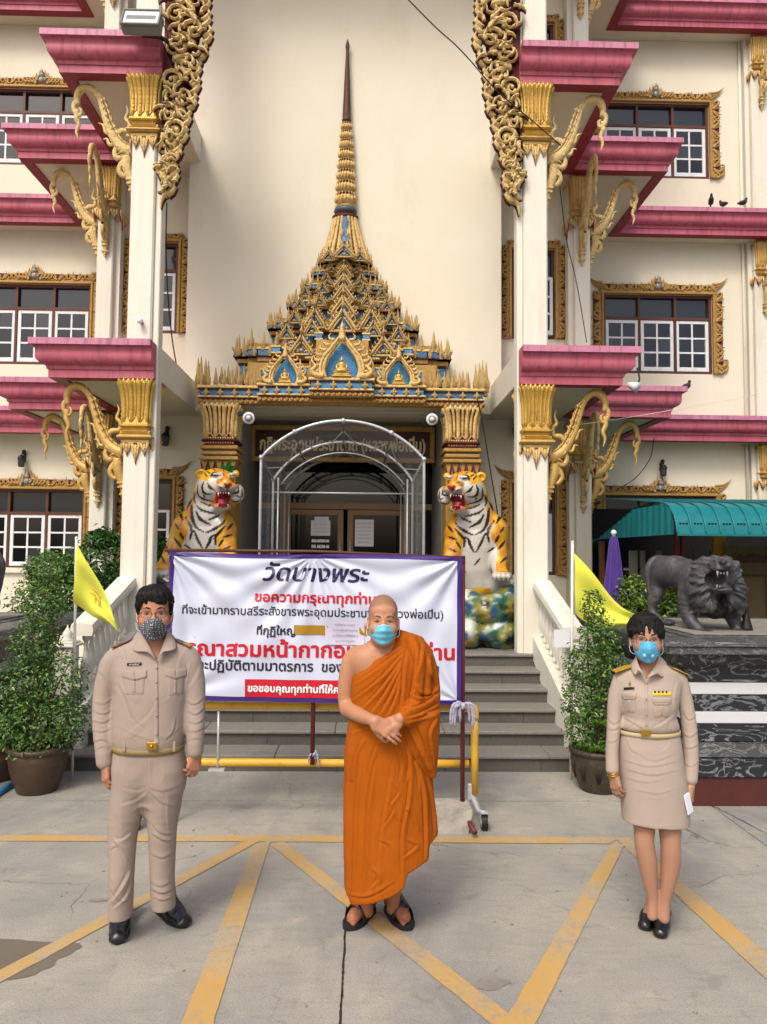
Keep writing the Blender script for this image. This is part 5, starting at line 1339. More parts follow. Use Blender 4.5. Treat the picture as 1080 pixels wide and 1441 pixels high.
for px in (196, 668):
    b = MB(); sg = -1 if px < 400 else 1
    b.tube([P(px, 1008, DR), P(px + .5, 1060, DR), P(px, 1117, DR)], r_, 12); b.build('post', M_YELLOW, bar)
    b = MB(); q = spline([tuple(P(px - sg * 17, 994, DR)), tuple(P(px - sg * 6, 995, DR)), tuple(P(px - sg * .5, 1000, DR)), tuple(P(px, 1012, DR))], 4); b.tube(q, r_ * 1.18, 12); b.build('elbow', M_YELLOW, bar)
    a = P(px, 1117, DR); w = Vector((a.x + .04, 5.14, .065))
    b = MB(); b.tube([(a.x - .02, a.y + .01, a.z), (a.x + .02, a.y - .08, a.z - .10), (w.x, w.y, .11)], .021, 8); b.box(a.x - .05, a.x + .0, a.y - .015, a.y + .02, a.z - .04, a.z + .07, .004); b.build('foot_tube', M_CHROME, bar)
    cs = MB(); cs.box(w.x - .028, w.x - .024, w.y - .02, w.y + .02, .045, .115); cs.box(w.x + .024, w.x + .028, w.y - .02, w.y + .02, .045, .115); cs.box(w.x - .028, w.x + .028, w.y - .022, w.y + .022, .112, .12); cso = cs.build('caster', M_CHROME, bar)
    cs = MB(); q = [(w.x - .018, .045), (w.x - .02, .052), (w.x + .02, .052), (w.x + .018, .045)]
    cs.tube([(w.x - .02, w.y, .052), (w.x + .02, w.y, .052)], .052, 18, smooth=False); cs.build('tyre', M_IRON, cso)
    cs = MB(); cs.tube([(w.x - .0225, w.y, .052), (w.x + .0225, w.y, .052)], .03, 14); cs.build('hub', M_CHROME, cso)
def rag(px, py, d, s_=1.0, n=9, lab=None):
    b = MB(); c = P(px, py, d); rr2 = random.Random(px)
    for i in range(n):
        a = rr2.uniform(-2.8, .4); L = rr2.uniform(.04, .11) * s_
        q = spline([(c.x, d, c.z), (c.x + math.cos(a) * L * .5 + rr2.uniform(-.01, .01), d - rr2.uniform(.01, .04), c.z + abs(math.sin(a)) * L * .3), (c.x + math.cos(a) * L * .8, d - .02, c.z - L * .4), (c.x + math.cos(a) * L * .8 + rr2.uniform(-.01, .01), d - .01, c.z - L * 1.3)], 3)
        b.tube([tuple(p) for p in q], [.008 * s_] * (len(q) - 1) + [.002], 5)
    b.sphere((c.x, d - .01, c.z), .022 * s_, 6)
    return tag(b.build('rag_tie', mat('rag_%d' % px, 'b8b8c8', .8, col2='6a6a88', scale=60, amt=.8)), lab, 'tie')
rag(651, 993, 5.15, 1.15, 14, 'striped rag knotted where the banner meets the pipe corner'); rag(443, 1060, 5.28, .75, 6, 'white rag tied round the middle pole by the lower rail')
tun = thing('arched_tunnel_frame', 'clear plastic walk-through tunnel on galvanised hoops before the doors', 'tunnel', (XC, 9.2, FLOOR))
hoops = []
def seg_pt(cx, hw_, zs, H, d, th, s_=1.0):
    r_ = (hw_ * hw_ + H * H) / (2 * H); a = math.asin(min(1, hw_ / r_)); t = (math.pi / 2 - th) / (math.pi / 2) * a
    return Vector((cx + r_ * s_ * math.sin(t), d, zs + H - r_ + r_ * s_ * math.cos(t)))
for k, (xa, xb, ys_, yt, d) in enumerate(((368, 597, 645, 592, 8.3), (385, 581, 676, 622, 9.55), (401, 571, 692, 643, 10.7))):
    a, c, t = P(xa, ys_, d), P(xb, ys_, d), P((xa + xb) / 2, yt, d)
    cx = (a.x + c.x) / 2; hw_ = (c.x - a.x) / 2; zs = (a.z + c.z) / 2; H = t.z - zs
    arc = [tuple(seg_pt(cx, hw_, zs, H, d, th)) for th in np.linspace(0, math.pi, 28)]
    hoops.append((cx, hw_, zs, H, d))
    b = MB(); b.tube([(cx + hw_, d, FLOOR)] + arc + [(cx - hw_, d, FLOOR)], .017, 8); b.build('hoop', M_CHROME, tun)
    if k == 0 or k == 1:   # inner ring and struts
        arc2 = [tuple(seg_pt(cx, hw_ - .1, zs - .06, H - .08, d, th)) for th in np.linspace(0.02, math.pi - .02, 24)]
        if k == 1: b = MB(); b.tube(arc2, .009, 6); b.build('inner_ring', M_CHROME, tun)
    if k == 1:
        b = MB()
        zb = P(483, 694, d).z; b.cyl((cx - hw_, d - .002, zb), (cx + hw_, d - .002, zb), .012, 8); b.build('cross_bar', M_CHROME, tun)
def hp(k, th, s_=1.0): return seg_pt(*hoops[k], th, s_)
for th in (0.001, .72, math.pi / 2, math.pi - .72, math.pi - .001):
    b = MB(); b.tube([hp(0, th), hp(1, th), hp(2, th)], .012, 8); b.build('ridge_bar', M_CHROME if th in (.001,) else M_IRON, tun)
    for k in (0, 1, 2):
        p_ = hp(k, th); b = MB(); b.tube([p_ + Vector((0, -.03, 0)), p_ + Vector((0, .05, 0))], .025, 8); b.build('clamp', M_CHROME, tun)
for k in (0, 1):
    for th, t2 in ((.001, .5), (.72, .30), (.72, 1.15), (math.pi / 2, 1.2), (math.pi / 2, math.pi - 1.2), (math.pi - .72, math.pi - 1.15), (math.pi - .72, math.pi - .30), (math.pi - .001, math.pi - .5)):
        p0 = hp(k, th).lerp(hp(k + 1, th), .45); p1 = hp(k + 1, t2); b = MB(); q = spline([tuple(p0), tuple((p0 * .35 + p1 * .65) + Vector((0, 0, -.05))), tuple(p1)], 5); b.tube([tuple(v) for v in q], .007, 6); b.build('brace', M_CHROME, tun)
for sg in (0, 1):
    for k in (0, 1):
        for dd in (.06,): 
            cx, hw_, zs, H, d = hoops[k + 1]; x = cx + (hw_ - .07) * (1 if sg else -1)
            b = MB(); b.cyl((x, d - .05, FLOOR), (x, d - .05, zs + .02), .011, 8); b.build('leg', M_CHROME, tun)
for k in (0, 1):
    b = MB(); b.grid(lambda u, v: tuple(hp(k, math.pi * u, .99).lerp(hp(k + 1, math.pi * u, .99), v) + Vector((0, 0, -.01 * math.sin(v * math.pi)))), 30, 6); b.build('clear_sheet', M_TRANS, tun)
    for sg in (0, math.pi):
        a, c = hp(k, sg, .99), hp(k + 1, sg, .99); b = MB(); b.grid(lambda u, v: (a.x + (c.x - a.x) * u, a.y + (c.y - a.y) * u + 0, FLOOR + .02 + (a.z - FLOOR) * v * (1 - u) + (c.z - FLOOR) * v * u), 4, 4); b.build('clear_sheet', M_TRANS, tun)
sg_ = thing('hall_sign', 'maroon sign board in gilt frame with pale Thai lettering above doors', 'sign', tuple(P(482, 650, 10.55)))
a, c = P(353, 598, 10.55), P(612, 652, 10.55)
b = MB(); f = .07
b.box(a.x, c.x, 10.52, 10.58, c.z, c.z + f, .01); b.box(a.x, c.x, 10.52, 10.58, a.z - f, a.z, .01); b.box(a.x, a.x + f, 10.521, 10.58, c.z + f, a.z - f, .01); b.box(c.x - f, c.x, 10.521, 10.58, c.z + f, a.z - f, .01); b.build('gilt_frame', M_GOLDC, sg_)
b = MB(); b.box(a.x + f, c.x - f, 10.55, 10.57, c.z + f, a.z - f); b.build('panel', M_SIGN, sg_)
M_PALEG = mat('pale_gold_lettering', 'e0cfa0', .5)
cx = (a.x + c.x) / 2; q = text_quads('กุฏิพระอุดมประชานาถ (หลวงพ่อเปิ่น)', (c.x - a.x) - 2 * f - .14, .003, 0, .006, 1.5)
text_obj('lettering', q, lambda x, z: (cx + x, 10.547, c.z + .17 + z), M_PALEG, sg_)
def sheet(px0, py0, px1, py1, d, lab, name='notice', m=M_PAPER, lines_=0, title=None):
    a, c = P(px0, py0, d), P(px1, py1, d); b = MB(); b.box(a.x, c.x, d - .002, d, c.z, a.z)
    if lines_:
        t = thing(name, lab, 'notice', tuple(c)); b.build('paper', m, t)
        rr3 = random.Random(px0); b = MB(); h = (a.z - c.z)
        txts = ['ประกาศวัดบางพระ', 'มาตรการป้องกันโรค', 'โปรดสวมหน้ากาก', 'ล้างมือก่อนเข้า', 'เว้นระยะห่าง', 'ขอบคุณ']
        for i in range(lines_):
            w = (c.x - a.x) * rr3.uniform(.55, .85); zq = a.z - h * (i + 1.1) / (lines_ + 1)
            text_obj('lettering', text_quads(txts[i % 6], w, .004), lambda x, z: ((a.x + c.x) / 2 + x, d - .0045, zq + z * .6), M_GREYWALL, t)
        return t
    return tag(b.build(name, m), lab, 'notice')
sheet(443, 727, 463, 734, YD - .030, 'small white strip taped above the square notice on the left door')
sheet(438, 732, 465, 754, YD - .026, 'square white printed notice taped on the left glass door', lines_=3)
sheet(500, 731, 526, 769, YD - .026, 'tall white printed notice taped on the right glass door', lines_=6)
t = thing('opening_hours', 'white lettering of opening hours stuck on the left glass door', 'lettering', tuple(P(451, 770, YD - .03)))
for s_, py in (('เปิด 07.30 น.', 763), ('ปิด 16.30 น.', 771)):
    c = P(451, py, YD - .004); text_obj('lettering', text_quads(s_, .26, .004, 0, .006), lambda x, z: (c.x + x, YD - .004, c.z + z), M_WPRINT, t)
def ceiling_camera(px, py, lab):
    d = 9.28; c = P(px, py, d); t = thing('security_camera', lab, 'camera', tuple(c), group='round white cameras by the entrance piers')
    sg = 1 if px < 480 else -1
    b = MB(); b.tube([c + Vector((0, .03, 0)), c + Vector((0, -.05, 0))], [.065, .075], 18); b.sphere((c.x, c.y + .03, c.z), .06, 8); b.build('housing', M_WHITE, t)
    b = MB(); b.tube([c + Vector((0, -.05, 0)), c + Vector((0, -.058, 0))], .05, 18); b.build('bezel', M_GREYWALL, t)
    b = MB(); b.sphere((c.x, c.y - .055, c.z), .03, 8); b.build('lens', M_WHITE, t)
    b = MB(); b.tube([c + Vector((-sg * .16, .02, .06)), c + Vector((-sg * .10, .02, .07)), c + Vector((-sg * .02, .02, .05))], .014, 6); b.box(c.x - sg * .10 - .05, c.x - sg * .10 + .05, d, d + .05, c.z + .04, c.z + .085, .005); b.build('arm', M_IRON, t)
ceiling_camera(351, 589, 'round white camera beside the left entrance pier capital'); ceiling_camera(608, 591, 'round white camera beside the right entrance pier capital')
def wall_lamp(px, py, d, lab):
    c = P(px, py, d); t = thing('wall_lamp', lab, 'lamp', tuple(c), group='black lanterns on the temple wall')
    b = MB(); b.box(c.x - .02, c.x + .02, d - .02, d, c.z + .02, c.z + .16, .004); b.tube([(c.x, d - .01, c.z + .14), (c.x + .02, d - .08, c.z + .18), (c.x, d - .12, c.z + .13)], .01, 6); b.sphere((c.x + .01, d - .06, c.z + .18), .035, 6, (1, 1, 1.1)); b.build('bracket_arm', M_IRON, t)
    b = MB(); b.lathe([(.02, .12), (.05, .09), (.065, .06), (.06, .05)], (c.x, d - .12, c.z), 8); b.build('cap', M_IRON, t)
    b = MB(); b.lathe([(.058, .055), (.05, -.06), (.03, -.075)], (c.x, d - .12, c.z), 8, smooth=False); b.build('lantern_glass', mat('smoky_lamp_glass', '3a3c38', .25), t)
wall_lamp(236, 622, YN, 'black lantern on the wall between left column and left tiger'); wall_lamp(725, 612, YN, 'black lantern half behind the right front column')
wall_lamp(35, 652, YW, 'black lantern above the ground floor window at the left edge'); wall_lamp(930, 665, YW, 'black lantern above the carved crest over the teal awning')
c = P(199, 25, 7.62); t = thing('floodlight', 'rectangular glass fronted floodlight bracketed from the upper left column', 'floodlight', tuple(c))
b = MB(); b.T = Matrix.Translation(c) @ Matrix.Rotation(R(-24), 4, 'X')
w, h = .205, .135
b.box(-w, w, .005, .12, -h, h, .02); b.box(-w, w, -.02, .006, -h, -h + .02, .004); b.box(-w, w, -.02, .006, h - .02, h, .004); b.box(-w, -w + .02, -.02, .006, -h + .02, h - .02, .004); b.box(w - .02, w, -.02, .006, -h + .02, h - .02, .004); b.build('housing', M_GREYWALL, t)
b = MB(); b.T = Matrix.Translation(c) @ Matrix.Rotation(R(-24), 4, 'X'); b.box(-w + .022, w - .022, -.006, -.002, -h + .022, h - .022); b.build('front_glass', mat('floodlight_glass', 'b4c4ce', .08, col2='dfe6ea', scale=6, amt=.8, spec=.9), t)
b = MB(); b.T = Matrix.Translation(c) @ Matrix.Rotation(R(-24), 4, 'X'); b.box(-w + .05, w - .05, -.0085, -.0065, -.03, .03); b.build('reflector_strip', M_GREYWALL, t)
b = MB(); b.tube([P(200, 50, 7.75), P(226, 52, 7.8), P(238, 60, 8.0), P(236, 62, 8.1)], .022, 8); b.tube([P(226, 52, 7.8), P(229, 30, 7.7)], .012, 6); b.build('bracket_arm', M_IRON, t)
c = P(884, 541, 9.4); t = thing('spot_lamp', 'small white spot lamp hooked under the lower right eave corner', 'lamp', tuple(c))
b = MB(); b.tube([c, c + Vector((.05, -.05, -.03)), c + Vector((.09, -.09, -.06))], [.03, .05, .07], 12); b.build('reflector', M_WHITE, t)
b = MB(); q = spline([tuple(P(897, 518, 9.5)), tuple(P(900, 535, 9.4)), tuple(P(891, 547, 9.35)), tuple(P(884, 542, 9.38))], 5); b.tube(q, .012, 6); b.build('goose_neck', M_IRON, t)
c = P(198, 452, 8.0); t = thing('bulb_holder', 'small round white bulb fixed low on the left column above the eave', 'light bulb', tuple(c)); b = MB(); b.sphere(tuple(c + Vector((0, -.02, 0))), .035, 8); b.build('bulb', M_WHITE, t); b = MB(); b.cyl(tuple(c + Vector((0, .05, 0))), tuple(c), .02, 10); b.build('socket', M_IRON, t)
def cable(pts, lab, r_=.008, m=M_CABLE, n=8):
    q = spline([tuple(P(*p)) for p in pts], n); b = MB(); b.tube(q, r_, 5); return tag(b.build('cable', m), lab, 'cable')
cable([(556, -20, 7.4), (610, 35, 7.5), (640, 62, 7.6), (662, 85, 7.7), (700, 128, 7.8), (752, 172, 7.9), (790, 205, 8.0)], 'slack black cable crossing from the top edge to the upper right column', .007)
cable([(786, 236, 8.3), (790, 280, 8.4), (798, 340, 9), (812, 400, 9.2), (826, 482, 9.4)], 'thin black wire hanging behind the upper right column', .006)
cable([(235, 285, 8.6), (234, 350, 8.7), (237, 420, 8.8), (243, 480, 9.0), (252, 532, 9.2)], 'thin black wire hanging beside the left column and carved window', .008)
cable([(672, 560, 9.0), (680, 600, 9.05), (690, 660, 9.1), (700, 720, 9.2), (708, 780, 9.25)], 'black cable slanting down behind the right tiger', .008)
cable([(797, 600, 8.3), (900, 585, 8.6), (1064, 556, 9)], 'pale string stretched under the right eaves', .004, M_POLEW)
cable([(921, 615, 9.6), (915, 645, 9.9), (895, 672, 10.3), (868, 690, 11)], 'black wire drooping from the eave to the wall beside the awning', .006)
cable([(237, 60, 7.95), (235, 45, 7.9), (225, 25, 7.8), (222, 20, 7.7)], 'short black lead running from the column to the floodlight', .006)
def pigeon(px, py, d, rz_, lab):
    c = P(px, py, d); t = thing('pigeon', lab, 'pigeon', tuple(c), rz_, 'pigeons perched on the right eaves')
    s_ = SDF((-.2, -.1, -.02), (.2, .1, .26), .008)
    s_.ell((0, 0, .09), (.115, .058, .062), .02, rot=(0, R(-22), 0)); s_.chain([(.07, 0, .13), (.10, 0, .18), (.105, 0, .205)], [.042, .03, .028], .03); s_.ell((.11, 0, .215), (.032, .026, .027), .01); s_.chain([(.135, 0, .212), (.165, 0, .205)], [.010, .004], .008)
    s_.chain([(-.08, 0, .07), (-.17, 0, .035)], [.04, .022], .03, fy=.8); s_.ell((-.02, .045, .09), (.10, .018, .04), .012, rot=(0, R(-22), 0)); s_.ell((-.02, -.045, .09), (.10, .018, .04), .012, rot=(0, R(-22), 0))
    s_.cap((.01, .02, .04), (.015, .02, .0), .008, .007, .006); s_.cap((.01, -.02, .04), (.015, -.02, .0), .008, .007, .006)
    V, T_, Q_ = s_.arrays(); o = bpy.data.objects.new('body', arr_mesh('body', V, T_, Q_, M_BIRD)); o.scale = (.66, .66, .66); link(o, t, False)
    return t
M_BIRD = mat('pigeon_feathers', '20201f', .7, col2='3a3c42', scale=25, amt=.7)
pigeon(1001, 288, 11.72, R(250), 'black pigeon standing upright on the right eave, left of the flock'); pigeon(1046, 290, 11.74, R(20), 'dark pigeon crouching at the right end of the upper eave')
pigeon(1018, 292, 11.9, R(100), 'pigeon mostly sunk behind the eave edge between the other two'); pigeon(966, 550, 9.9, R(30), 'small dark bird perched on the middle right eave')
def flag(px_pole, ytop, ybase, d, fpts, lab, emblem=False):
    base = G(px_pole, ybase); base.y = d
    t = thing('flag', lab, 'flag', (P(px_pole, 900, d).x, d, 0))
    a = P(px_pole, ytop, d); b = MB(); b.cyl((a.x, d, a.z), (P(px_pole - 3, 1000, d).x, d, .0), .012, 8); b.sphere((a.x, d, a.z), .014, 5); b.build('pole', M_POLEW, t)
    top, low = fpts
    A = spline([tuple(P(x, y, d - .02)) for x, y in top], 10); Bq = spline([tuple(P(x, y, d - .02)) for x, y in low], 10); n = len(A)
    b = MB()
    def f(u, v):
        i = u * (n - 1); i0 = int(min(i, n - 2)); fr = i - i0
        a_ = A[i0] * (1 - fr) + A[i0 + 1] * fr; c_ = Bq[i0] * (1 - fr) + Bq[i0 + 1] * fr; p = a_ * (1 - v) + c_ * v
        return (p[0], p[1] - .035 * math.sin(v * 9 + u * 2) * (.3 + u * .6) - .02 * math.sin(u * 8 + v * 3) - .03 * u, p[2])
    b.grid(f, 36, 28); b.build('cloth', M_FLAG, t)
    if emblem:
        b = MB(); b.mi = 0
        for (u0, v0, u1, v1) in ((.35, .42, .55, .36), (.40, .50, .62, .52), (.42, .44, .50, .60), (.50, .40, .58, .58), (.36, .55, .48, .48)):
            p0, p1 = Vector(f(u0, v0)), Vector(f(u1, v1)); p0.y -= .012; p1.y -= .012; b.tube([p0, p0.lerp(p1, .5) + Vector((.006, 0, .008)), p1], [.002, .005, .002], 5, flat=.3, up=(0, 1, 0))
        b.build('emblem', mat('orange_emblem_print', 'cda23a', .8), t)
flag(108, 757, 1000, 6.25, ([(109, 766), (122, 786), (143, 822), (158, 852), (171, 888)], [(104, 848), (116, 857), (130, 866), (150, 876), (170, 889)]), 'yellow flag drooping from a white pole beside the left balustrade', True)
flag(806, 763, 1000, 6.25, ([(808, 778), (832, 805), (858, 838), (876, 856), (896, 866)], [(809, 862), (820, 872), (845, 884), (865, 884), (888, 884)]), 'yellow flag drooping beside the purple umbrella on the right')
c = P(864, 752, 8.6); t = thing('folded_umbrella', 'closed purple garden umbrella standing left of the stone lion', 'umbrella', (c.x, 8.6, 0))
b = MB(); prof = [(.012, c.z), (.045, c.z - .08), (.07, c.z - .3), (.10, c.z - .6), (.15, c.z - .82), (.13, c.z - .86), (.02, c.z - .84)]
def uf(u, v):
    z = np.interp(v, np.linspace(0, 1, 7), [p[1] for p in prof]); r0 = np.interp(v, np.linspace(0, 1, 7), [p[0] for p in prof]); a = u * 2 * math.pi; r1 = r0 * (1 + .22 * math.sin(a * 8 + v * 2)); return (c.x + math.cos(a) * r1, 8.6 + math.sin(a) * r1, z)
b.grid(uf, 64, 24, close_u=True); b.build('canopy_cloth', M_PURPLE, t)
b = MB(); b.cyl((c.x, 8.6, 0), (c.x, 8.6, c.z), .018, 8); b.build('pole', M_POLEW, t); b = MB(); b.sphere((c.x, 8.6, c.z + .02), .035, 8); b.build('finial', M_WHITE, t)
aw = thing('metal_awning', 'teal ribbed sheet metal awning with a rolled front edge', 'awning', (5, 8.5, 0))
XA = P(948, 707, 7.5).x; XR = 7.5
zt, ze = P(945, 707, 7.75).z, P(952, 752, 7.5).z
def roofp(v):     # v 0 front lip .. 1 back top
    pts = [(7.42, ze), (7.44, ze + .10), (7.50, ze + .20), (7.62, ze + .30), (7.80, zt), (8.6, zt + .08), (10.2, zt + .22)]
    i = v * 6; i0 = int(min(i, 5)); fr = i - i0; return pts[i0][0] * (1 - fr) + pts[i0 + 1][0] * fr, pts[i0][1] * (1 - fr) + pts[i0 + 1][1] * fr
PWD = .1485; n = int((XR - XA) / PWD)
for i in range(n):
    xa, xb = XA + i * PWD, XA + (i + 1) * PWD; b = MB()
    b.grid(lambda u, v: (xa + .003 + (xb - xa - .006) * u, roofp(v)[0], roofp(v)[1]), 3, 25); o = b.build('sheet_panel', M_TEAL, aw)
    b = MB(); b.tube([(xa, roofp(v)[0] - .006, roofp(v)[1] + .006) for v in np.linspace(0, 1, 22)], .009, 6); b.build('standing_rib', M_TEAL, aw)
    b = MB(); z_ = ze + .105
    for k_ in range(3):
        b.box(xa + .035 + k_ * .032, xa + .053 + k_ * .032, 7.432, 7.447, z_, z_ + .012)
    b.build('slot_marks', M_DARK, aw)
b = MB(); b.box(XA, XR, 7.40, 7.43, ze - .015, ze + .01); b.build('front_lip', M_TEAL, aw)
XS = XA; zb_ = P(842, 772, 9.95).z; zk = P(885, 704, 9.95).z
b = MB(); m_ = 90
vs = []; fs = []
for i in range(m_ + 1):
    y = 7.45 + (11.2 - 7.45) * i / m_; xx = XS - (.018 if (i % 4) in (0, 1) else 0)
    ztop = zt - .02 + (y - 7.8) * .0 if y < 8.6 else zt - .02 - (y - 8.6) * .235
    if y < 7.8: ztop = np.interp(y, [7.45, 7.5, 7.62, 7.8], [ze + .1, ze + .2, ze + .3, zt])
    vs += [(xx, y, ze - .0), (xx, y, ztop)]
    if i: fs.append((2 * i - 2, 2 * i, 2 * i + 1, 2 * i - 1))
b.add(vs, fs, False); b.build('side_sheet', M_TEAL, aw)
b = MB(); b.add([(XS, 7.75, zt + .01), (XS, 8.6, zt + .0), (XS, 11.2, zt - .62), (XS + 1.2, 11.2, zt + .2), (XS + .3, 8.6, zt + .09)], [(0, 1, 4), (1, 2, 3, 4)]); b.build('hip_sheet', M_TEAL, aw)
for x, y in ((XA + 2.2, 7.6), (XR, 7.6), (XA + .05, 10.9)):
    b = MB(); b.box(x - .03, x + .03, y - .03, y + .03, 0, ze); b.build('post', M_DOORF, aw)
sh = thing('store_cupboard', 'beige panelled cupboard in the shade under the teal awning', 'cupboard', (5.2, 9.2, 0))
a, c = P(1004, 806, 9.2), P(1150, 890, 9.2)
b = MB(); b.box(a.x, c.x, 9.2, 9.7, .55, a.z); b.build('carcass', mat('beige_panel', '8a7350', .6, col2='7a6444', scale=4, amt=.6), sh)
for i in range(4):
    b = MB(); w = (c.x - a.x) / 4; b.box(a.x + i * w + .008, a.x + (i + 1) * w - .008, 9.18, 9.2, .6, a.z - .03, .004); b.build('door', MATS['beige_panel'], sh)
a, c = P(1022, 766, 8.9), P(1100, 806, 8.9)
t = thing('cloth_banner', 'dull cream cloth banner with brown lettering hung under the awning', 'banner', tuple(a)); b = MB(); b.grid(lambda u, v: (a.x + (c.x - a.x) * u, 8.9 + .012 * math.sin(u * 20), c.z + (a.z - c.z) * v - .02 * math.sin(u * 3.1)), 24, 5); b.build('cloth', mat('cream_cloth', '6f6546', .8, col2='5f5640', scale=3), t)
text_obj('lettering', text_quads('ศักดิ์สิทธิ์', .46, .004, 0, .006), lambda x, z: (a.x + .34 + x, 8.88, c.z + .12 + z), M_FRAME, t)
for px, py0, wpx, mm, lab in ((1013, 760, 17, 'b08a2a', 'mustard painted post under the awning'), (953, 760, 5, '8a3a34', 'thin red post under the awning nearest its corner'), (962, 760, 5, '7a3a30', 'thin red post second from the awning corner'), (848, 772, 7, '6a4526', 'brown plank upright at the awning\'s far left end')):
    a = P(px, py0, 9.0 if px > 900 else 9.9); w = wpx * a.y / F_PX / 2; b = MB(); b.box(a.x - w, a.x + w, a.y, a.y + .06, 0, a.z + .1, .004); b.box(a.x - w - .01, a.x + w + .01, a.y - .01, a.y + .07, 0, .06); tag(b.build('post', mat('post_paint_%d' % px, mm, .6)), lab, 'post')
b = MB(); b.box(P(870, 800, 9.6).x, 7.6, 11.3, 11.35, 0, 2.6); tag(b.build('painted_shade_screen', M_DARK), 'near-black screen standing in for the shade at the back of the awning', 'screen')  # near-black sheet added as the shade under the awning
for px in (892, 905, 928, 980, 1004):
    a = P(px, 775, 9.3); b = MB(); w = .03 if px != 892 else .05; b.box(a.x - w, a.x + w, 9.3, 9.34, .6, a.z); b.box(a.x - .12, a.x + .12, 9.302, 9.33, a.z - .25, a.z - .22); tag(b.build('rail_upright', M_GREYWALL), 'pale upright of the low rail behind the lion, %s' % {892: 'the widest one', 905: 'next to the widest', 928: 'above its haunch', 980: 'above its neck', 1004: 'behind its mane'}[px], 'railing')
def pedestal(s_, lab):
    t = thing('marble_pedestal', lab, 'pedestal', (U(s_, 4.3), 6.8, 0), group='marble pedestals of the stone lions')
    z = lambda py: P(1030, py, 5.68).z
    rows = [(0, z(1090), 2.78, 5.62, M_REDTILE, 'base_course'), (z(1090), z(1064), 2.72, 5.60, M_MARBLE, 'lower_ledge'), (z(1064), z(1045), 2.74, 5.63, M_MARBLEG, 'ledge_slab'), (z(1045), z(1019), 2.82, 5.70, M_MARBLE, 'dark_course'), (z(1019), z(1002), 2.815, 5.695, M_MARBLEW, 'white_band'),
            (z(1002), z(978), 2.82, 5.70, M_MARBLE, 'dark_course'), (z(978), z(961), 2.815, 5.695, M_MARBLEW, 'white_band'), (z(961), z(934), 2.82, 5.70, M_MARBLE, 'dark_course'), (z(934), z(918), 2.70, 5.60, M_MARBLE, 'cornice'), (z(918), z(907), 2.60, 5.52, M_MARBLEG, 'cornice'), (z(907), z(900), 2.56, 5.50, M_MARBLEG, 'top_slab')]
    for z0, z1, u0, y0, m, nm in rows:
        blocks = 5 if nm in ('dark_course', 'white_band', 'base_course') else 3; L = 8 - u0; off = u0 * 7 % 1
        for i in range(blocks):
            ua, ub = u0 + L * i / blocks, u0 + L * (i + 1) / blocks
            b = MB(); b.box(U(s_, ua) + .0015, U(s_, ub) - .0015, y0, y0 + .3, z0 + .0015, z1 - .0015, .004); b.build(nm, m, t)
        b = MB(); b.box(U(s_, u0), U(s_, u0 + .3), y0 + .303, 7.9 - (y0 - 5.5), z0 + .0015, z1 - .0015, .004); b.build(nm, m, t)
    b = MB(); b.box(U(s_, 2.9), U(s_, 7.9), 5.8, 7.8, 0, z(900) - .002); b.build('core', M_MARBLEG, t)
    b = MB(); b.box(U(s_, 3.0), U(s_, 5.6), 6.0, 7.5, z(900), z(898), .003); b.build('statue_plinth', M_CONC, t)
    return z(898)
ZPED = pedestal(1, 'black and white striped marble pedestal under the right stone lion'); pedestal(-1, 'veined marble pedestal behind the left potted shrub')
c = P(1051, 893, 6.3); t = thing('figurine', 'tiny dark seated figurine at the back right of the lion pedestal', 'figurine', (c.x, 6.3, ZPED)); b = MB(); b.lathe([(.05, 0), (.05, .03), (.045, .05), (.03, .10), (.032, .14), (.016, .165), (.024, .19), (.02, .22), (.004, .26)], (c.x, 6.3, ZPED - .01), 10); b.build('body', M_IRON, t)
b = MB(); a = G(-30, 1140); c = G(24, 1104); b.tube([(a.x, a.y, .025), (c.x, c.y, .03)], .024, 12); tag(b.build('water_pipe', mat('blue_plastic_pipe', '2f7fb8', .35, col2='3a8cc4', scale=6)), 'blue plastic pipe lying by the left plant pot', 'pipe')
def proj(V):
    """world points -> photograph pixels (used only to lay paint out in the statue's own front view)"""
    M = np.array(CAM_ROT.transposed()); q = (np.asarray(V) - np.array([0, 0, CAM_H])) @ M.T
    return np.stack([CX + F_PX * q[:, 0] / -q[:, 2], CY - F_PX * q[:, 1] / -q[:, 2]], 1)
def inpoly(p, poly):
    poly = np.asarray(poly, float); r_ = np.zeros(len(p), bool); x, y = p[:, 0], p[:, 1]; j = len(poly) - 1
    for i in range(len(poly)):
        xi, yi = poly[i]; xj, yj = poly[j]
        c = ((yi > y) != (yj > y)) & (x < (xj - xi) * (y - yi) / (yj - yi + 1e-12) + xi); r_ ^= c; j = i
    return r_
C3 = lambda h: np.array(srgb(h))
M_TIGER = mat('glossy_tiger_paint', 'ffffff', .32, attr='paint', spec=.6, bump=.25, bscale=30, dirt='6a5236', dscale=6, damt=.25)
DT = 8.92
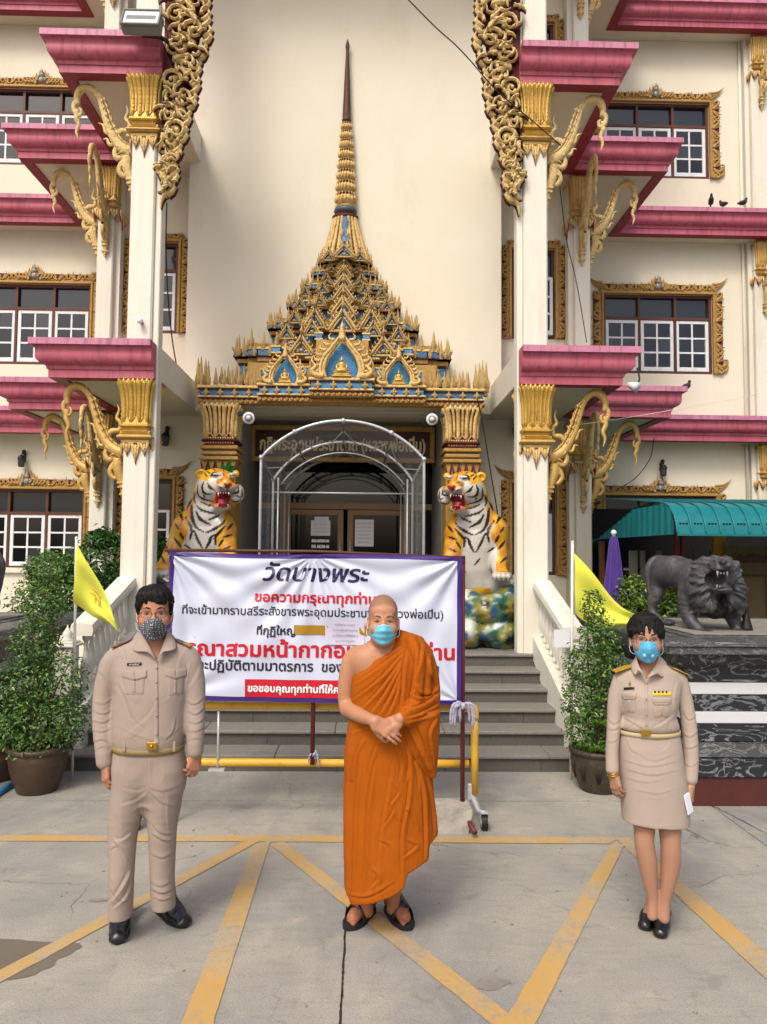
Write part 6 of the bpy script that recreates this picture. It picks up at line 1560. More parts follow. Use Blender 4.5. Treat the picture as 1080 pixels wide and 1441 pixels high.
def tiger(pw=0):
    k = 7.585
    def T(cx, cy, dy=0.0): p = P(230 + cx / k, 640 + cy / k, DT + dy); return (p.x, DT + dy, p.z)
    r_ = lambda c: c / k * DT / F_PX
    lo = T(-330, 1560); hi = T(960, 60)
    s = SDF((lo[0], DT - .75, lo[2]), (hi[0], DT + .75, hi[2]), .0125)
    s.chain([T(450, 640, .12), T(440, 860, .10), T(440, 1150, .12)], [r_(215), r_(265), r_(250)], .08)
    s.ell(T(400, 1350, .3), (r_(330), .42, r_(260)), .08)
    s.chain([T(500, 470, .02), T(470, 640, .05)], [r_(175), r_(215)], .05)
    s.ell(T(250, 800, .02), (r_(150), .22, r_(190)), .06); s.ell(T(640, 800, .0), (r_(130), .2, r_(180)), .06)
    s.chain([T(225, 800, .0), T(130 + pw * .4, 1000, -.06), T(45 + pw * .8, 1150, -.18), T(-20 + pw, 1230, -.28)], [r_(125), r_(105), r_(85), r_(75)], .05)
    s.chain([T(660, 830, -.02), T(690, 1030, -.08), T(720, 1240, -.15)], [r_(115), r_(95), r_(80)], .05)
    for cx, cy, dy in ((-40 + pw, 1262, -.36), (720, 1300, -.24)):
        s.ell(T(cx, cy, dy), (r_(105), .17, r_(52)), .03)
        for q in range(4): s.ell(T(cx - 78 + q * 50, cy + 8, dy - .14), (r_(30), .06, r_(36)), .012)
    s.ell(T(560, 350, -.03), (r_(205), .27, r_(190)), .04)
    s.ell(T(585, 235, -.05), (r_(150), .2, r_(80)), .05)
    s.chain([T(625, 260, -.18), T(670, 300, -.34)], [r_(70), r_(58)], .03)
    s.ell(T(640, 345, -.34), (r_(60), .13, r_(42)), .02); s.ell(T(735, 345, -.33), (r_(55), .12, r_(42)), .02)
    s.ell(T(692, 318, -.42), (r_(38), .06, r_(27)), .012)
    s.ell(T(560, 215, -.22), (r_(55), .09, r_(26)), .02); s.ell(T(735, 215, -.20), (r_(45), .08, r_(24)), .02)
    s.ell(T(632, 555, -.24), (r_(88), .17, r_(42)), .02)
    s.ell(T(590, 580, -.1), (r_(70), .14, r_(50)), .03)
    s.ell(T(640, 470, -.36), (r_(74), .26, r_(88)), .012, 'sub')
    s.ell(T(640, 500, -.22), (r_(50), .16, r_(28)), .012); s.ell(T(635, 525, -.33), (r_(42), .1, r_(16)), .008)      # tongue
    s.ell(T(440, 385, -.06), (r_(112), .13, r_(125)), .03); s.ell(T(790, 410, -.08), (r_(75), .12, r_(98)), .03)
    s.ell(T(470, 450, -.12), (r_(85), .1, r_(55)), .02); s.ell(T(780, 465, -.14), (r_(62), .08, r_(50)), .02)
    s.ell(T(405, 205, .02), (r_(62), .06, r_(58)), .015); s.ell(T(395, 205, -.04), (r_(36), .05, r_(34)), .01, 'sub')
    s.ell(T(775, 205, .05), (r_(40), .05, r_(42)), .015)
    for cx, cy in ((585, 222), (738, 222)): s.ell(T(cx, cy + 14, -.235), (r_(34), .04, r_(15)), .006)
    V, T_, Q_ = s.arrays(); V = V.copy(); n = s.normal(V)
    px = (proj(V) - np.array([230, 640])) * k
    front = n[:, 1] < .25
    nz = np.array([mnoise.noise(Vector(v) * 9) for v in V]); col = np.zeros((len(V), 3)); 
    og, yl, wh, bk, rd, pk = C3('c58420'), C3('dcae34'), C3('bab7b0'), C3('141312'), C3('9a1220'), C3('c9445a')
    t = np.clip(nz * 1.6 + .35 + .25 * np.sin(px[:, 0] / 55), 0, 1)[:, None]; col = og * (1 - t) + yl * t
    whi = np.zeros(len(V), bool)
    for poly in ([(330, 430), (318, 560), (300, 700), (255, 850), (200, 950), (190, 1400), (600, 1400), (590, 1000), (560, 850), (640, 720), (650, 620), (540, 560), (420, 500)],
                 [(350, 290), (400, 270), (470, 280), (560, 330), (560, 420), (545, 500), (480, 520), (400, 490), (350, 420)], [(800, 320), (850, 350), (855, 470), (800, 515), (720, 500), (715, 400), (760, 350)],
                 [(570, 300), (640, 330), (760, 330), (800, 360), (780, 400), (690, 392), (570, 400)], [(520, 240), (560, 185), (620, 190), (640, 215), (600, 260), (540, 280)], [(700, 190), (760, 190), (775, 240), (720, 245)],
                 [(545, 540), (600, 575), (700, 560), (705, 540), (690, 590), (600, 600), (550, 580)], [(500, 270), (560, 250), (560, 330), (500, 300)]):
        whi |= inpoly(px + nz[:, None] * 14, poly) & front
    whi |= (px[:, 1] > 1225) & (px[:, 0] < 90 + pw) & (px[:, 0] > -150)
    col[whi] = wh * (1 - .12 * np.clip(nz[whi], -1, 1))[:, None]
    nose = inpoly(px, [(640, 300), (740, 300), (735, 330), (700, 365), (680, 365), (645, 330)]) & front; col[nose] = C3('8a2a1a')
    mouth = inpoly(px, [(560, 405), (600, 392), (712, 398), (712, 470), (700, 550), (640, 572), (570, 548), (558, 470)]) & front
    deep = mouth & (V[:, 1] > DT - .46); tt = np.clip((px[:, 1] - 400) / 170, 0, 1)[:, None]
    col[deep] = (rd * (1 - tt) * .6 + pk * tt)[deep]
    lip = mouth & ~deep; col[lip] = C3('b8a8a0')
    stripes = [([(355, 545), (410, 590), (490, 615), (560, 632)], 12), ([(350, 610), (400, 690), (505, 750)], 15), ([(490, 690), (560, 665), (605, 635)], 13), ([(300, 540), (312, 680), (350, 770), (430, 822)], 16),
        ([(455, 832), (540, 795), (620, 745), (665, 690)], 14), ([(330, 808), (372, 915), (424, 1010)], 13), ([(450, 1010), (492, 935), (512, 880), (562, 850)], 15), ([(170, 595), (208, 695)], 15), ([(240, 670), (302, 790), (285, 905)], 16),
        ([(560, 960), (555, 880), (600, 830), (660, 760)], 14), ([(120, 890), (190, 985)], 14), ([(595, 975), (645, 895)], 12), ([(680, 800), (748, 730)], 12), ([(640, 880), (745, 850)], 11), ([(180, 830), (218, 905)], 13), ([(130, 740), (165, 795)], 12),
        ([(310, 430), (280, 520), (260, 560)], 10), ([(340, 400), (330, 470), (345, 520)], 10), ([(20, 960), (70, 1070)], 13), ([(90, 1060), (150, 1120)], 12), ([(-20, 1080), (20, 1160)], 11), ([(640, 1010), (720, 980)], 12), ([(650, 1090), (740, 1070)], 12), ([(230, 960), (300, 1010)], 10), ([(380, 1080), (440, 1150)], 10), ([(620, 1150), (540, 1230)], 12), ([(640, 1060), (560, 1140)], 12),
        ([(430, 290), (415, 350), (440, 410), (530, 420)], 11), ([(370, 330), (370, 420), (430, 470), (530, 500)], 9), ([(470, 300), (500, 350), (545, 380)], 12), ([(425, 430), (450, 455)], 8), ([(800, 330), (800, 400), (740, 410)], 9), ([(840, 360), (835, 450), (770, 430)], 8), ([(735, 490), (780, 500), (830, 480)], 7),
        ([(530, 215), (585, 226), (615, 215)], 8), ([(705, 225), (740, 226), (765, 215)], 8), ([(500, 250), (530, 195), (580, 180)], 7), ([(640, 190), (650, 235)], 6), ([(600, 270), (640, 262)], 4), ([(685, 365), (685, 390)], 4), ([(470, 180), (500, 200)], 8), ([(440, 190), (470, 235)], 9), ([(530, 155), (560, 165)], 6), ([(640, 160), (650, 175)], 6), ([(580, 330), (640, 362)], 3), ([(590, 350), (650, 375)], 3), ([(400, 500), (460, 530), (540, 550)], 9)]
    for pl, w in stripes:
        w *= 1.15
        d, u, _ = seg_dist(px, [tuple(q) for q in spline(pl, 5)]); ww = w * (.35 + .65 * np.sin(np.pi * np.clip(u * .9 + .08, 0, 1))); m = (d < ww) & front & ~mouth; col[m] = bk
    back = ~front; m = back & (np.sin(V[:, 2] * 34 + nz * 3) > .62); col[m] = bk
    return s, V, T_, Q_, col, T, r_
TG = {False: tiger(0), True: tiger(165)}; TF, TR_ = TG[False][5:7]
XM = P(480, 750, DT).x
def make_tiger(mir, lab):
    base = TF(300, 1500); t = thing('tiger_statue', lab, 'statue', (base[0] if not mir else 2 * XM - base[0], DT, FLOOR), group='painted tigers guarding the entrance')
    TV, TT, TQ, TCOL = TG[mir][1:5]
    def mx(V): V = np.array(V, float); V[:, 0] = 2 * XM - V[:, 0]; return V
    V = mx(TV) if mir else TV; T_, Q_ = (TT[:, ::-1], TQ[:, ::-1]) if mir else (TT, TQ)
    me = arr_mesh('body', V, T_, Q_, M_TIGER, TCOL); o = bpy.data.objects.new('body', me); link(o, t)
    def M(p): p = Vector(p); p.x = 2 * XM - p.x if mir else p.x; return p
    b = MB()
    for cx, cy, L in ((588, 405, 42), (700, 402, 34), (610, 402, 16), (640, 404, 14), (668, 402, 14)): p = M(TF(cx, cy, -.42)); b.tube([p, p + Vector((0, .01, -TR_(L)))], [TR_(8 if L > 20 else 6), .001], 6)
    for cx, cy, L in ((585, 545, 26), (690, 545, 22), (620, 552, 12), (650, 553, 12)): p = M(TF(cx, cy, -.38)); b.tube([p, p + Vector((0, .0, TR_(L)))], [TR_(7 if L > 20 else 6), .001], 6)
    build_each(b, 'fang', MATS.get('ivory_paint') or mat('ivory_paint', 'd8d4c4', .3), t)
    b = MB()
    for cx in ((125 if mir else -40), 720):
        for q in range(4): p = M(TF(cx - 78 + q * 50, (1275 if cx < 200 else 1310), -.52 if cx < 200 else -.40)); b.tube([p + Vector((0, .04, .015)), p, p + Vector((0, -.02, -.04))], [.02, .016, .002], 6)
    build_each(b, 'claw', MATS['ivory_paint'], t)
    def T2(cx, cy, dy=0.0): p = P(230 + cx / 7.585, 640 + cy / 7.585, DT); return (p.x, DT + dy, p.z)
    return t
M_ROCK = mat('painted_rock', 'ffffff', .3, attr='paint', spec=.6, bump=.5, bscale=20)
def rock():
    lo = P(205, 912, DT); hi = P(350, 800, DT); s = SDF((lo.x - .1, DT - .75, FLOOR - .03), (hi.x + .1, DT + .75, hi.z), .018)
    rr4 = random.Random(8)
    def Q(px, py, dy): p = P(px, py, DT); return (p.x, DT + dy, p.z)
    s.box(((lo.x + hi.x) / 2 + .1, DT + .2, FLOOR + .14), ((hi.x - lo.x) / 2 - .12, .5, .26), .08, .05)
    for px, py, dy, r in ((225, 826, -.32, .17), (245, 835, -.35, .2), (270, 850, -.4, .25), (300, 848, -.35, .25), (330, 850, -.3, .2), (232, 860, -.25, .2), (260, 885, -.4, .25), (310, 885, -.4, .25), (335, 890, -.3, .2), (222, 838, -.2, .13)): s.ell(Q(px, py, dy), (r, r * .9, r * .72), .04)
    V, T_, Q_ = s.arrays(); V = V.copy(); n = s.normal(V)
    nz = np.array([mnoise.fractal(Vector(v) * 4.2, 1, 2, 4) for v in V]); V += n * (nz * .045)[:, None]
    n2 = np.array([mnoise.noise(Vector(v) * 5.5 + Vector((4, 9, 1))) for v in V]); n3 = np.array([mnoise.noise(Vector(v) * 9 + Vector((8, 2, 5))) for v in V])
    col = np.tile(C3('7a7a3a'), (len(V), 1)); 
    def bl(m, h): 
        t = np.clip(m, 0, 1)[:, None]; return col * (1 - t) + C3(h) * t
    col = bl((n2 + .08) * 3, '2a5a48'); col = bl((n3 - .14) * 4, '24486a'); col = bl((nz - .16) * 4, 'b8bfb4'); col = bl((-n2 - .28) * 5, '8a7a30'); col = bl((-nz - .3) * 6, '2a2a20')
    return V, T_, Q_, col
RV, RT, RQ, RC = rock()
for mir, lab in ((False, 'roaring painted tiger statue left of the doors, facing right'), (True, 'roaring painted tiger statue right of the doors, facing left')):
    t = make_tiger(mir, lab)
    V = RV.copy(); 
    if mir: V[:, 0] = 2 * XM - V[:, 0]
    o = bpy.data.objects.new('painted_rock', arr_mesh('painted_rock', V, RT[:, ::-1] if mir else RT, RQ[:, ::-1] if mir else RQ, M_ROCK, RC)); link(o, t)
b = MB()
for (x0, y0, x1, y1) in ((318, 664, 327, 646), (318, 664, 311, 652), (322, 664, 331, 655)):
    a, c = P(x0, y0, 9.2), P(x1, y1, 9.15); m_ = a.lerp(c, .5); w = .035; pr = Vector((c.z - a.z, 0, a.x - c.x)).normalized() * w
    b.add([a, m_ + pr, c, m_ - pr + Vector((0, -.02, 0))], [(0, 1, 2), (0, 2, 3)])
tag(b.build('leaf_sprig', mat('green_leaf_sprig', '1e6a2a', .5)), 'green leaf sprig stuck behind the left tiger\'s head', 'leaves')
M_STONE = mat('weathered_dark_stone', '47474b', .5, col2='2a2a2e', scale=5, amt=.9, bump=.7, bscale=40, dirt='85837c', dscale=4, damt=.55, spec=.5)
DL = 6.45
def lion():
    def T(cx, cy, dy=0.0): p = P(840 + cx / 4.5, 760 + cy / 4.5, DL + dy); return (p.x, DL + dy, p.z)
    r_ = lambda c: c / 4.5 * DL / F_PX
    lo = T(290, 640); hi = T(970, 70)
    s = SDF((lo[0], DL - .62, ZPED - .02), (hi[0] + .02, DL + .62, hi[2] + .06), .008)
    E = lambda cx, cy, dy, a, d, c, k=.03, op='add', rot=None: s.ell(T(cx, cy, dy), (r_(a), d, r_(c)), k, op, rot)
    E(425, 205, .38, 82, .17, 105); E(505, 200, .25, 95, .16, 100)
    s.chain([T(450, 195, .32), T(560, 215, .12), T(670, 290, -.06)], [r_(92), r_(98), r_(118)], .05)
    s.chain([T(400, 240, .40), T(385, 340, .40), T(352, 420, .44), T(360, 470, .42), T(400, 505, .34)], [r_(62), r_(46), r_(27), r_(27), r_(26)], .03)
    E(450, 520, .26, 42, .09, 22, .015)
    s.chain([T(600, 330, -.02), T(575, 430, -.02), T(590, 500, -.06), T(650, 570, -.14)], [r_(82), r_(58), r_(42), r_(34)], .03); E(690, 592, -.20, 58, .09, 27, .015)
    s.chain([T(850, 380, -.02), T(860, 480, -.02), T(890, 560, -.10)], [r_(70), r_(48), r_(36)], .03); E(920, 592, -.16, 55, .08, 27, .015)
    for cx, dy in ((655, -.26), (680, -.28), (705, -.28), (730, -.26)): E(cx, 598, dy, 15, .05, 20, .006)
    for cx, dy in ((885, -.22), (908, -.24), (932, -.24), (955, -.22)): E(cx, 598, dy, 15, .05, 20, .006)
    E(750, 400, .02, 100, .13, 100, .04)
    E(665, 300, -.16, 88, .13, 125); E(690, 400, -.20, 60, .09, 55, .02); E(730, 425, -.24, 26, .05, 32, .015); E(640, 390, -.1, 55, .1, 70)
    E(865, 320, -.16, 72, .12, 118); E(890, 410, -.16, 50, .08, 60, .02); E(850, 400, -.2, 45, .08, 50, .02); E(765, 175, -.12, 130, .15, 72); E(690, 150, -.05, 70, .1, 40)
    E(785, 220, -.26, 92, .13, 92); E(795, 160, -.36, 62, .12, 36); E(765, 180, -.38, 34, .08, 22, .012); E(825, 180, -.38, 34, .08, 22, .012); E(800, 138, -.45, 24, .04, 15, .01)
    E(735, 160, -.30, 30, .05, 16, .012); E(858, 168, -.30, 26, .05, 16, .012)
    E(786, 312, -.36, 62, .10, 24, .015); E(786, 252, -.44, 52, .25, 54, .008, 'sub'); E(786, 292, -.36, 36, .10, 12, .008)
    E(628, 180, -.12, 24, .03, 32, .012, 'add', (0, R(-20), 0)); E(888, 195, -.14, 20, .03, 26, .012, 'add', (0, R(20), 0))
    s.chain([T(430, 120, .42), T(375, 118, .46), T(335, 150, .46), T(320, 220, .46), T(332, 300, .45), T(350, 380, .44)], [r_(24), r_(23), r_(22), r_(21), r_(20), r_(22)], .02)
    V, T_, Q_ = s.arrays(); V = V.copy(); n = s.normal(V)
    c = np.array(T(785, 240, -.3)); d = V - c; ang = np.arctan2(d[:, 2], d[:, 0]); rr5 = np.sqrt(d[:, 0] ** 2 + d[:, 2] ** 2)
    px = (proj(V) - np.array([840, 760])) * 4.5
    head = ((px[:, 0] - 785) / 88) ** 2 + ((px[:, 1] - 230) / 108) ** 2 < 1
    mane = (px[:, 0] > 590) & (px[:, 1] < 465) & ~(head & (V[:, 1] < DL - .2)) & (V[:, 1] < DL + .12)
    w = np.clip(rr5 / .12 - .7, 0, 1) * mane
    nz = np.array([mnoise.noise(Vector(v) * 7) for v in V])
    disp = w * (.012 * np.sin(ang * 16 + rr5 * 26 + nz * 4) + .006 * np.sin(ang * 37 - rr5 * 40 + nz * 6))
    disp += .004 * np.array([mnoise.noise(Vector(v) * 16) for v in V])
    disp += .006 * np.exp(-((px[:, 1] - 150) / 40) ** 2) * np.sin(px[:, 0] / 7) * head
    V += n * disp[:, None]
    return V, T_, Q_, T, r_
LV, LT, LQ, LF, LR = lion()
for s_, lab in ((1, 'dark stone lion roaring with raised head on the right pedestal'), (-1, 'dark stone lion at the left edge, only its haunch and tail showing')):
    t = thing('lion_statue', lab, 'statue', (U(s_, 3.3), DL, ZPED))
    V = LV.copy()
    if s_ < 0: V[:, 0] = 2 * XC - V[:, 0] - .05
    o = bpy.data.objects.new('body', arr_mesh('body', V, LT[:, ::-1] if s_ < 0 else LT, LQ[:, ::-1] if s_ < 0 else LQ, M_STONE)); link(o, t)
    b = MB()
    for cx, cy, L, up in ((765, 196, 40, -1), (826, 198, 36, -1), (785, 205, 14, -1), (805, 205, 14, -1), (762, 306, 26, 1), (812, 306, 24, 1), (780, 300, 10, 1), (796, 300, 10, 1)):
        p = Vector(LF(cx, cy, -.43)); 
        if s_ < 0: p.x = 2 * XC - p.x - .05
        b.tube([p, p + Vector((0, 0, up * LR(L)))], [LR(8 if L > 20 else 6), .001], 6)
    build_each(b, 'tooth', MATS.get('dusty_stone_teeth') or mat('dusty_stone_teeth', '8a887f', .6), t)
def leaf_cloud(name, blobs, n, size, m, seed, parent=None, long=2.0, shell=.55, loc=None):
    """blobs [(cx,cy,cz,rx,ry,rz,weight)]; many small folded leaves spread in their volumes"""
    r_ = np.random.RandomState(seed); w = np.array([q[6] for q in blobs], float); w /= w.sum()
    idx = r_.choice(len(blobs), n, p=w); B = np.array([q[:6] for q in blobs])[idx]
    d = r_.normal(size=(n, 3)); d /= np.linalg.norm(d, axis=1, keepdims=True); rad = (shell + (1 - shell) * r_.rand(n) ** .6) * (1 + .12 * r_.normal(size=n))
    C = B[:, :3] + d * rad[:, None] * B[:, 3:]
    tw = C[r_.choice(n, max(8, n // 22))]; 
    near = r_.randint(0, len(tw), size=(n, 10)); dist = ((tw[near] - C[:, None]) ** 2).sum(2); j = near[np.arange(n), dist.argmin(1)]
    pull = np.where(dist.min(1) < (B[:, 3] * .5) ** 2, .55, 0)[:, None]; C = C + (tw[j] - C) * pull
    nor = d * .6 + np.array([0, -.15, .75]) + r_.normal(size=(n, 3)) * .55; nor /= np.linalg.norm(nor, axis=1, keepdims=True)
    ax = r_.normal(size=(n, 3)) + d * .8; ax -= nor * (ax * nor).sum(1, keepdims=True); ax /= np.linalg.norm(ax, axis=1, keepdims=True); sd = np.cross(nor, ax)
    L = size * (.45 + 1.1 * r_.rand(n))[:, None]; W = L / long
    base = C - ax * L * .5; tip = C + ax * L * .5 - nor * L * .15; a = C + sd * W * .5 + nor * W * .2; c = C - sd * W * .5 + nor * W * .2
    V = np.stack([base, a, tip, c], 1).reshape(-1, 3); i = np.arange(n) * 4
    F = np.concatenate([np.stack([i, i + 1, i + 2], 1), np.stack([i, i + 2, i + 3], 1)])
    me = bpy.data.meshes.new(name); me.vertices.add(len(V)); me.vertices.foreach_set('co', V.ravel().astype(np.float32))
    me.loops.add(F.size); me.loops.foreach_set('vertex_index', F.ravel().astype(np.int32)); me.polygons.add(len(F)); me.polygons.foreach_set('loop_start', (np.arange(len(F)) * 3).astype(np.int32)); me.update(calc_edges=True)
    tone = np.clip(.44 + .27 * r_.normal(size=n), 0, 1); at = me.color_attributes.new('paint', 'FLOAT_COLOR', 'POINT'); cc = np.repeat(tone, 4); q = np.ones((len(V), 4), np.float32); q[:, :3] = cc[:, None]; at.data.foreach_set('color', q.ravel())
    me.materials.append(m); o = bpy.data.objects.new(name, me); return link(o, parent)
def branches(b, root, tips, r0, seed):
    r_ = random.Random(seed)
    for t in tips:
        root_, t_ = Vector(root), Vector(t); mid = root_.lerp(t_, .5) + Vector((r_.uniform(-.05, .05), r_.uniform(-.05, .05), r_.uniform(0, .08)))
        q = spline([tuple(root_), tuple(mid), tuple(t_)], 5); b.tube(q, [r0 * (1 - .8 * i / (len(q) - 1)) for i in range(len(q))], 6)
def pot(c, r, h, m, parent, name='pot'):
    b = MB(); b.lathe([(r * .62, 0), (r * .66, .01), (r * .80, h * .25), (r * .93, h * .55), (r * .99, h * .82), (r * .97, h * .88), (r * 1.05, h * .90), (r * 1.06, h * .97), (r * 1.0, h), (r * .92, h), (r * .90, h * .85), (r * .1, h * .84)], c, 36); o = b.build(name, m, parent); return o
def wpt(px, py, d): p = P(px, py, d); return (p.x, d, p.z)
def blob(px, py, d, rpx, rpy, ry, w): p = P(px, py, d); k = d / F_PX; return (p.x, d, p.z, rpx * k, ry, rpy * k, w)
d = 5.95; c = P(54, 1075, d); t = thing('potted_shrub', 'tall leafy shrub in a brown glazed pot left of the steps', 'potted plant', (c.x, d, 0))
pot((c.x, d, 0), .225, .36, M_TERRA, t); b = MB(); b.lathe([(.20, .30), (.12, .325), (.01, .33)], (c.x, d, 0), 20); b.build('soil', M_SOIL, t)
BL = [blob(62, 850, d, 28, 38, .16, 1.6), blob(70, 800, d, 20, 22, .1, .5), blob(52, 905, d, 34, 35, .2, 1.6), blob(40, 955, d, 42, 40, .25, 1.8), blob(85, 960, d, 35, 45, .25, 1.6), blob(55, 1010, d, 60, 38, .3, 3.2), blob(100, 1010, d, 24, 36, .2, 1), blob(15, 1010, d, 34, 40, .25, 1.5), blob(60, 1045, d, 50, 18, .25, 1.2)]
leaf_cloud('foliage', BL, 9000, .030, M_LEAF, 3, t)
b = MB(); branches(b, (c.x, d, .32), [q[:3] for q in BL] + [wpt(20, 930, d), wpt(100, 930, d), wpt(75, 880, d), wpt(45, 870, d), wpt(110, 1000, d - .1), wpt(5, 990, d)], .016, 4); b.build('stems', M_BARK, t)
d = 6.0; c = P(843, 1078, d); t = thing('potted_shrub', 'slender shrub with ferns in a patterned dark pot right of the steps', 'potted plant', (c.x, d, 0))
po = pot((c.x, d, 0), .225, .34, mat('patterned_dark_pot', '41382c', .5, col2='2c261e', scale=8, amt=.7, bump=.3, dirt='6e6450', dscale=8, damt=.4), t)
b = MB()
for i in range(10):
    a0 = i * math.pi / 5
    for k_ in (-2, -1, 0, 1, 2):
        q = [(c.x + math.cos(a0 + k_ * .02) * .19, d + math.sin(a0 + k_ * .02) * .19, .10), (c.x + math.cos(a0 + k_ * .07) * .215, d + math.sin(a0 + k_ * .07) * .215, .19), (c.x + math.cos(a0 + k_ * .11) * .222, d + math.sin(a0 + k_ * .11) * .222, .25)]
        b.tube(q, [.003, .004, .002], 4)
b.build('leaf_relief', MATS['patterned_dark_pot'], po)
b = MB(); b.lathe([(.20, .28), (.12, .305), (.01, .31)], (c.x, d, 0), 20); b.build('soil', M_SOIL, t)
BR = [blob(835, 855, d, 18, 26, .10, .7), blob(842, 895, d, 30, 26, .16, 1.2), blob(828, 935, d, 34, 32, .18, 1.6), blob(855, 940, d, 28, 40, .2, 1.5), blob(818, 985, d, 28, 36, .18, 1.5), blob(850, 995, d, 34, 34, .2, 1.6), blob(815, 1030, d, 22, 24, .15, .8), blob(850, 1040, d, 26, 16, .15, .7)]
leaf_cloud('foliage', BR, 5600, .031, M_LEAF, 5, t)
b = MB(); branches(b, (c.x, d, .3), [q[:3] for q in BR] + [wpt(830, 835, d), wpt(845, 870, d), wpt(800, 1000, d), wpt(870, 960, d)], .014, 6); b.build('stems', M_BARK, t)
def fern(cx, cz, d, n, L, seed, parent):
    r_ = random.Random(seed); V = []; F = []
    for i in range(n):
        a = r_.uniform(0, 6.28); el = r_.uniform(.2, 1.0); l_ = L * r_.uniform(.7, 1.1); prev = None
        for k_ in range(11):
            t_ = k_ / 10; x = math.cos(a) * l_ * t_; y = math.sin(a) * l_ * t_; z = l_ * (math.sin(el) * t_ * 1.2 - t_ * t_ * .8)
            for sg in (-1, 1):
                w = l_ * .26 * (1 - t_) + .004; px_, py_ = -math.sin(a) * sg, math.cos(a) * sg; n0 = len(V)
                V += [(cx + x, d + y, cz + z), (cx + x + px_ * w + math.cos(a) * w * .5, d + y + py_ * w + math.sin(a) * w * .5, cz + z - w * .3), (cx + x + math.cos(a) * .012, d + y + math.sin(a) * .012, cz + z)]; F.append((n0, n0 + 1, n0 + 2))
    me = bpy.data.meshes.new('fern'); me.from_pydata(V, [], F); at = me.color_attributes.new('paint', 'FLOAT_COLOR', 'POINT'); q = np.ones((len(V), 4), np.float32); q[:, :3] = .55; at.data.foreach_set('color', q.ravel()); me.materials.append(M_LEAFY)
    return link(bpy.data.objects.new('fern', me), parent)
p = P(838, 1048, d - .1); fern(p.x, p.z - .03, d - .12, 16, .17, 3, t); p = P(842, 1010, d - .12); fern(p.x, p.z - .03, d - .15, 12, .15, 4, t)
d = 6.25; c = P(-6, 1075, d); t = thing('potted_shrub', 'brown pot cut off by the left edge behind the tall potted shrub', 'potted plant', (c.x, d, 0)); pot((c.x, d, 0), .22, .3, M_TERRA, t); leaf_cloud('foliage', [(c.x, d, .45, .2, .2, .2, 1)], 700, .035, M_LEAFD, 15, t)
def bush(lab, blobs, n, size, m, seed):
    B0 = blobs[0]; cx = sum(q[0] for q in blobs) / len(blobs); cy = B0[1]; t = thing('shrub', lab, 'shrub', (cx, cy, 0)); leaf_cloud('foliage', blobs, n, size, m, seed, t)
    b = MB(); branches(b, (cx, cy, 0), [q[:3] for q in blobs], .025, seed); b.build('stems', M_BARK, t)
bush('dark green shrub behind the left front column', [blob(150, 790, 9.0, 45, 45, .4, 2), blob(215, 785, 9.1, 28, 32, .3, 1.2), blob(145, 760, 9.0, 22, 16, .2, .8), blob(130, 840, 9, 50, 45, .4, 1.6), blob(200, 830, 9.1, 40, 40, .3, 1)], 6500, .055, M_LEAFD, 9)
bush('mid green shrub below the left ground floor window', [blob(75, 800, 8.2, 40, 25, .3, 1.5), blob(95, 840, 8.2, 40, 40, .3, 1.5), blob(50, 850, 8.2, 35, 40, .3, 1)], 4200, .05, M_LEAF, 10)
bush('yellow green bush behind the legs of the stone lion', [blob(893, 835, 8.4, 24, 28, .25, 1.4), blob(890, 868, 8.4, 30, 26, .3, 1.4), blob(945, 850, 8.4, 18, 28, .2, 1.2), blob(925, 880, 8.4, 40, 22, .3, 1)], 3800, .045, M_LEAFY, 12)
M_SKIN = mat('skin', 'b07c62', .5, col2='9f6c54', scale=9, amt=.5, bump=.08, bscale=120, sss=.12, spec=.35)
M_SKINM = mat('skin_tanned', 'ffffff', .5, attr='paint', bump=.08, bscale=120, sss=.12, spec=.35)
M_SKINW = mat('skin_legs', 'a98068', .48, col2='98705a', scale=9, amt=.5, sss=.1, spec=.35)
M_UNI = mat('khaki_uniform_cloth', '9c8d82', .85, col2='8f8075', scale=2.5, amt=.5, bump=.25, bscale=220, bdist=.001, wrinkle=(6, (1, 1, .7), .03, .22))
M_UNIW = mat('pale_khaki_uniform_cloth', 'a8998d', .85, col2='9a8b7f', scale=2.5, amt=.5, bump=.25, bscale=220, bdist=.001, wrinkle=(6, (1, 1, .7), .03, .16))
M_ROBE = mat('saffron_robe_cloth', 'a35304', .85, col2='934604', scale=3, amt=.6, bump=.3, bscale=160, bdist=.0015, spec=.2, wrinkle=(8, (1, 1, .3), .04, .28))
M_HAIR = mat('black_hair', '0a0908', .55, col2='15110f', scale=30, amt=.6, bump=.7, bscale=110, stretch=(1, 1, .2), spec=.25)
M_LEATH = mat('black_shoe_leather', '0e0f12', .28, col2='1a1c22', scale=8, amt=.5, bump=.15, bscale=60, spec=.6)
M_RUB = mat('black_rubber', '161718', .6, col2='26282a', scale=12, amt=.5)
M_EYEW = mat('eye_white', 'c8c0b8', .25); M_IRIS = mat('dark_iris', '120a06', .15)
M_BROW = mat('eyebrow_hair', '1a120e', .8)
M_SURG = mat('light_blue_surgical_mask', '5fb0cc', .75, col2='74bdd4', scale=12, amt=.5)
M_MASKW = mat('sky_blue_moulded_mask', '52a8d0', .7, col2='68b8da', scale=8, amt=.4)
M_LOOP = mat('white_ear_loop', 'd8d8d8', .7)
M_BELT = mat('khaki_web_belt', '8c7a4e', .7, col2='7a6a42', scale=20, amt=.5); M_BRASS = mat('brass_buckle', 'c0983a', .25, metal=.8, col2='a8802c', scale=10)
M_BOARD = mat('gold_shoulder_board', 'c9a236', .45, metal=.3, col2='a88226', scale=60, amt=.8, bump=.4, bscale=120); M_NAME = mat('black_name_tag', '0f0f10', .3)
M_BTN = mat('khaki_button', 'a08d76', .4)
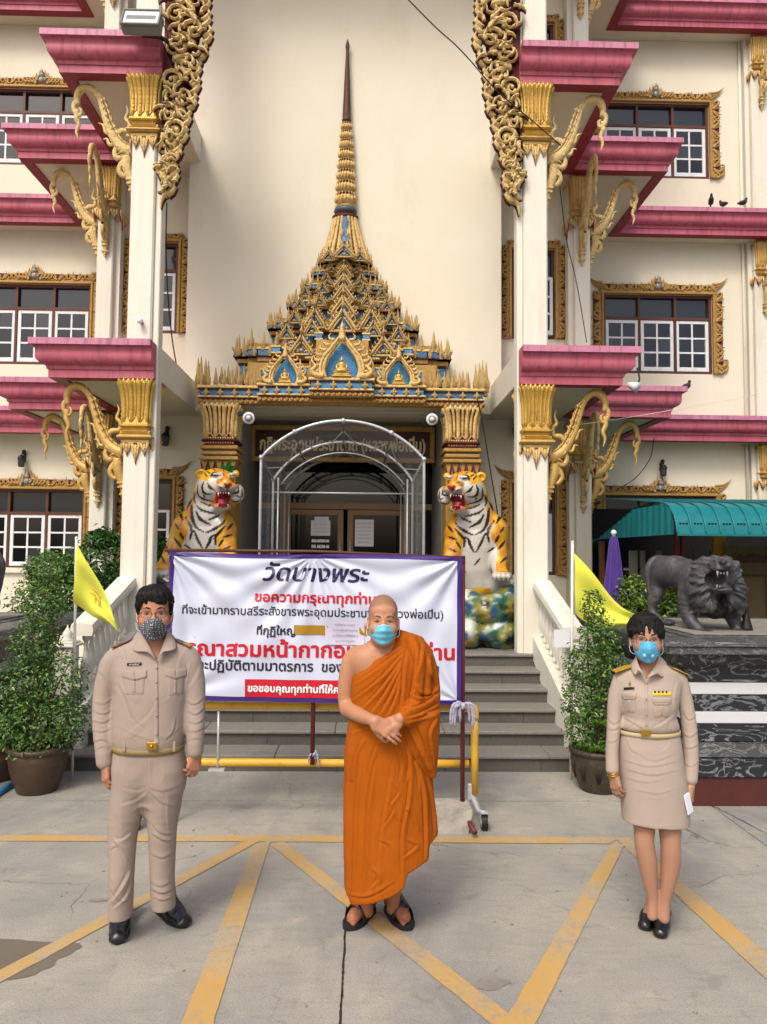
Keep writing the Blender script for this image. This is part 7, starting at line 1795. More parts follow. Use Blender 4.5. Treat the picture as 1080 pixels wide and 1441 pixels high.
def dots_mask():
    m = mat('grey_dotted_mask_cloth', '474a50', .85); N = m.node_tree.nodes; L = m.node_tree.links; b = N['Principled BSDF']
    tc = N.new('ShaderNodeTexCoord'); v = N.new('ShaderNodeTexVoronoi'); v.inputs['Scale'].default_value = 95; v.inputs['Randomness'].default_value = .35; L.new(tc.outputs['Object'], v.inputs['Vector'])
    r = N.new('ShaderNodeMapRange'); r.inputs[1].default_value = .22; r.inputs[2].default_value = .42; r.inputs[3].default_value = .9; r.inputs[4].default_value = 0; L.new(v.outputs['Distance'], r.inputs[0])
    mx = N.new('ShaderNodeMix'); mx.data_type = 'RGBA'; L.new(r.outputs[0], mx.inputs[0]); mx.inputs[6].default_value = (*srgb('474a50'), 1); mx.inputs[7].default_value = (*srgb('b8bcc0'), 1); L.new(mx.outputs[2], b.inputs['Base Color']); return m
M_DOTM = dots_mask()
class Fig:
    """one standing figure: px positions are read off the photograph at the figure's own distance"""
    def __init__(s, D): s.D = D; s.k = D / F_PX
    def T(s, px, py, dy=0.0): p = P(px, py, s.D + dy); return (p.x, s.D + dy, p.z)
    def r(s, q): return q * s.k
    def rows(s, tab):
        """(py, pxL, pxR, ry, dy)"""
        out = []
        for py, a, c, ry, dy in tab:
            p = s.T((a + c) / 2, py, dy); out.append((p[2], p[0], p[1], (c - a) / 2 * s.k, ry))
        return out
    def chain(s, S_, pts, k=.02, fy=1.0): S_.chain([s.T(*p[:3]) if len(p) > 3 else s.T(p[0], p[1]) for p in pts], [s.r(p[-1]) for p in pts], k, fy)
def fold_disp(V, n, folds, front=True):
    """folds: (pts px, width px, amp m); crease-like ridge and valley on the side facing the viewer"""
    px = proj(V); out = np.zeros(len(V)); m = np.clip(-n[:, 1] * 1.6 + .35, 0, 1)
    for pts, w, amp in folds:
        pl = np.array(spline(pts, 5)); lo = pl.min(0) - 4 * w; hi = pl.max(0) + 4 * w
        i = np.flatnonzero((px[:, 0] > lo[0]) & (px[:, 0] < hi[0]) & (px[:, 1] > lo[1]) & (px[:, 1] < hi[1]))
        if not len(i): continue
        d, u, sd = seg_dist(px[i], pl); e = np.sqrt(np.clip(np.sin(np.pi * np.clip(u, .0, 1)), 0, 1)) 
        q = d * sd / w
        out[i] += amp * e * (np.exp(-np.abs(q) ** 1.4 * np.where(q > 0, 2.2, .8)) - .6 * np.exp(-((q - 1.1) ** 2) * 3.0))
    return out * m
def head(s_, c, sc=1.0, yaw=0.0, pitch=0.0, roll=0.0, jaw=1.0, tall=1.0):
    Rm = Euler((pitch, roll, yaw)).to_matrix(); c = Vector(c); e3 = (pitch, roll, yaw)
    def L(x, y, z): return tuple(c + Rm @ Vector((x, y, z)) * sc)
    E = lambda x, y, z, a, b_, d, k=.02, op='add': s_.ell(L(x, y, z), (a * sc, b_ * sc, d * sc), k * sc, op, e3)
    E(0, .022, .045 * tall, .077, .097, .088 * tall); E(0, -.018, -.03, .068, .077, .088, .03); E(0, -.022, -.082, .053 * jaw, .06, .042, .03); E(0, -.066, -.106, .024 * jaw, .02, .018, .02)
    E(0, -.055, .055, .058, .036, .035, .03)
    s_.cap(L(-.034, -.080, .020), L(.034, -.080, .020), .011 * sc, .011 * sc, .018); E(.044, -.062, -.034, .025, .026, .026, .02); E(-.044, -.062, -.034, .025, .026, .026, .02)
    for sg in (-1, 1): E(sg * .031, -.098, .001, .0175, .017, .0105, .010, 'sub')
    s_.cap(L(0, -.088, .006), L(0, -.110, -.040), .008 * sc, .0135 * sc, .012); E(.012, -.098, -.044, .009, .011, .008, .008); E(-.012, -.098, -.044, .009, .011, .008, .008)
    for sg in (-1, 1):
        s_.cap(L(sg * .017, -.086, .0065), L(sg * .045, -.079, .0055), .0062 * sc, .006 * sc, .004); s_.cap(L(sg * .018, -.085, -.0075), L(sg * .044, -.078, -.0065), .0056 * sc, .005 * sc, .004)
        E(sg * .079, .012, -.012, .010, .019, .031, .012); E(sg * .088, .004, -.010, .006, .010, .018, .004, 'sub'); E(sg * .078, .008, -.036, .007, .010, .010, .008)
    s_.cap(L(-.018, -.092, -.072), L(.018, -.092, -.072), .006 * sc, .006 * sc, .008); s_.cap(L(-.014, -.090, -.083), L(.014, -.090, -.083), .007 * sc, .007 * sc, .008)
    return L
def face_bits(L, sc, par, openness=1.0, brow=True, brow_m=None):
    b = MB(); b2 = MB(); b3 = MB()
    for sg in (-1, 1):
        c = Vector(L(sg * .031, -.0755, -.001)); b.sphere(tuple(c), .0108 * sc, 8); 
        p = Vector(L(sg * .031, -.0845, -.001)); b2.sphere(tuple(p), .0066 * sc, 8, (1.1, .6, .8 * openness))
        q = [L(sg * .014, -.093, .021), L(sg * .026, -.094, .0275), L(sg * .038, -.089, .028), L(sg * .050, -.080, .022)]
        b3.tube([tuple(v) for v in spline(q, 3)], [.0022, .003, .0036, .0038, .0036, .0034, .003, .0024, .0016, .0010], 5)
        q = [L(sg * .017, -.0895, .003), L(sg * .031, -.0925, .0068), L(sg * .046, -.084, .002)]     # lash line
        b3.tube([tuple(v) for v in spline(q, 3)], [.0010, .0014, .0017, .0018, .0017, .0015, .0010], 4)
    build_each(b, 'eye', M_EYEW, par); build_each(b2, 'iris', M_IRIS, par); build_each(b3, 'eyebrow', brow_m or M_BROW, par)
def mask_mesh(L, sc, m, par, top=-.020, bot=-.122, pleat=0, point=0.0, rim=True, nm='face_mask', wide=1.0, seam=False):
    b = MB(); nu, nv = 44, 22
    def f(u, v):
        ph = (u - .5) * 2; a = ph * R(72); t = v     # v 0 bottom .. 1 top
        topz = top - .012 * abs(ph) ** 1.5 + (.004 if abs(ph) < .12 else 0); botz = bot + .030 * abs(ph) ** 1.7
        z = botz + (topz - botz) * t
        rx = np.interp(t, [0, .2, .5, .8, 1], [.052, .066, .074, .077, .078]) * wide; ry = np.interp(t, [0, .15, .4, .65, .85, 1], [.088, .096, .103, .108, .104, .100])
        fr = math.exp(-(ph / .30) ** 2); y = -math.cos(a) * ry - fr * np.interp(t, [0, .2, .45, .7, .88, 1], [.0, .004, .014 + point, .026 + point * .6, .020, .008])
        x = math.sin(a) * rx
        if pleat: y -= .0022 * math.sin(t * math.pi * 2 * 3.2) * (1 - abs(ph) ** 4)
        if seam: y -= .003 * math.exp(-(ph / .05) ** 2)
        y -= .0012 * mnoise.noise(Vector((ph * 6, t * 5, 3)))
        return L(x, y, z)
    b.grid(f, nu, nv); o = b.build(nm, m, par)
    sd = o.modifiers.new('thickness', 'SOLIDIFY'); sd.thickness = .002; sd.offset = -1
    b = MB()
    for sg in (0, 1):
        s2 = -1 if sg == 0 else 1
        for v in (.92, .10):
            q = [f(sg, v), L(s2 * .080 , -.02, -.03 if v > .5 else -.07), L(s2 * .086, .014, .012 if v > .5 else -.036)]
            b.tube([tuple(p) for p in spline(q, 5)], .0011 * sc, 5)
    build_each(b, 'ear_loop', M_LOOP, par)
    if pleat:
        b = MB(); b.tube([f(.36 + .28 * i / 8, .985) for i in range(9)], .0018, 5); b.build('nose_wire', M_LOOP, par)
    return f
def glasses(L, sc, par, m, hw=.024, hh=.015):
    b = MB()
    for sg in (-1, 1):
        q = []
        for i in range(25):
            a = 2 * math.pi * i / 24; cx, cz = math.copysign(abs(math.cos(a)) ** .6, math.cos(a)) * hw, math.copysign(abs(math.sin(a)) ** .6, math.sin(a)) * hh
            q.append(L(sg * .033 + cx, -.108 + abs(sg * .033 + cx) * .14, -.003 + cz))
        b.tube(q, [(.0017 if p_ < 13 else .0009) for p_ in range(25)], 5, cap=False)
        b.tube([L(sg * (.033 + hw), -.100, .004), L(sg * .074, -.085, .006), L(sg * .083, .01, .004)], .0014, 5)
    b.tube([L(-.010, -.107, .002), L(0, -.109, .005), L(.010, -.107, .002)], .0012, 5)
    o = b.build('glasses', m, par)
    b = MB()
    for sg in (-1, 1): b.add([L(sg * .033 + sg * x_ * hw * .95, -.1075 + abs(.033 + x_ * hw) * .14, -.003 + z_ * hh * .92) for x_, z_ in ((-1, -1), (1, -1), (1, 1), (-1, 1))], [(0, 1, 2, 3)], False)
    build_each(b, 'lens', glass('spectacle_lens', 'e8eef0', .02, .03), o)
def hand(s_, w, d, n, thumb, sc=1.0, curl=(.35, .5, .4), spread=.06, thumb_out=.6, lens=(.066, .076, .071, .055)):
    """w wrist, d towards fingertips, n the way the palm faces, thumb = +1/-1 side"""
    w = Vector(w); d = Vector(d).normalized(); n = Vector(n); n = (n - d * n.dot(d)).normalized(); t = d.cross(n) * thumb
    A = lambda v: tuple(v)
    kn = []
    for i, o in enumerate((.030, .010, -.010, -.029)):
        base = w + d * (.085 - .004 * abs(i - 1) - (.008 if i == 3 else 0)) * sc + t * o * sc; kn.append(base)
        s_.cap(A(w + d * .012 * sc + t * o * .55 * sc), A(base), .0155 * sc, .0120 * sc, .012)
    s_.ell(A(w + d * .03 * sc + t * .022 * sc + n * .010 * sc), (.019 * sc,) * 3, .015)
    tips = []
    for i, base in enumerate(kn):
        dirv = (d + t * spread * (1.5 - i)).normalized(); p = base; ang = 0; r0 = (.0092, .0094, .0090, .0080)[i] * sc
        for q, (fr, rr_) in enumerate(((.44, 1.0), (.32, .92), (.26, .82))):
            ang += curl[q] * (1 + .12 * i); v = dirv * math.cos(ang) + n * math.sin(ang); p2 = p + v * lens[i] * fr * sc * 1.08
            s_.cap(A(p), A(p2), r0 * rr_, r0 * rr_ * .92, .004); p = p2
        tips.append(p)
    p = w + d * .018 * sc + t * .026 * sc + n * .006 * sc
    v = (d * .75 + t * thumb_out + n * .35).normalized(); p2 = p + v * .045 * sc; s_.cap(A(p), A(p2), .0135 * sc, .0110 * sc, .010)
    v = (d * .95 + t * thumb_out * .35 + n * .45).normalized(); p3 = p2 + v * .032 * sc; s_.cap(A(p2), A(p3), .0105 * sc, .0095 * sc, .004); v = (d + n * .55).normalized(); s_.cap(A(p3), A(p3 + v * .024 * sc), .0095 * sc, .0078 * sc, .004)
    return kn, tips
def nails(par, tips, d, n): pass
def bake(s_, name, m, par, folds=(), noise_amp=.0, nscale=10, cols=None, cut=None, rel=1, extra=None, fk=.75, adapt=0.0):
    V, T_, Q_ = s_.arrays(adapt=adapt); V = V.copy()
    if rel: V = relax(V, T_, Q_, 1, .5)
    n = s_.normal(V); d = np.zeros(len(V))
    if folds: d += fold_disp(V, n, [(p_, w_ * .85, a_ * fk) for p_, w_, a_ in folds])
    if noise_amp: d += noise_amp * np.array([mnoise.fractal(Vector(v) * nscale, 1, 2, 3) for v in V])
    if extra is not None: d += extra(V, n)
    V = V + n * d[:, None]
    if cut is not None:
        T_ = np.asarray(T_, int).reshape(-1, 3); Q_ = np.asarray(Q_, int).reshape(-1, 4)
        rm = cut(V, n); T_ = T_[~rm[T_].any(1)] if len(T_) else T_; Q_ = Q_[~rm[Q_].any(1)]
    me = arr_mesh(name, V, T_, Q_, m, cols(V, n) if cols else None); o = bpy.data.objects.new(name, me); link(o, par)
    return o, V, T_, Q_
def bvh_of(V, T_, Q_): return BVHTree.FromPolygons([tuple(v) for v in V], [tuple(int(i) for i in f) for f in Q_] + [tuple(int(i) for i in f) for f in T_])
def patch(bv, corners, nu, nv, off, name, m, par, fig, edge=.0005, seams=()):
    """cloth piece laid on a garment: corners (px) bl, br, tr, tl ; rays from the lens find the garment below it"""
    nu += 2; nv += 2; EU_ = [0, .025] + [i / (nu - 3) for i in range(1, nu - 3)] + [.975, 1]; EV_ = [0, .04] + [i / (nv - 3) for i in range(1, nv - 3)] + [.96, 1]
    C_ = Vector((0, 0, CAM_H)); bl, br, tr, tl = [Vector(c) for c in corners]; vs = []; last = None
    for j in range(nv):
        for i in range(nu):
            u, v = EU_[i], EV_[j]; p = (bl * (1 - u) + br * u) * (1 - v) + (tl * (1 - u) + tr * u) * v
            d = ray(p.x, p.y).normalized(); h = bv.ray_cast(C_, d)
            q = h[0] if h[0] is not None and abs(h[0].y - fig.D) < .45 else None
            if q is None: q = last if last is not None else Vector(fig.T(p.x, p.y, -.1))
            last = q; e = edge if (i in (0, nu - 1) or j in (0, nv - 1)) else off
            vs.append(q - d * e)
    b = MB(); fs = [(j * nu + i, j * nu + i + 1, (j + 1) * nu + i + 1, (j + 1) * nu + i) for j in range(nv - 1) for i in range(nu - 1)]
    b.add(vs, fs, True); return b.build(name, m, par)
def on(bv, px, py, off=.003):
    d = ray(px, py).normalized(); h = bv.ray_cast(Vector((0, 0, CAM_H)), d); return (h[0] if h[0] is not None else Vector(P(px, py, 3.6))) - d * off
def shoe(par, toe, heel, w=.048, h=.075, name='shoe', m=None, top=.0, square=True):
    toe, heel = Vector((toe.x, toe.y, 0)), Vector((heel.x, heel.y, 0)); d = (toe - heel).normalized(); sd = Vector((-d.y, d.x, 0)); L_ = (toe - heel).length
    lo = [min(toe[i], heel[i]) - .08 for i in range(2)] + [-.01]; hi = [max(toe[i], heel[i]) + .08 for i in range(2)] + [.17]
    s_ = SDF(lo, hi, .0045); A = lambda t, o, z: tuple(heel + d * L_ * t + sd * o + Vector((0, 0, z)))
    s_.chain([A(.10, 0, .038), A(.32, 0, .036), A(.62, 0, .034), A(.90, 0, .026)], [.040, .037, w * .98, w * .72], .03)
    s_.chain([A(.14, 0, .05), A(.22, 0, .09), A(.27, 0, .17)], [.038, .046, .050], .03); s_.chain([A(.32, 0, .10), A(.62, 0, .045)], [.042, .038], .03)
    if square:
        s_.ell(A(.93, .016, .022), (.026, .026, .020), .02); s_.ell(A(.93, -.016, .022), (.026, .026, .020), .02)
    Z = (s_.lo[2] + np.arange(s_.n[2]) * s_.vox)[None, None, :]; s_.F = np.maximum(s_.F, (.010 - Z).astype(np.float32)); s_.F = np.maximum(s_.F, (Z - (.16 if top == 0 else top)).astype(np.float32))
    o, *_ = bake(s_, name, m or M_LEATH, par)
    b = MB(); n = 28; ring = []
    for i in range(n):
        a = 2 * math.pi * i / n; t = .5 + .515 * math.copysign(abs(math.cos(a)) ** .8, math.cos(a)); ww = np.interp(t, [0, .1, .35, .65, .9, 1], [.034, .040, .037, w, w * .92, w * .6]) * (1.04 if True else 1)
        ring.append(heel + d * L_ * t + sd * math.copysign(abs(math.sin(a)) ** .75, math.sin(a)) * ww)
    b.prism([r_ + Vector((0, 0, .001)) for r_ in ring], (0, 0, .016)); b.build('sole', M_RUB, o)
    b = MB(); hb = [heel + d * L_ * t + sd * o_ for t, o_ in ((.0, -.032), (.26, -.036), (.26, .036), (.0, .032))]
    return o
def hair_strands(px_freq=60, amp=.0035):
    def f(V, n):
        a = np.arctan2(V[:, 0] - V[:, 0].mean(), -(V[:, 1] - V[:, 1].mean())); return amp * np.sin(a * px_freq + 3 * np.sin(V[:, 2] * 60) ) * .6 + amp * .8 * np.sin(a * px_freq * .37 + V[:, 2] * 45)
    return f
fg = Fig(3.66); T = fg.T
man = thing('person', 'man in khaki uniform, glasses and grey dotted mask, arms at his sides', 'person', (T(210, 1310)[0], 3.66, 0))
lo, hi = T(118, 1340), T(302, 812); HL = (lo[0], 3.36, -.01); HH = (hi[0], 3.96, hi[2] + .02)
b_ = SDF(HL, HH, .0045)
HC = T(218, 863, -.01)
Lm = head(b_, HC, 1.0, R(13), R(-3), jaw=1.05)
b_.chain([T(217, 880, .02), T(217, 905, .02)], [fg.r(15), fg.r(17.5)], .02)
b_.loft(fg.rows([(900, 196, 238, .06, .02), (912, 180, 252, .075, .02), (935, 172, 260, .09, .02), (975, 174, 256, .10, .02), (1010, 174, 252, .10, .02), (1050, 174, 248, .10, .02), (1095, 174, 248, .10, .02)]), .03)
for pts in ([(170, 925, .02, 12), (150, 965, .02, 11), (146, 1000, .01, 10), (145, 1035, -.01, 9), (148, 1068, -.03, 8), (149, 1076, -.03, 7.6)], [(262, 925, .02, 12), (274, 965, .02, 11), (276, 1000, .01, 10), (275, 1035, -.01, 9), (275, 1058, -.02, 7.8)]): fg.chain(b_, pts)
fg.chain(b_, [(188, 1100, .02, 18), (174, 1160, .02, 14), (171, 1240, .0, 11), (170, 1272, .05, 9)]); fg.chain(b_, [(233, 1100, .02, 18), (229, 1160, .04, 14), (229, 1240, .06, 11), (230, 1258, .09, 9)])
hand(b_, T(149.5, 1074, -.03), (.03, -.10, -1), (.75, .55, 0), -1, .93, (.35, .45, .35), .03, .45)
hand(b_, T(275, 1060, -.02), (-.10, -.12, -1), (-.6, .7, 0), 1, .90, (.45, .6, .4), .03, .45)
bake(b_, 'body', M_SKIN, man, rel=1)
face_bits(Lm, 1.0, man)
mask_mesh(Lm, 1.0, M_DOTM, man, top=-.022, bot=-.128, point=.004, seam=True, wide=1.02)
glasses(Lm, 1.0, man, mat('dark_red_spectacle_frame', '2a0d0c', .3))
h_ = SDF((HC[0] - .12, HC[1] - .14, HC[2] - .06), (HC[0] + .12, HC[1] + .16, HC[2] + .17), .0045)
h_.ell(Lm(0, .026, .054), (.088, .108, .086), .02); h_.ell(Lm(-.005, -.020, .085), (.074, .078, .048), .03); h_.ell(Lm(0, .05, 0), (.080, .072, .075), .02)
h_.ell(Lm(0, -.105, -.016), (.066, .080, .074), .010, 'sub'); h_.ell(Lm(0, -.09, -.07), (.12, .08, .06), .01, 'sub')
for sg in (-1, 1): h_.cap(Lm(sg * .078, -.035, .045), Lm(sg * .078, -.020, -.004), .012, .006, .012); h_.ell(Lm(sg * .086, .015, -.02), (.02, .022, .034), .008, 'sub')
for i, (x, dx, z) in enumerate(((-.055, -.006, .052), (-.038, .004, .056), (-.02, .008, .057), (-.002, .010, .055), (.016, .010, .052), (.032, .008, .050), (.050, .006, .050))):
    h_.cap(Lm(x - .008, -.070, .090), Lm(x + dx, -.092 + abs(x) * .35, z), .013, .006, .016)
bake(h_, 'hair', M_HAIR, man, extra=hair_strands(70, .0022), noise_amp=.003, nscale=30, rel=0)
s_ = SDF(HL, HH, .0045)
s_.loft(fg.rows([(893, 202, 233, .055, .02), (900, 188, 247, .070, .02), (907, 174, 261, .080, .02), (917, 165, 268, .092, .02), (945, 163, 268, .118, .015), (975, 164, 265, .128, .01), (1005, 162, 263, .130, .01), (1028, 160, 260, .134, .01), (1042, 161, 258, .130, .01), (1050, 165, 255, .122, .01)]), .02, 2.3)
fg.chain(s_, [(172, 919, .02, 13.5), (160, 930, .02, 15), (150, 958, .02, 14.6), (145, 990, .01, 13.8), (145, 1025, -.01, 12.8), (147, 1060, -.03, 11.6)], .028)
fg.chain(s_, [(261, 919, .02, 13.5), (268, 930, .02, 14.6), (274, 958, .02, 14.2), (275, 990, .01, 13.8), (275, 1022, -.01, 12.6), (275, 1046, -.02, 11.2)], .028)
s_.cap(T(147, 1060, -.03), T(148, 1071, -.03), fg.r(11.8), fg.r(11.6), .002); s_.cap(T(275, 1045, -.02), T(275, 1056, -.02), fg.r(11.4), fg.r(11.2), .002)
SF = [([(200, 945), (220, 975), (214, 1005), (172, 1040)], 4.5, 0.0024), ([(178, 985), (190, 1010), (215, 1030)], 4, 0.0021), ([(222, 985), (238, 1005), (252, 1020)], 4, 0.0017), ([(258, 965), (235, 985), (225, 990)], 4, 0.0017), ([(168, 960), (180, 985), (186, 1010)], 4, .005),
      ([(166, 1020), (190, 1034), (215, 1041)], 3, 0.0021), ([(222, 1040), (240, 1034), (258, 1020)], 3, 0.0021), ([(176, 1042), (196, 1030), (205, 1018)], 3, 0.0014), ([(232, 1042), (243, 1028), (247, 1010)], 3, .004),
      ([(165, 928), (160, 950), (163, 972)], 4, 0.0030), ([(268, 930), (264, 955), (262, 975)], 4, .006),
      ([(130, 985), (145, 990), (160, 980)], 3, 0.0035), ([(130, 998), (146, 1004), (160, 996)], 3, 0.0046), ([(129, 1012), (145, 1016), (160, 1008)], 3, 0.0046), ([(129, 1027), (146, 1029), (159, 1022)], 3, 0.0039), ([(129, 1043), (144, 1040), (158, 1045)], 3, 0.0039), ([(130, 1056), (146, 1050), (160, 1057)], 2.6, 0.0033), ([(138, 940), (150, 955), (160, 975)], 4, .005),
      ([(262, 985), (275, 990), (289, 978)], 3, 0.0046), ([(264, 1000), (277, 1004), (290, 992)], 3, 0.0046), ([(264, 1014), (277, 1017), (290, 1008)], 3, 0.0039), ([(264, 1028), (277, 1028), (288, 1022)], 3, 0.0039), ([(265, 1042), (277, 1038), (288, 1042)], 2.6, 0.0033), ([(284, 935), (276, 955), (264, 972)], 4, 0.0033), ([(268, 905), (255, 925), (250, 945)], 4, 0.0026), ([(175, 906), (180, 925), (178, 940)], 4, .004)]
vpoly = [(201, 880), (203, 897), (211, 914), (220.5, 929), (229, 912), (235, 897), (236, 880)]
o, V, T2_, Q2_ = bake(s_, 'shirt', M_UNI, man, SF, .0022, 7, cut=lambda V, n: inpoly(proj(V), vpoly) | ((proj(V)[:, 1] < 893) & (abs(proj(V)[:, 0] - 218) < 22)), rel=2, fk=.72)
bv = bvh_of(V, T2_, Q2_)
shirt = o
patch(bv, ((217.5, 1047), (223.5, 1047), (222.5, 930), (218, 930)), 3, 26, .0028, 'placket', M_UNI, shirt, fg)
b = MB()
for py in (940, 960, 982, 1007, 1033): p = on(bv, 220.6, py, .004); b.tube([p, p + Vector((0, -.0025, 0))], .0055, 10)
build_each(b, 'button', M_BTN, shirt)
for (x0, x1, y0, y1) in ((173, 206, 945, 978), (234, 262, 943, 979)):
    patch(bv, ((x0 + 3, y1), (x1 - 4, y1 - 1), (x1 - 1, y0 + 4), (x0 + 1, y0 + 4)), 8, 8, .0032, 'pocket', M_UNI, shirt, fg)
    patch(bv, (((x0 + x1) / 2 - 3, y1 - 3), ((x0 + x1) / 2 + 1, y1 - 3), ((x0 + x1) / 2 + 1, y0 + 13), ((x0 + x1) / 2 - 3, y0 + 13)), 3, 8, .0055, 'pocket_pleat', M_UNI, shirt, fg)
    m_ = (x0 + x1) / 2; b1 = patch(bv, ((x0 - 1, y0 + 8), (m_ + .2, y0 + 13.5), (m_ + .2, y0 - 2), (x0 - 1, y0 - 2)), 7, 5, .0062, 'pocket_flap', M_UNI, shirt, fg); patch(bv, ((m_ - .2, y0 + 13.5), (x1 + 1, y0 + 8), (x1 + 1, y0 - 2.5), (m_ - .2, y0 - 2)), 7, 5, .0062, 'pocket_flap', M_UNI, shirt, fg)
    b = MB(); p = on(bv, m_, y0 + 10, .009); b.tube([p, p + Vector((0, -.002, 0))], .005, 8); build_each(b, 'button', M_BTN, shirt)
patch(bv, ((179, 937), (199.5, 936), (199.5, 932), (179, 933)), 6, 3, .006, 'name_tag', M_NAME, man, fg, .004)
p = on(bv, 189, 936, .0075); q = text_quads('นายช่าง', .046, .0009); text_obj('lettering', q, lambda x, z: (p.x + x, p.y - .001, p.z + z * .7 - .001), M_WPRINT, man)
def collar(pts_out, name='collar', m=M_UNI, par=shirt, dy=-.0, th=.004):
    """pts: outline in (px, py, dy) laid as a folded leaf"""
    b = MB(); V3 = [Vector(fg.T(*p)) for p in pts_out]; b.prism(V3, (0, -th, 0)); return b.build(name, m, par)
def collar_leaf(fig, spine, edge, par, m, nm='collar'):
    b = MB(); A = spline([fig.T(*p) for p in spine], 4); B_ = spline([fig.T(*p) for p in edge], 4); n = len(A)
    def f(u, v):
        i = min(int(u * (n - 1)), n - 2); fr = u * (n - 1) - i; a = A[i] * (1 - fr) + A[i + 1] * fr; c = B_[i] * (1 - fr) + B_[i + 1] * fr; p = a * (1 - v) + c * v
        return (p[0], p[1] - .010 * math.sin(math.pi * min(1, v * 1.1) * .6), p[2])
    b.grid(f, n * 2, 8); o = b.build(nm, m, par); sd = o.modifiers.new('thickness', 'SOLIDIFY'); sd.thickness = .003; return o
collar_leaf(fg, [(200, 884, .03), (200, 888, -.02), (206, 900, -.055), (220, 929, -.105)], [(190, 896, .05), (188, 902, .0), (190, 916, -.055), (210, 916, -.10)], shirt, M_UNI)
collar_leaf(fg, [(236, 884, .03), (236, 888, -.02), (232, 900, -.055), (221, 929, -.105)], [(247, 896, .05), (249, 902, .0), (248, 913, -.055), (230, 916, -.10)], shirt, M_UNI)
collar_leaf(fg, [(200, 884, .03), (204, 880, .075), (218, 878, .09), (232, 880, .075), (236, 884, .03)], [(190, 897, .05), (198, 896, .10), (218, 894, .115), (238, 896, .10), (247, 897, .05)], shirt, M_UNI)
def board(fig, px0, py0, px1, py1, par, dy=.0, gold=M_BOARD, stripe=True, wd=.048):
    a, c = Vector(fig.T(px0, py0, dy)), Vector(fig.T(px1, py1, dy)); d = (c - a).normalized(); L_ = (c - a).length; y = Vector((0, 1, 0)); up = d.cross(y) * (-1 if d.x > 0 else 1); up = Vector((abs(up.x) * (1 if d.z < 0 and d.x > 0 else -1), 0, abs(up.z))).normalized()
    b = MB(); w = wd / 2; pts = [a - y * w, a + d * L_ * .8 - y * w, a + d * L_, a + d * L_ * .8 + y * w, a + y * w]; b.prism([p + up * .002 for p in pts], up * .006); return b.build('shoulder_board', gold, par), a, d, L_, up
M_EPA = mat('maroon_shoulder_board', '6e5048', .7)
for (x0, y0, x1, y1) in ((160, 909, 189, 899), (270, 908, 247, 899)):
    o, a, d, L_, up = board(fg, x0, y0 + 3, x1, y1 + 1, shirt, -.0, M_EPA)
    b = MB(); y = Vector((0, 1, 0)); b.prism([p + up * .0085 for p in (a - y * .025 - d * .002, a + d * L_ * .36 - y * .025, a + d * L_ * .36 + y * .025, a + y * .025 - d * .002)], up * .003); b.build('gold_bar', M_BOARD, o)
s_ = SDF(HL, (HH[0], HH[1], T(210, 1030)[2]), .0045)
s_.loft(fg.rows([(1046, 164, 256, .118, .012), (1060, 162, 258, .118, .012), (1080, 162, 259, .112, .015), (1098, 163, 258, .100, .02), (1112, 168, 253, .080, .02), (1124, 182, 240, .05, .02)]), .02, 2.4)
fg.chain(s_, [(188, 1085, .02, 25), (185, 1105, .02, 25), (180, 1135, .02, 23.5), (174, 1165, .015, 20.3), (172, 1200, .0, 17.6), (171, 1240, -.01, 16.6), (169, 1300, .01, 15.6)], .05, 1.2); fg.chain(s_, [(234, 1085, .02, 24), (233, 1105, .02, 24.3), (231, 1135, .03, 23), (229, 1165, .035, 19.6), (229, 1200, .05, 17.6), (229, 1240, .06, 16.4), (231, 1290, .08, 16)], .05, 1.2)
X = (s_.lo[0] + np.arange(s_.n[0]) * s_.vox)[:, None, None]; Z = (s_.lo[2] + np.arange(s_.n[2]) * s_.vox)[None, None, :]
hemz = np.where(X < T(200, 1280)[0], T(170, 1293, -.02)[2], T(230, 1281, .04)[2]); s_.F = np.maximum(s_.F, (hemz - Z + 0 * s_.F).astype(np.float32)); s_.F = np.maximum(s_.F, (Z - T(210, 1047)[2]).astype(np.float32) + 0 * s_.F)
TFo = [([(211, 1108), (195, 1115), (170, 1112)], 4, .003), ([(211, 1112), (192, 1128), (168, 1135)], 4, .004), ([(212, 1108), (230, 1112), (252, 1106)], 4, .003), ([(212, 1112), (228, 1128), (250, 1135)], 4, .004),
       ([(158, 1180), (172, 1192), (184, 1204)], 3.4, .008), ([(154, 1196), (165, 1190), (180, 1212)], 3.2, .007), ([(186, 1172), (174, 1182), (160, 1184)], 3.2, .006), ([(214, 1172), (232, 1182), (247, 1180)], 3.4, .008), ([(213, 1158), (228, 1172), (247, 1172)], 3, .006), ([(214, 1200), (228, 1206), (244, 1198)], 3.4, .005),
       ([(185, 1225), (172, 1250), (156, 1272)], 4, .010), ([(187, 1240), (178, 1262), (160, 1280)], 3, .007), ([(156, 1250), (168, 1266), (182, 1268)], 3, .006), ([(154, 1230), (160, 1250), (158, 1270)], 3, .006), ([(214, 1250), (228, 1256), (244, 1250)], 3, .007), ([(216, 1262), (230, 1266), (245, 1260)], 2.6, .007), ([(213, 1240), (226, 1246), (240, 1240)], 3, .005),
       ([(172, 1115), (170, 1150), (172, 1180)], 3.5, .003), ([(236, 1115), (236, 1150), (238, 1172)], 3.5, .003), ([(210.5, 1052), (211, 1080), (211, 1108)], 1.6, .004), ([(171, 1056), (167, 1075), (166, 1095)], 2.0, .004)]
o, V, T2_, Q2_ = bake(s_, 'trousers', M_UNI, man, TFo, .0018, 6, rel=2, fk=.7); bvt = bvh_of(V, T2_, Q2_)
b = MB(); ctr = T(210, 1049.5, .012); rx, ry = fg.r(47.3), .1255
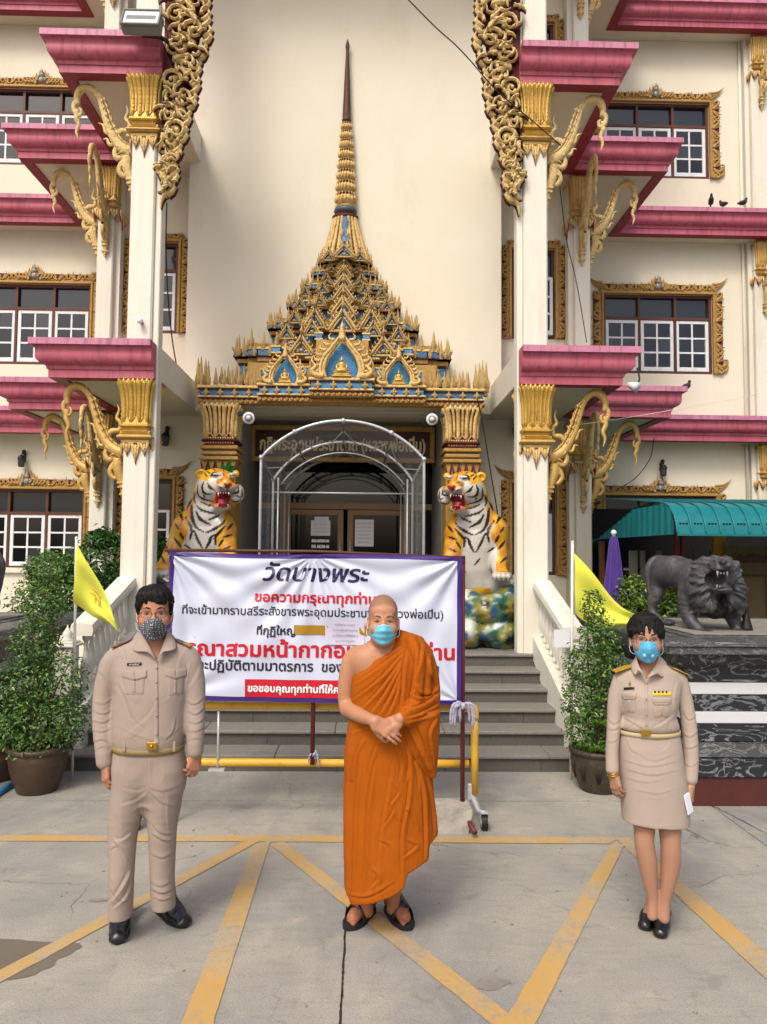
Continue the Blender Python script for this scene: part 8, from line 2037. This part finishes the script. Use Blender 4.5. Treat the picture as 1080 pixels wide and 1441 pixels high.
def bel(a, z, o_): return (ctr[0] + math.copysign(abs(math.cos(a)) ** .85, math.cos(a)) * (rx + o_), ctr[1] + math.copysign(abs(math.sin(a)) ** .85, math.sin(a)) * (ry + o_), ctr[2] + z)
b.grid(lambda u, v: bel(u * 2 * math.pi, (-.016, -.016, .014, .014)[int(round(v * 3))], (-.004, .002, .002, -.004)[int(round(v * 3))]), 64, 4, close_u=True); b.build('belt', M_BELT, man)
c = T(214, 1050, -.126); b = MB(); b.box(c[0] - .024, c[0] + .024, c[1] - .004, c[1] + .004, c[2] - .018, c[2] + .018, .003); b.sphere((c[0], c[1] - .005, c[2]), .009, 6); b.build('buckle', M_BRASS, man)
b = MB()
for px in (176, 246): c = T(px, 1050, -.105); b.box(c[0] - .006, c[0] + .006, c[1] - .010, c[1] + .0, c[2] - .024, c[2] + .022, .002)
build_each(b, 'belt_loop', M_UNI, man)
shoe(man, G(166, 1330), G(173, 1286), .050); shoe(man, G(262, 1306), G(222, 1279), .049)
fg = Fig(3.74); T = fg.T
monk = thing('person', 'monk in a saffron robe and blue surgical mask, hands clasped before him', 'person', (T(540, 1290)[0], 3.74, 0))
lo, hi = T(466, 1330), T(630, 828); HL = (lo[0], 3.34, -.01); HH = (hi[0], 4.06, hi[2] + .02)
b_ = SDF(HL, HH, .0045)
HC = T(539.5, 875, -.02); Lk = head(b_, HC, .97, 0, R(-5), jaw=1.08, tall=1.06)
b_.chain([T(540, 892, .03), T(541, 915, .03)], [fg.r(17), fg.r(20)], .025)
b_.loft(fg.rows([(905, 522, 565, .06, .03), (912, 506, 582, .075, .03), (922, 496, 596, .092, .03), (945, 500, 598, .105, .02), (975, 504, 590, .11, .02), (1010, 502, 592, .115, .02), (1060, 500, 592, .11, .03), (1100, 502, 590, .11, .03)]), .03)
b_.ell(T(515, 930, -.01), (fg.r(22), .06, fg.r(22)), .05)
fg.chain(b_, [(503, 922, .03, 13.5), (494, 932, .02, 13), (488, 960, .02, 11.8), (487, 985, .02, 10.8), (490, 997, .0, 10.8)], .02)
fg.chain(b_, [(490, 997, .0, 10.8), (507, 1007, -.12, 9.6), (523, 1013, -.20, 7.6), (528, 1015, -.215, 7.2)], .02)
fg.chain(b_, [(596, 925, .03, 12), (602, 985, .02, 10), (585, 1000, -.10, 9), (563, 1011, -.205, 7.2)], .02)
hand(b_, T(526, 1014, -.215), (.88, -.12, -.52), (.15, .72, -.35), -1, .97, (.15, .22, .18), .03, .35)
hand(b_, T(564, 1011, -.195), (-.85, -.10, -.42), (.0, .5, -.6), 1, .95, (.35, .55, .45), .02, .30)
fg.chain(b_, [(514, 1100, .02, 20), (512, 1180, .02, 15), (513, 1240, .08, 11), (516, 1268, .12, 8.8), (517, 1282, .13, 9)], .02); fg.chain(b_, [(565, 1100, .02, 20), (560, 1180, .02, 15), (556, 1230, .08, 11), (555, 1262, .12, 8.8), (553, 1278, .14, 9)], .02)
FEET = []
for toe, heel, sg in ((G(489, 1309), G(520, 1284), -1), (G(576, 1309), G(549, 1281), 1)):
    toe, heel = Vector((toe.x, toe.y, 0)), Vector((heel.x, heel.y, 0)); d = (toe - heel).normalized(); heel = toe - d * .245; sd = Vector((-d.y, d.x, 0)); FEET.append((toe, heel, d, sd))
    A = lambda t, o_, z: tuple(heel + d * .245 * t + sd * o_ + Vector((0, 0, z)))
    b_.chain([A(.08, 0, .055), A(.35, 0, .062), A(.62, 0, .050), A(.78, 0, .042)], [.030, .030, .036, .032], .02)
    b_.cap(A(.10, 0, .06), A(.14, 0, .14), .034, .032, .02)
    big = -1 if sg > 0 else 1
    for i, (o_, L_) in enumerate(((.026, .95), (.009, .93), (-.005, .90), (-.017, .86), (-.028, .80))):
        o_ *= big * (1 if True else 1); b_.cap(A(.74, o_ * .9, .040), A(L_, o_, .033), .011 if i else .014, .008 if i else .012, .006)
def monk_cols(V, n):
    c = np.tile(C3('ae7d60'), (len(V), 1)); nz = np.array([mnoise.noise(Vector(v) * 12) for v in V])[:, None]
    c = c * (1 + .08 * nz); q = (V - np.array(HC)) / .97
    hairy = (q[:, 2] > .055 + .02 * np.clip(-q[:, 1] / .1, -1, 1) + .045 * np.clip(-q[:, 1] / .09, 0, 1) - .05 * np.clip((q[:, 1] + .02) / .1, 0, 1)) | ((np.abs(q[:, 0]) > .066) & (q[:, 2] > .005) & (q[:, 1] > -.045)) | ((q[:, 1] > .03) & (q[:, 2] > -.05))
    for _ in range(1):
        hf = np.clip((q[:, 2] - .052 - .05 * np.clip(-q[:, 1] / .09, 0, 1)) / .022 + .5, 0, 1); hf = np.maximum(hf, np.clip((np.abs(q[:, 0]) - .060) / .012, 0, 1) * np.clip((q[:, 2] - .0) / .02, 0, 1) * np.clip((q[:, 1] + .055) / .02, 0, 1)); hf = np.maximum(hf, np.clip((q[:, 1] - .02) / .02, 0, 1) * np.clip((q[:, 2] + .05) / .02, 0, 1))
    hf = (hf * (.9 + .25 * nz[:, 0]))[:, None]; c = c * (1 - hf * .45) + C3('5a5550') * .2 * hf
    low = V[:, 2] < .2; c[low] = c[low] * np.array([.75, .62, .54]); return c
bake(b_, 'body', M_SKINM, monk, rel=1, cols=monk_cols)
face_bits(Lk, .97, monk, .7, True, mat('thin_greying_brow', '5a4638', .8))
mask_mesh(Lk, .97, M_SURG, monk, top=-.016, bot=-.118, pleat=1)
b = MB()
for z, w_ in ((.062, .028), (.052, .032), (.043, .028)): b.tube([Lk(x, -.0925 + abs(x) * .35 + (z - .05) * .25, z + .002 * math.cos(x * 90)) for x in np.linspace(-w_, w_, 9)], .0012, 4)
build_each(b, 'brow_crease', mat('creased_skin', '8a5c44', .6), monk)
s_ = SDF((HL[0], HL[1], .0), (HH[0] + .02, HH[1], T(560, 876)[2]), .0048)
s_.loft(fg.rows([(897, 556, 592, .050, .03), (905, 548, 600, .072, .03), (915, 536, 606, .092, .025), (926, 520, 608, .108, .02), (942, 498, 606, .122, .015), (965, 496, 602, .130, .01), (992, 496, 602, .136, .01), (1020, 491, 604, .142, .01), (1060, 486, 606, .145, .01), (1110, 486, 608, .148, .01), (1150, 486, 612, .150, .01), (1185, 486, 616, .150, .01), (1230, 487, 612, .148, .01), (1290, 488, 600, .14, .01)]), .02, 2.2)
fg.chain(s_, [(560, 892, .05, 6), (572, 899, .02, 9), (586, 907, -.0, 10.5), (594, 926, -.01, 12)], .025); fg.chain(s_, [(580, 903, -.04, 7), (590, 930, -.095, 7), (588, 965, -.125, 7), (583, 1000, -.14, 6)], .02); fg.chain(s_, [(590, 908, -.02, 7.5), (598, 935, -.07, 8), (598, 970, -.09, 8)], .02)
fg.chain(s_, [(594, 920, .0, 11), (602, 943, .0, 13), (604, 975, -.01, 14.2), (600, 990, -.06, 15.5), (583, 1002, -.14, 13.5), (571, 1009, -.18, 11.5)], .025)
s_.loft(fg.rows([(1000, 566, 618, .075, -.10), (1012, 568, 617, .075, -.10), (1030, 573, 617, .065, -.10), (1058, 583, 616, .055, -.09), (1078, 597, 614, .04, -.08), (1093, 605, 613, .02, -.07)]), .02, 2.0)
hemx = [T(x, y)[0] for x, y in ((470, 1270), (487, 1262), (496, 1276), (525, 1267), (550, 1257), (566, 1246), (571, 1226), (600, 1211), (602, 1190), (620, 1177), (640, 1170))]; hemzz = [T(x, y, -.1)[2] for x, y in ((470, 1270), (487, 1262), (496, 1276), (525, 1267), (550, 1257), (566, 1246), (571, 1226), (600, 1211), (602, 1190), (620, 1177), (640, 1170))]
X = (s_.lo[0] + np.arange(s_.n[0]) * s_.vox); hz = np.interp(X, hemx, hemzz)[:, None, None]; Z = (s_.lo[2] + np.arange(s_.n[2]) * s_.vox)[None, None, :]; Yy = (s_.lo[1] + np.arange(s_.n[1]) * s_.vox)[None, :, None]
s_.F = np.maximum(s_.F, ((hz - Z) * .75 + 0 * s_.F).astype(np.float32))
c5 = lambda pts: [(450 + x / 5.145, 820 + y / 5.145) for x, y in pts]; c6 = lambda pts: [(450 + x / 4, 1060 + y / 4) for x, y in pts]
RF = [(c5([(640, 440), (480, 540), (265, 640)]), 3.2, .012), (c5([(625, 480), (450, 610), (262, 740)]), 3.4, .012), (c5([(610, 520), (440, 700), (255, 850)]), 3.2, .013), (c5([(605, 560), (440, 780), (300, 930)]), 3.0, .012), (c5([(600, 590), (480, 800), (375, 960)]), 3, .011), (c5([(595, 640), (530, 800), (440, 965)]), 3, .011), (c5([(590, 700), (550, 850), (500, 965)]), 3, .009),
      (c5([(650, 450), (615, 640), (605, 800), (590, 955)]), 3.2, .012), (c5([(700, 430), (700, 600), (668, 850), (640, 940)]), 3.2, .012), (c5([(745, 440), (735, 560), (700, 700), (690, 800)]), 3, .012), (c5([(790, 520), (800, 640), (850, 760)]), 3.2, .010),
      (c5([(862, 740), (790, 830), (700, 830), (690, 780)]), 2.8, .012), (c5([(868, 800), (770, 880), (650, 930), (590, 968)]), 3.2, .013), (c5([(868, 880), (760, 940), (640, 985)]), 3, .011), (c5([(700, 740), (740, 800), (860, 790)]), 2.8, .010), (c5([(850, 960), (740, 980), (640, 1010)]), 3, .010),
      (c5([(630, 1010), (700, 1150), (800, 1370)]), 3, .012), (c5([(700, 1000), (760, 1140), (825, 1340)]), 3, .011), (c5([(850, 980), (800, 1100), (835, 1300)]), 3, .011), (c5([(615, 1040), (665, 1220), (780, 1380)]), 2.4, .010),
      (c5([(245, 1080), (205, 1250), (200, 1440)]), 3, .010), (c5([(330, 1120), (270, 1250), (235, 1440)]), 3.4, .012), (c5([(420, 1180), (380, 1300), (360, 1440)]), 3.4, .009), (c5([(560, 1160), (600, 1300), (590, 1440)]), 3.6, .008), (c5([(640, 1180), (655, 1300), (640, 1440)]), 3.2, .010), (c5([(690, 1280), (720, 1400), (730, 1500)]), 3, .010), (c5([(400, 1000), (330, 1050), (230, 1090)]), 3, .007), (c5([(260, 900), (310, 960), (250, 1050)]), 3, .007),
      (c6([(180, 0), (160, 200), (165, 420), (158, 800)]), 2.8, .011), (c6([(240, 0), (215, 250), (200, 600), (185, 840)]), 3.4, .013), (c6([(320, 40), (280, 300), (265, 600), (240, 800)]), 3.6, .010), (c6([(420, 60), (380, 300), (350, 500), (330, 800)]), 4, .006), (c6([(520, 50), (505, 250), (470, 450), (470, 700)]), 3.2, .012), (c6([(560, 80), (590, 250), (600, 480), (598, 600)]), 3, .014), (c6([(600, 100), (640, 300), (650, 480)]), 2.8, .010),
      (c6([(400, 150), (450, 220), (400, 300), (440, 380)]), 2.4, .005), (c6([(370, 260), (420, 320), (360, 420)]), 2.4, .005), (c6([(480, 480), (550, 520), (470, 590)]), 3, .006), (c6([(290, 640), (340, 700), (290, 760)]), 3, .006), (c6([(158, 790), (270, 800), (420, 720)]), 3, .006), (c6([(330, 480), (400, 520), (420, 620)]), 3, .005), (c6([(470, 300), (520, 340), (560, 440)]), 2.6, .006)]
npoly = [(480, 870), (559, 870), (561, 889), (556, 899), (543, 909.5), (524, 921), (499, 938.5), (490, 945), (470, 940)]
def rcut(V, n):
    p = proj(V); return (inpoly(p, npoly) & (V[:, 1] < 3.80)) | (inpoly(p, [(470, 860), (552, 860), (556, 899), (520, 915), (492, 935), (470, 935)]))
o, V, T2_, Q2_ = bake(s_, 'robe', M_ROBE, monk, RF, .0025, 6, cut=rcut, rel=2, fk=.95)
sd = o.modifiers.new('thickness', 'SOLIDIFY'); sd.thickness = .004; sd.offset = -1
for toe, heel, d, sd in FEET:
    b = MB(); ring = []
    for i in range(30):
        a = 2 * math.pi * i / 30; t = .5 + .55 * math.copysign(abs(math.cos(a)) ** .8, math.cos(a)); ww = np.interp(t, [0, .1, .4, .7, .92, 1.05], [.038, .047, .046, .058, .056, .038])
        ring.append(heel + d * .245 * t + sd * math.copysign(abs(math.sin(a)) ** .75, math.sin(a)) * ww)
    b.prism([v + Vector((0, 0, .001)) for v in ring], (0, 0, .024)); so = b.build('sandal', M_RUB, monk)
    for (t0, t1, h0, sk) in ((.38, .56, 0, .26), (.50, .68, 0, -.26), (.58, .74, 0, 0)):
        b = MB()
        def f(u, v):
            a = math.pi * u; t = t0 + (t1 - t0) * v + sk * (u - .5) * .6; w_ = .056; h_ = np.interp(t, [.3, .5, .7, .8], [.134, .120, .098, .082]); return tuple(heel + d * .245 * t + sd * math.cos(a) * w_ + Vector((0, 0, .018 + (h_ - .018) * math.sin(a) ** .8)))
        b.grid(f, 18, 5); st = b.build('strap', M_LEATH, so); sm = st.modifiers.new('thickness', 'SOLIDIFY'); sm.thickness = .004
    b = MB(); p = heel + d * .245 * .52 + Vector((0, 0, .101)); b.lathe([(.010, 0), (.012, .003), (.004, .006)], tuple(p), 10); b.build('buckle', M_GREYWALL, so)
fg = Fig(3.68); T = fg.T
wo = thing('person', 'woman in khaki skirt uniform and sky blue mask holding a white phone', 'person', (T(920, 1300)[0], 3.68, 0))
lo, hi = T(846, 1335), T(996, 856); HL = (lo[0], 3.36, -.01); HH = (hi[0], 3.96, hi[2] + .02)
b_ = SDF(HL, HH, .0045)
HC = T(909.5, 899, -.01); Lw = head(b_, HC, .93, R(-15), R(-3), jaw=.86)
b_.chain([T(911, 915, .02), T(912, 940, .02)], [fg.r(12.5), fg.r(14)], .02)
b_.loft(fg.rows([(934, 898, 928, .05, .02), (945, 882, 944, .065, .02), (962, 876, 948, .08, .02), (990, 880, 946, .09, .02), (1025, 884, 944, .085, .02), (1060, 880, 950, .09, .02), (1100, 882, 952, .09, .02)]), .03)
for pts in ([(876, 955, .02, 9.5), (868, 990, .02, 8.4), (864, 1030, .01, 8.2), (863, 1065, .0, 7), (864, 1088, -.02, 5.8)], [(954, 955, .02, 9.5), (964, 990, .02, 8.8), (970, 1040, .01, 8), (972, 1080, .0, 6.8), (972, 1106, -.02, 5.8)]): fg.chain(b_, pts)
fg.chain(b_, [(906, 1110, .02, 19), (907, 1160, .01, 15), (907, 1185, .0, 13), (911, 1212, .01, 13.2), (915, 1240, .02, 10), (919, 1265, .03, 7.2), (918, 1288, .03, 7)], .02); fg.chain(b_, [(942, 1110, .02, 19), (943, 1162, .0, 15.5), (944, 1190, -.01, 13.4), (944, 1215, .0, 13.4), (940, 1245, .01, 10), (936, 1270, .02, 7.4), (935, 1292, .02, 7.2)], .02)
hand(b_, T(864.5, 1088, -.02), (.10, -.10, -1), (.8, .5, 0), -1, .84, (.25, .4, .3), .02, .35)
hand(b_, T(972, 1106, -.02), (-.05, -.12, -1), (-.75, .55, 0), 1, .84, (.45, .75, .5), .02, .4)
for toe, heel in ((G(907, 1309), G(919, 1284)), (G(929, 1320), G(938, 1286))):
    toe, heel = Vector((toe.x, toe.y, 0)), Vector((heel.x, heel.y, 0)); d = (toe - heel).normalized(); A = lambda t, z: tuple(toe - d * .225 * (1 - t) + Vector((0, 0, z)))
    b_.chain([A(.08, .05), A(.3, .06), A(.6, .038), A(.85, .026)], [.025, .026, .028, .02], .02); b_.cap(A(.12, .06), A(.14, .13), .028, .026, .02)
bake(b_, 'body', M_SKINW, wo, rel=1)
face_bits(Lw, .93, wo, .8)
f_ = mask_mesh(Lw, .93, M_MASKW, wo, top=-.010, bot=-.120, point=.014, seam=True, wide=.97)
b = MB()
for u in (.40, .60):
    p = Vector(f_(u, .36)); b.tube([p + Vector((0, .002, 0)), p + Vector((0, -.004, 0))], [.0115, .0095], 14); b.tube([p + Vector((0, -.004, 0)), p + Vector((0, -.0055, 0))], [.006, .005], 10)
build_each(b, 'valve', mat('pale_blue_valve', '8cc6de', .5), wo)
glasses(Lw, .93, wo, mat('thin_brown_spectacle_frame', '4a2a22', .3), .025, .016)
h_ = SDF((HC[0] - .13, HC[1] - .14, HC[2] - .12), (HC[0] + .13, HC[1] + .17, HC[2] + .16), .0045)
h_.ell(Lw(0, .026, .052), (.085, .104, .084), .02); h_.ell(Lw(0, .045, -.02), (.076, .072, .076), .03); h_.ell(Lw(0, -.110, -.035), (.064, .086, .080), .010, 'sub'); h_.ell(Lw(0, -.09, -.12), (.14, .10, .07), .01, 'sub')
for sg in (-1, 1): h_.cap(Lw(sg * .082, -.036, .045), Lw(sg * .084, -.012, .006), .013, .007, .014); h_.ell(Lw(sg * .088, .004, -.018), (.016, .020, .030), .006, 'sub')
for i, (x, dx, z) in enumerate(((-.062, -.010, .030), (-.048, -.010, .030), (-.030, -.010, .030), (-.012, -.008, .034), (.004, .004, .038), (.022, .012, .038), (.040, .014, .032), (.058, .012, .028))):
    h_.cap(Lw(x * .7, -.066, .11), Lw(x + dx, -.098 + abs(x) * .42, z), .016, .006, .010)
bake(h_, 'hair', M_HAIR, wo, extra=hair_strands(64, .002), noise_amp=.0025, nscale=30, rel=0)
s_ = SDF(HL, HH, .0045)
s_.loft(fg.rows([(930, 896, 930, .048, .02), (937, 886, 942, .062, .02), (944, 876, 954, .074, .02), (956, 872, 958, .086, .02), (975, 873, 956, .108, .01), (992, 876, 953, .112, .008), (1008, 878, 950, .106, .01), (1017, 874, 954, .108, .01), (1023, 873, 955, .104, .01), (1027, 878, 951, .092, .01)]), .02, 2.2)
fg.chain(s_, [(880, 950, .02, 9.5), (873, 958, .02, 10.5), (866, 985, .02, 10), (864, 1020, .01, 9.4), (862, 1055, .0, 8.8), (862, 1083, -.015, 8.4)], .025); fg.chain(s_, [(950, 950, .02, 9.5), (957, 958, .02, 10.6), (965, 990, .02, 10.4), (971, 1030, .01, 10.2), (973, 1065, .0, 9.8), (972, 1096, -.015, 9.4)], .025)
X = (s_.lo[0] + np.arange(s_.n[0]) * s_.vox)[:, None, None]; Z = (s_.lo[2] + np.arange(s_.n[2]) * s_.vox)[None, None, :]
hz = np.where(X < T(870, 1080)[0] + .02, T(862, 1087, -.02)[2], np.where(X > T(957, 1080)[0], T(972, 1105, -.02)[2], -1)); s_.F = np.maximum(s_.F, (hz - Z + 0 * s_.F).astype(np.float32))
BF = [([(876, 1008), (895, 1018), (908, 1026)], 3, .005), ([(950, 1006), (935, 1018), (920, 1026)], 3, .005), ([(880, 1026), (893, 1016), (898, 1006)], 2.6, .004), ([(940, 1028), (938, 1018), (930, 1010)], 2.6, .004), ([(900, 1028), (902, 1018), (905, 1010)], 2.4, .003), ([(856, 1010), (864, 1018), (873, 1012)], 2.6, .005), ([(855, 1024), (864, 1026), (873, 1022)], 2.6, .005), ([(854, 1040), (862, 1044), (871, 1038)], 2.6, .004), ([(962, 1000), (970, 1012), (980, 1006)], 2.8, .005), ([(960, 1030), (972, 1036), (984, 1026)], 2.8, .005), ([(961, 1050), (973, 1052), (985, 1045)], 2.8, .005), ([(962, 1072), (973, 1078), (984, 1070)], 2.6, .004), ([(876, 960), (880, 985), (880, 1005)], 3, .004), ([(953, 960), (949, 985), (950, 1000)], 3, .004), ([(872, 950), (865, 975), (860, 1000)], 3, .003), ([(962, 955), (972, 985), (976, 1010)], 3, .003)]
wv = [(896, 915), (897, 934), (902, 944), (909.5, 954), (918, 944), (925, 934), (927, 915)]
o, V, T2_, Q2_ = bake(s_, 'blouse', M_UNIW, wo, BF, .0018, 8, cut=lambda V, n: inpoly(proj(V), wv) | ((proj(V)[:, 1] < 931) & (abs(proj(V)[:, 0] - 911) < 20)), rel=2, fk=.6)
bv = bvh_of(V, T2_, Q2_); bl = o
patch(bv, ((908, 1030), (912.5, 1030), (912, 955), (908, 955)), 3, 20, .0024, 'placket', M_UNIW, bl, fg)
b = MB()
for py in (962, 984, 1006, 1021): p = on(bv, 910, py, .0035); b.tube([p, p + Vector((0, -.002, 0))], .0045, 10)
build_each(b, 'button', M_BTN, bl)
for (x0, x1, y0, y1) in ((875, 896, 976, 1004), (919, 945, 984, 1010)):
    patch(bv, ((x0 + 2, y1), (x1 - 2, y1 - 1), (x1 - 1, y0 + 3), (x0 + 1, y0 + 3)), 7, 7, .0028, 'pocket', M_UNIW, bl, fg)
    patch(bv, (((x0 + x1) / 2 - 2, y1 - 3), ((x0 + x1) / 2 + 1.5, y1 - 3), ((x0 + x1) / 2 + 1.5, y0 + 9), ((x0 + x1) / 2 - 2, y0 + 9)), 3, 7, .0048, 'pocket_pleat', M_UNIW, bl, fg)
    patch(bv, ((x0, y0 + 6), (x1, y0 + 6), (x1 + .5, y0 - 2), (x0 - .5, y0 - 2)), 8, 4, .0055, 'pocket_flap', M_UNIW, bl, fg); patch(bv, ((x0 + 3, y0 + 8.5), (x1 - 3, y0 + 8.5), (x1 - .5, y0 + 5), (x0 + .5, y0 + 5)), 8, 3, .0052, 'pocket_flap', M_UNIW, bl, fg)
patch(bv, ((878, 971), (893, 970), (893, 966.5), (878, 967.5)), 5, 3, .0045, 'name_tag', M_NAME, wo, fg, .003)
patch(bv, ((919, 979), (945, 979), (945, 973.5), (919, 973.5)), 6, 3, .0050, 'medal_ribbon', mat('ribbon_bar', 'd8b83c', .6), wo, fg, .003)
b = MB()
for i in range(4): p = on(bv, 922 + i * 5.4, 974, .007); b.box(p.x - .004, p.x + .004, p.y - .002, p.y, p.z - .004, p.z + .006)
build_each(b, 'ribbon_device', M_IRON, wo)
b = MB(); p = on(bv, 886.5, 962, .005); b.lathe([(.001, .012), (.005, .006), (.003, 0), (.006, -.004), (.001, -.010)], tuple(p), 8); b.build('lapel_badge', M_BRASS, wo)
collar_leaf(fg, [(896, 922, .02), (897, 928, -.02), (901, 940, -.055), (909, 954, -.095)], [(888, 934, .04), (887, 940, .0), (893, 950, -.05), (897, 941, -.085)], bl, M_UNIW)
collar_leaf(fg, [(927, 921, .02), (926, 928, -.02), (920, 940, -.055), (910, 954, -.095)], [(937, 932, .04), (938, 938, .0), (933, 952, -.05), (924, 945, -.085)], bl, M_UNIW)
collar_leaf(fg, [(896, 922, .02), (900, 919, .06), (911, 918, .07), (922, 919, .06), (927, 921, .02)], [(888, 935, .04), (895, 933, .08), (911, 932, .095), (928, 933, .08), (937, 933, .04)], bl, M_UNIW)
for (x0, y0, x1, y1) in ((864, 943, 891, 934), (966, 946, 938, 934)): board(fg, x0, y0 + 3, x1, y1 + 3, bl, 0, M_BOARD, wd=.055)
s_ = SDF((HL[0], HL[1], T(915, 1185)[2]), (HH[0], HH[1], T(915, 1020)[2]), .0045)
s_.loft(fg.rows([(1024, 875, 954, .098, .012), (1034, 873, 955, .100, .012), (1050, 871, 958, .112, .015), (1075, 871, 961, .120, .02), (1105, 873, 966, .118, .02), (1140, 876, 969, .112, .02), (1190, 880, 969, .106, .02)]), .01, 2.3)
Xr = (s_.lo[0] + np.arange(s_.n[0]) * s_.vox)[:, None, None]; Z = (s_.lo[2] + np.arange(s_.n[2]) * s_.vox)[None, None, :]
hz = np.interp(Xr, [T(875, 1165)[0], T(970, 1171)[0]], [T(880, 1166, -.1)[2], T(968, 1172, -.1)[2]]); s_.F = np.maximum(s_.F, (hz - Z + 0 * s_.F).astype(np.float32)); s_.F = np.maximum(s_.F, (Z - T(915, 1028)[2] + 0 * s_.F).astype(np.float32))
KF = [([(876, 1068), (915, 1078), (955, 1070)], 3, .004), ([(877, 1080), (918, 1090), (958, 1082)], 3, .004), ([(900, 1062), (922, 1070), (950, 1060)], 3, .003), ([(876, 1092), (905, 1100), (930, 1098)], 3, .003), ([(890, 1110), (925, 1116), (955, 1108)], 3.2, .003), ([(884, 1040), (890, 1055), (905, 1062)], 3, .003), ([(945, 1040), (940, 1052), (930, 1060)], 3, .003), ([(880, 1158), (925, 1163), (967, 1160)], 1.2, .0016)]
bake(s_, 'skirt', M_UNIW, wo, KF, .0014, 7, rel=2, fk=.45)
b = MB(); ctr = T(914, 1029.5, .012); rx, ry = fg.r(42.3), .1045
b.grid(lambda u, v: (ctr[0] + math.cos(u * 2 * math.pi) * (rx + (-.004, .002, .002, -.004)[int(round(v * 3))]), ctr[1] + math.sin(u * 2 * math.pi) * (ry + (-.004, .002, .002, -.004)[int(round(v * 3))]), ctr[2] + (-.011, -.011, .011, .011)[int(round(v * 3))]), 64, 4, close_u=True); b.build('belt', mat('cream_web_belt', 'b0a078', .7), wo)
c = T(909, 1031, -.100); b = MB(); b.box(c[0] - .024, c[0] + .024, c[1] - .005, c[1] + .004, c[2] - .013, c[2] + .013, .003); b.build('buckle', M_BRASS, wo)
b = MB()
for dz in (0, .010):
    c = Vector(T(864, 1090, -.02)) + Vector((0, 0, dz)); q = [(c.x + math.cos(a) * .030, c.y + math.sin(a) * .026, c.z + math.cos(a) * .004) for a in np.linspace(0, 2 * math.pi, 21)]; b.tube(q, .0035, 6, cap=False)
build_each(b, 'bangle', M_BRASS, wo)
for toe, heel in ((G(907, 1310), G(919, 1284)), (G(929, 1321), G(938, 1286))):
    toe, heel = Vector((toe.x, toe.y, 0)), Vector((heel.x, heel.y, 0)); d = (toe - heel).normalized(); heel = toe - d * .235; sd = Vector((-d.y, d.x, 0)); A = lambda t, o_, z: tuple(heel + d * .235 * t + sd * o_ + Vector((0, 0, z)))
    s_ = SDF([min(toe[i], heel[i]) - .06 for i in range(2)] + [-.005], [max(toe[i], heel[i]) + .06 for i in range(2)] + [.1], .0035)
    s_.chain([A(.06, 0, .040), A(.3, 0, .036), A(.62, 0, .030), A(.93, 0, .022)], [.033, .030, .041, .028], .02); s_.ell(A(.94, .012, .020), (.022, .022, .017), .012); s_.ell(A(.94, -.012, .020), (.022, .022, .017), .012)
    s_.chain([A(.10, 0, .085), A(.35, 0, .078), A(.58, 0, .070), A(.66, 0, .062)], [.034, .030, .030, .022], .006, op='sub')
    Z = (s_.lo[2] + np.arange(s_.n[2]) * s_.vox)[None, None, :]; s_.F = np.maximum(s_.F, (.004 - Z + 0 * s_.F).astype(np.float32)); so, *_ = bake(s_, 'shoe', M_LEATH, wo)
    b = MB(); p = Vector(A(.86, 0, .047)); 
    for o_ in (-.008, .008): b.tube([p + sd * (o_ - .006), p + sd * (o_ + .006)], .0018, 5)
    b.build('toe_trim', M_CHROME, so)
ph = thing('phone', 'white phone held low in the woman\'s left hand', 'phone', T(968, 1130, -.05))
a = Vector(T(966, 1118, -.075)); c = Vector(T(972, 1144, -.055)); b = MB(); b.T = Matrix.Translation((a + c) / 2) @ Matrix.Rotation(R(-12), 4, 'Y') @ Matrix.Rotation(R(38), 4, 'Z'); b.box(-.024, .024, -.004, .004, -.048, .048, .003); b.build('case', M_WHITE, ph)
b = MB(); b.T = Matrix.Translation((a + c) / 2) @ Matrix.Rotation(R(-12), 4, 'Y') @ Matrix.Rotation(R(38), 4, 'Z'); b.box(-.021, .021, -.0052, -.0042, -.043, .043); b.build('back_cover', M_PAPER, ph)
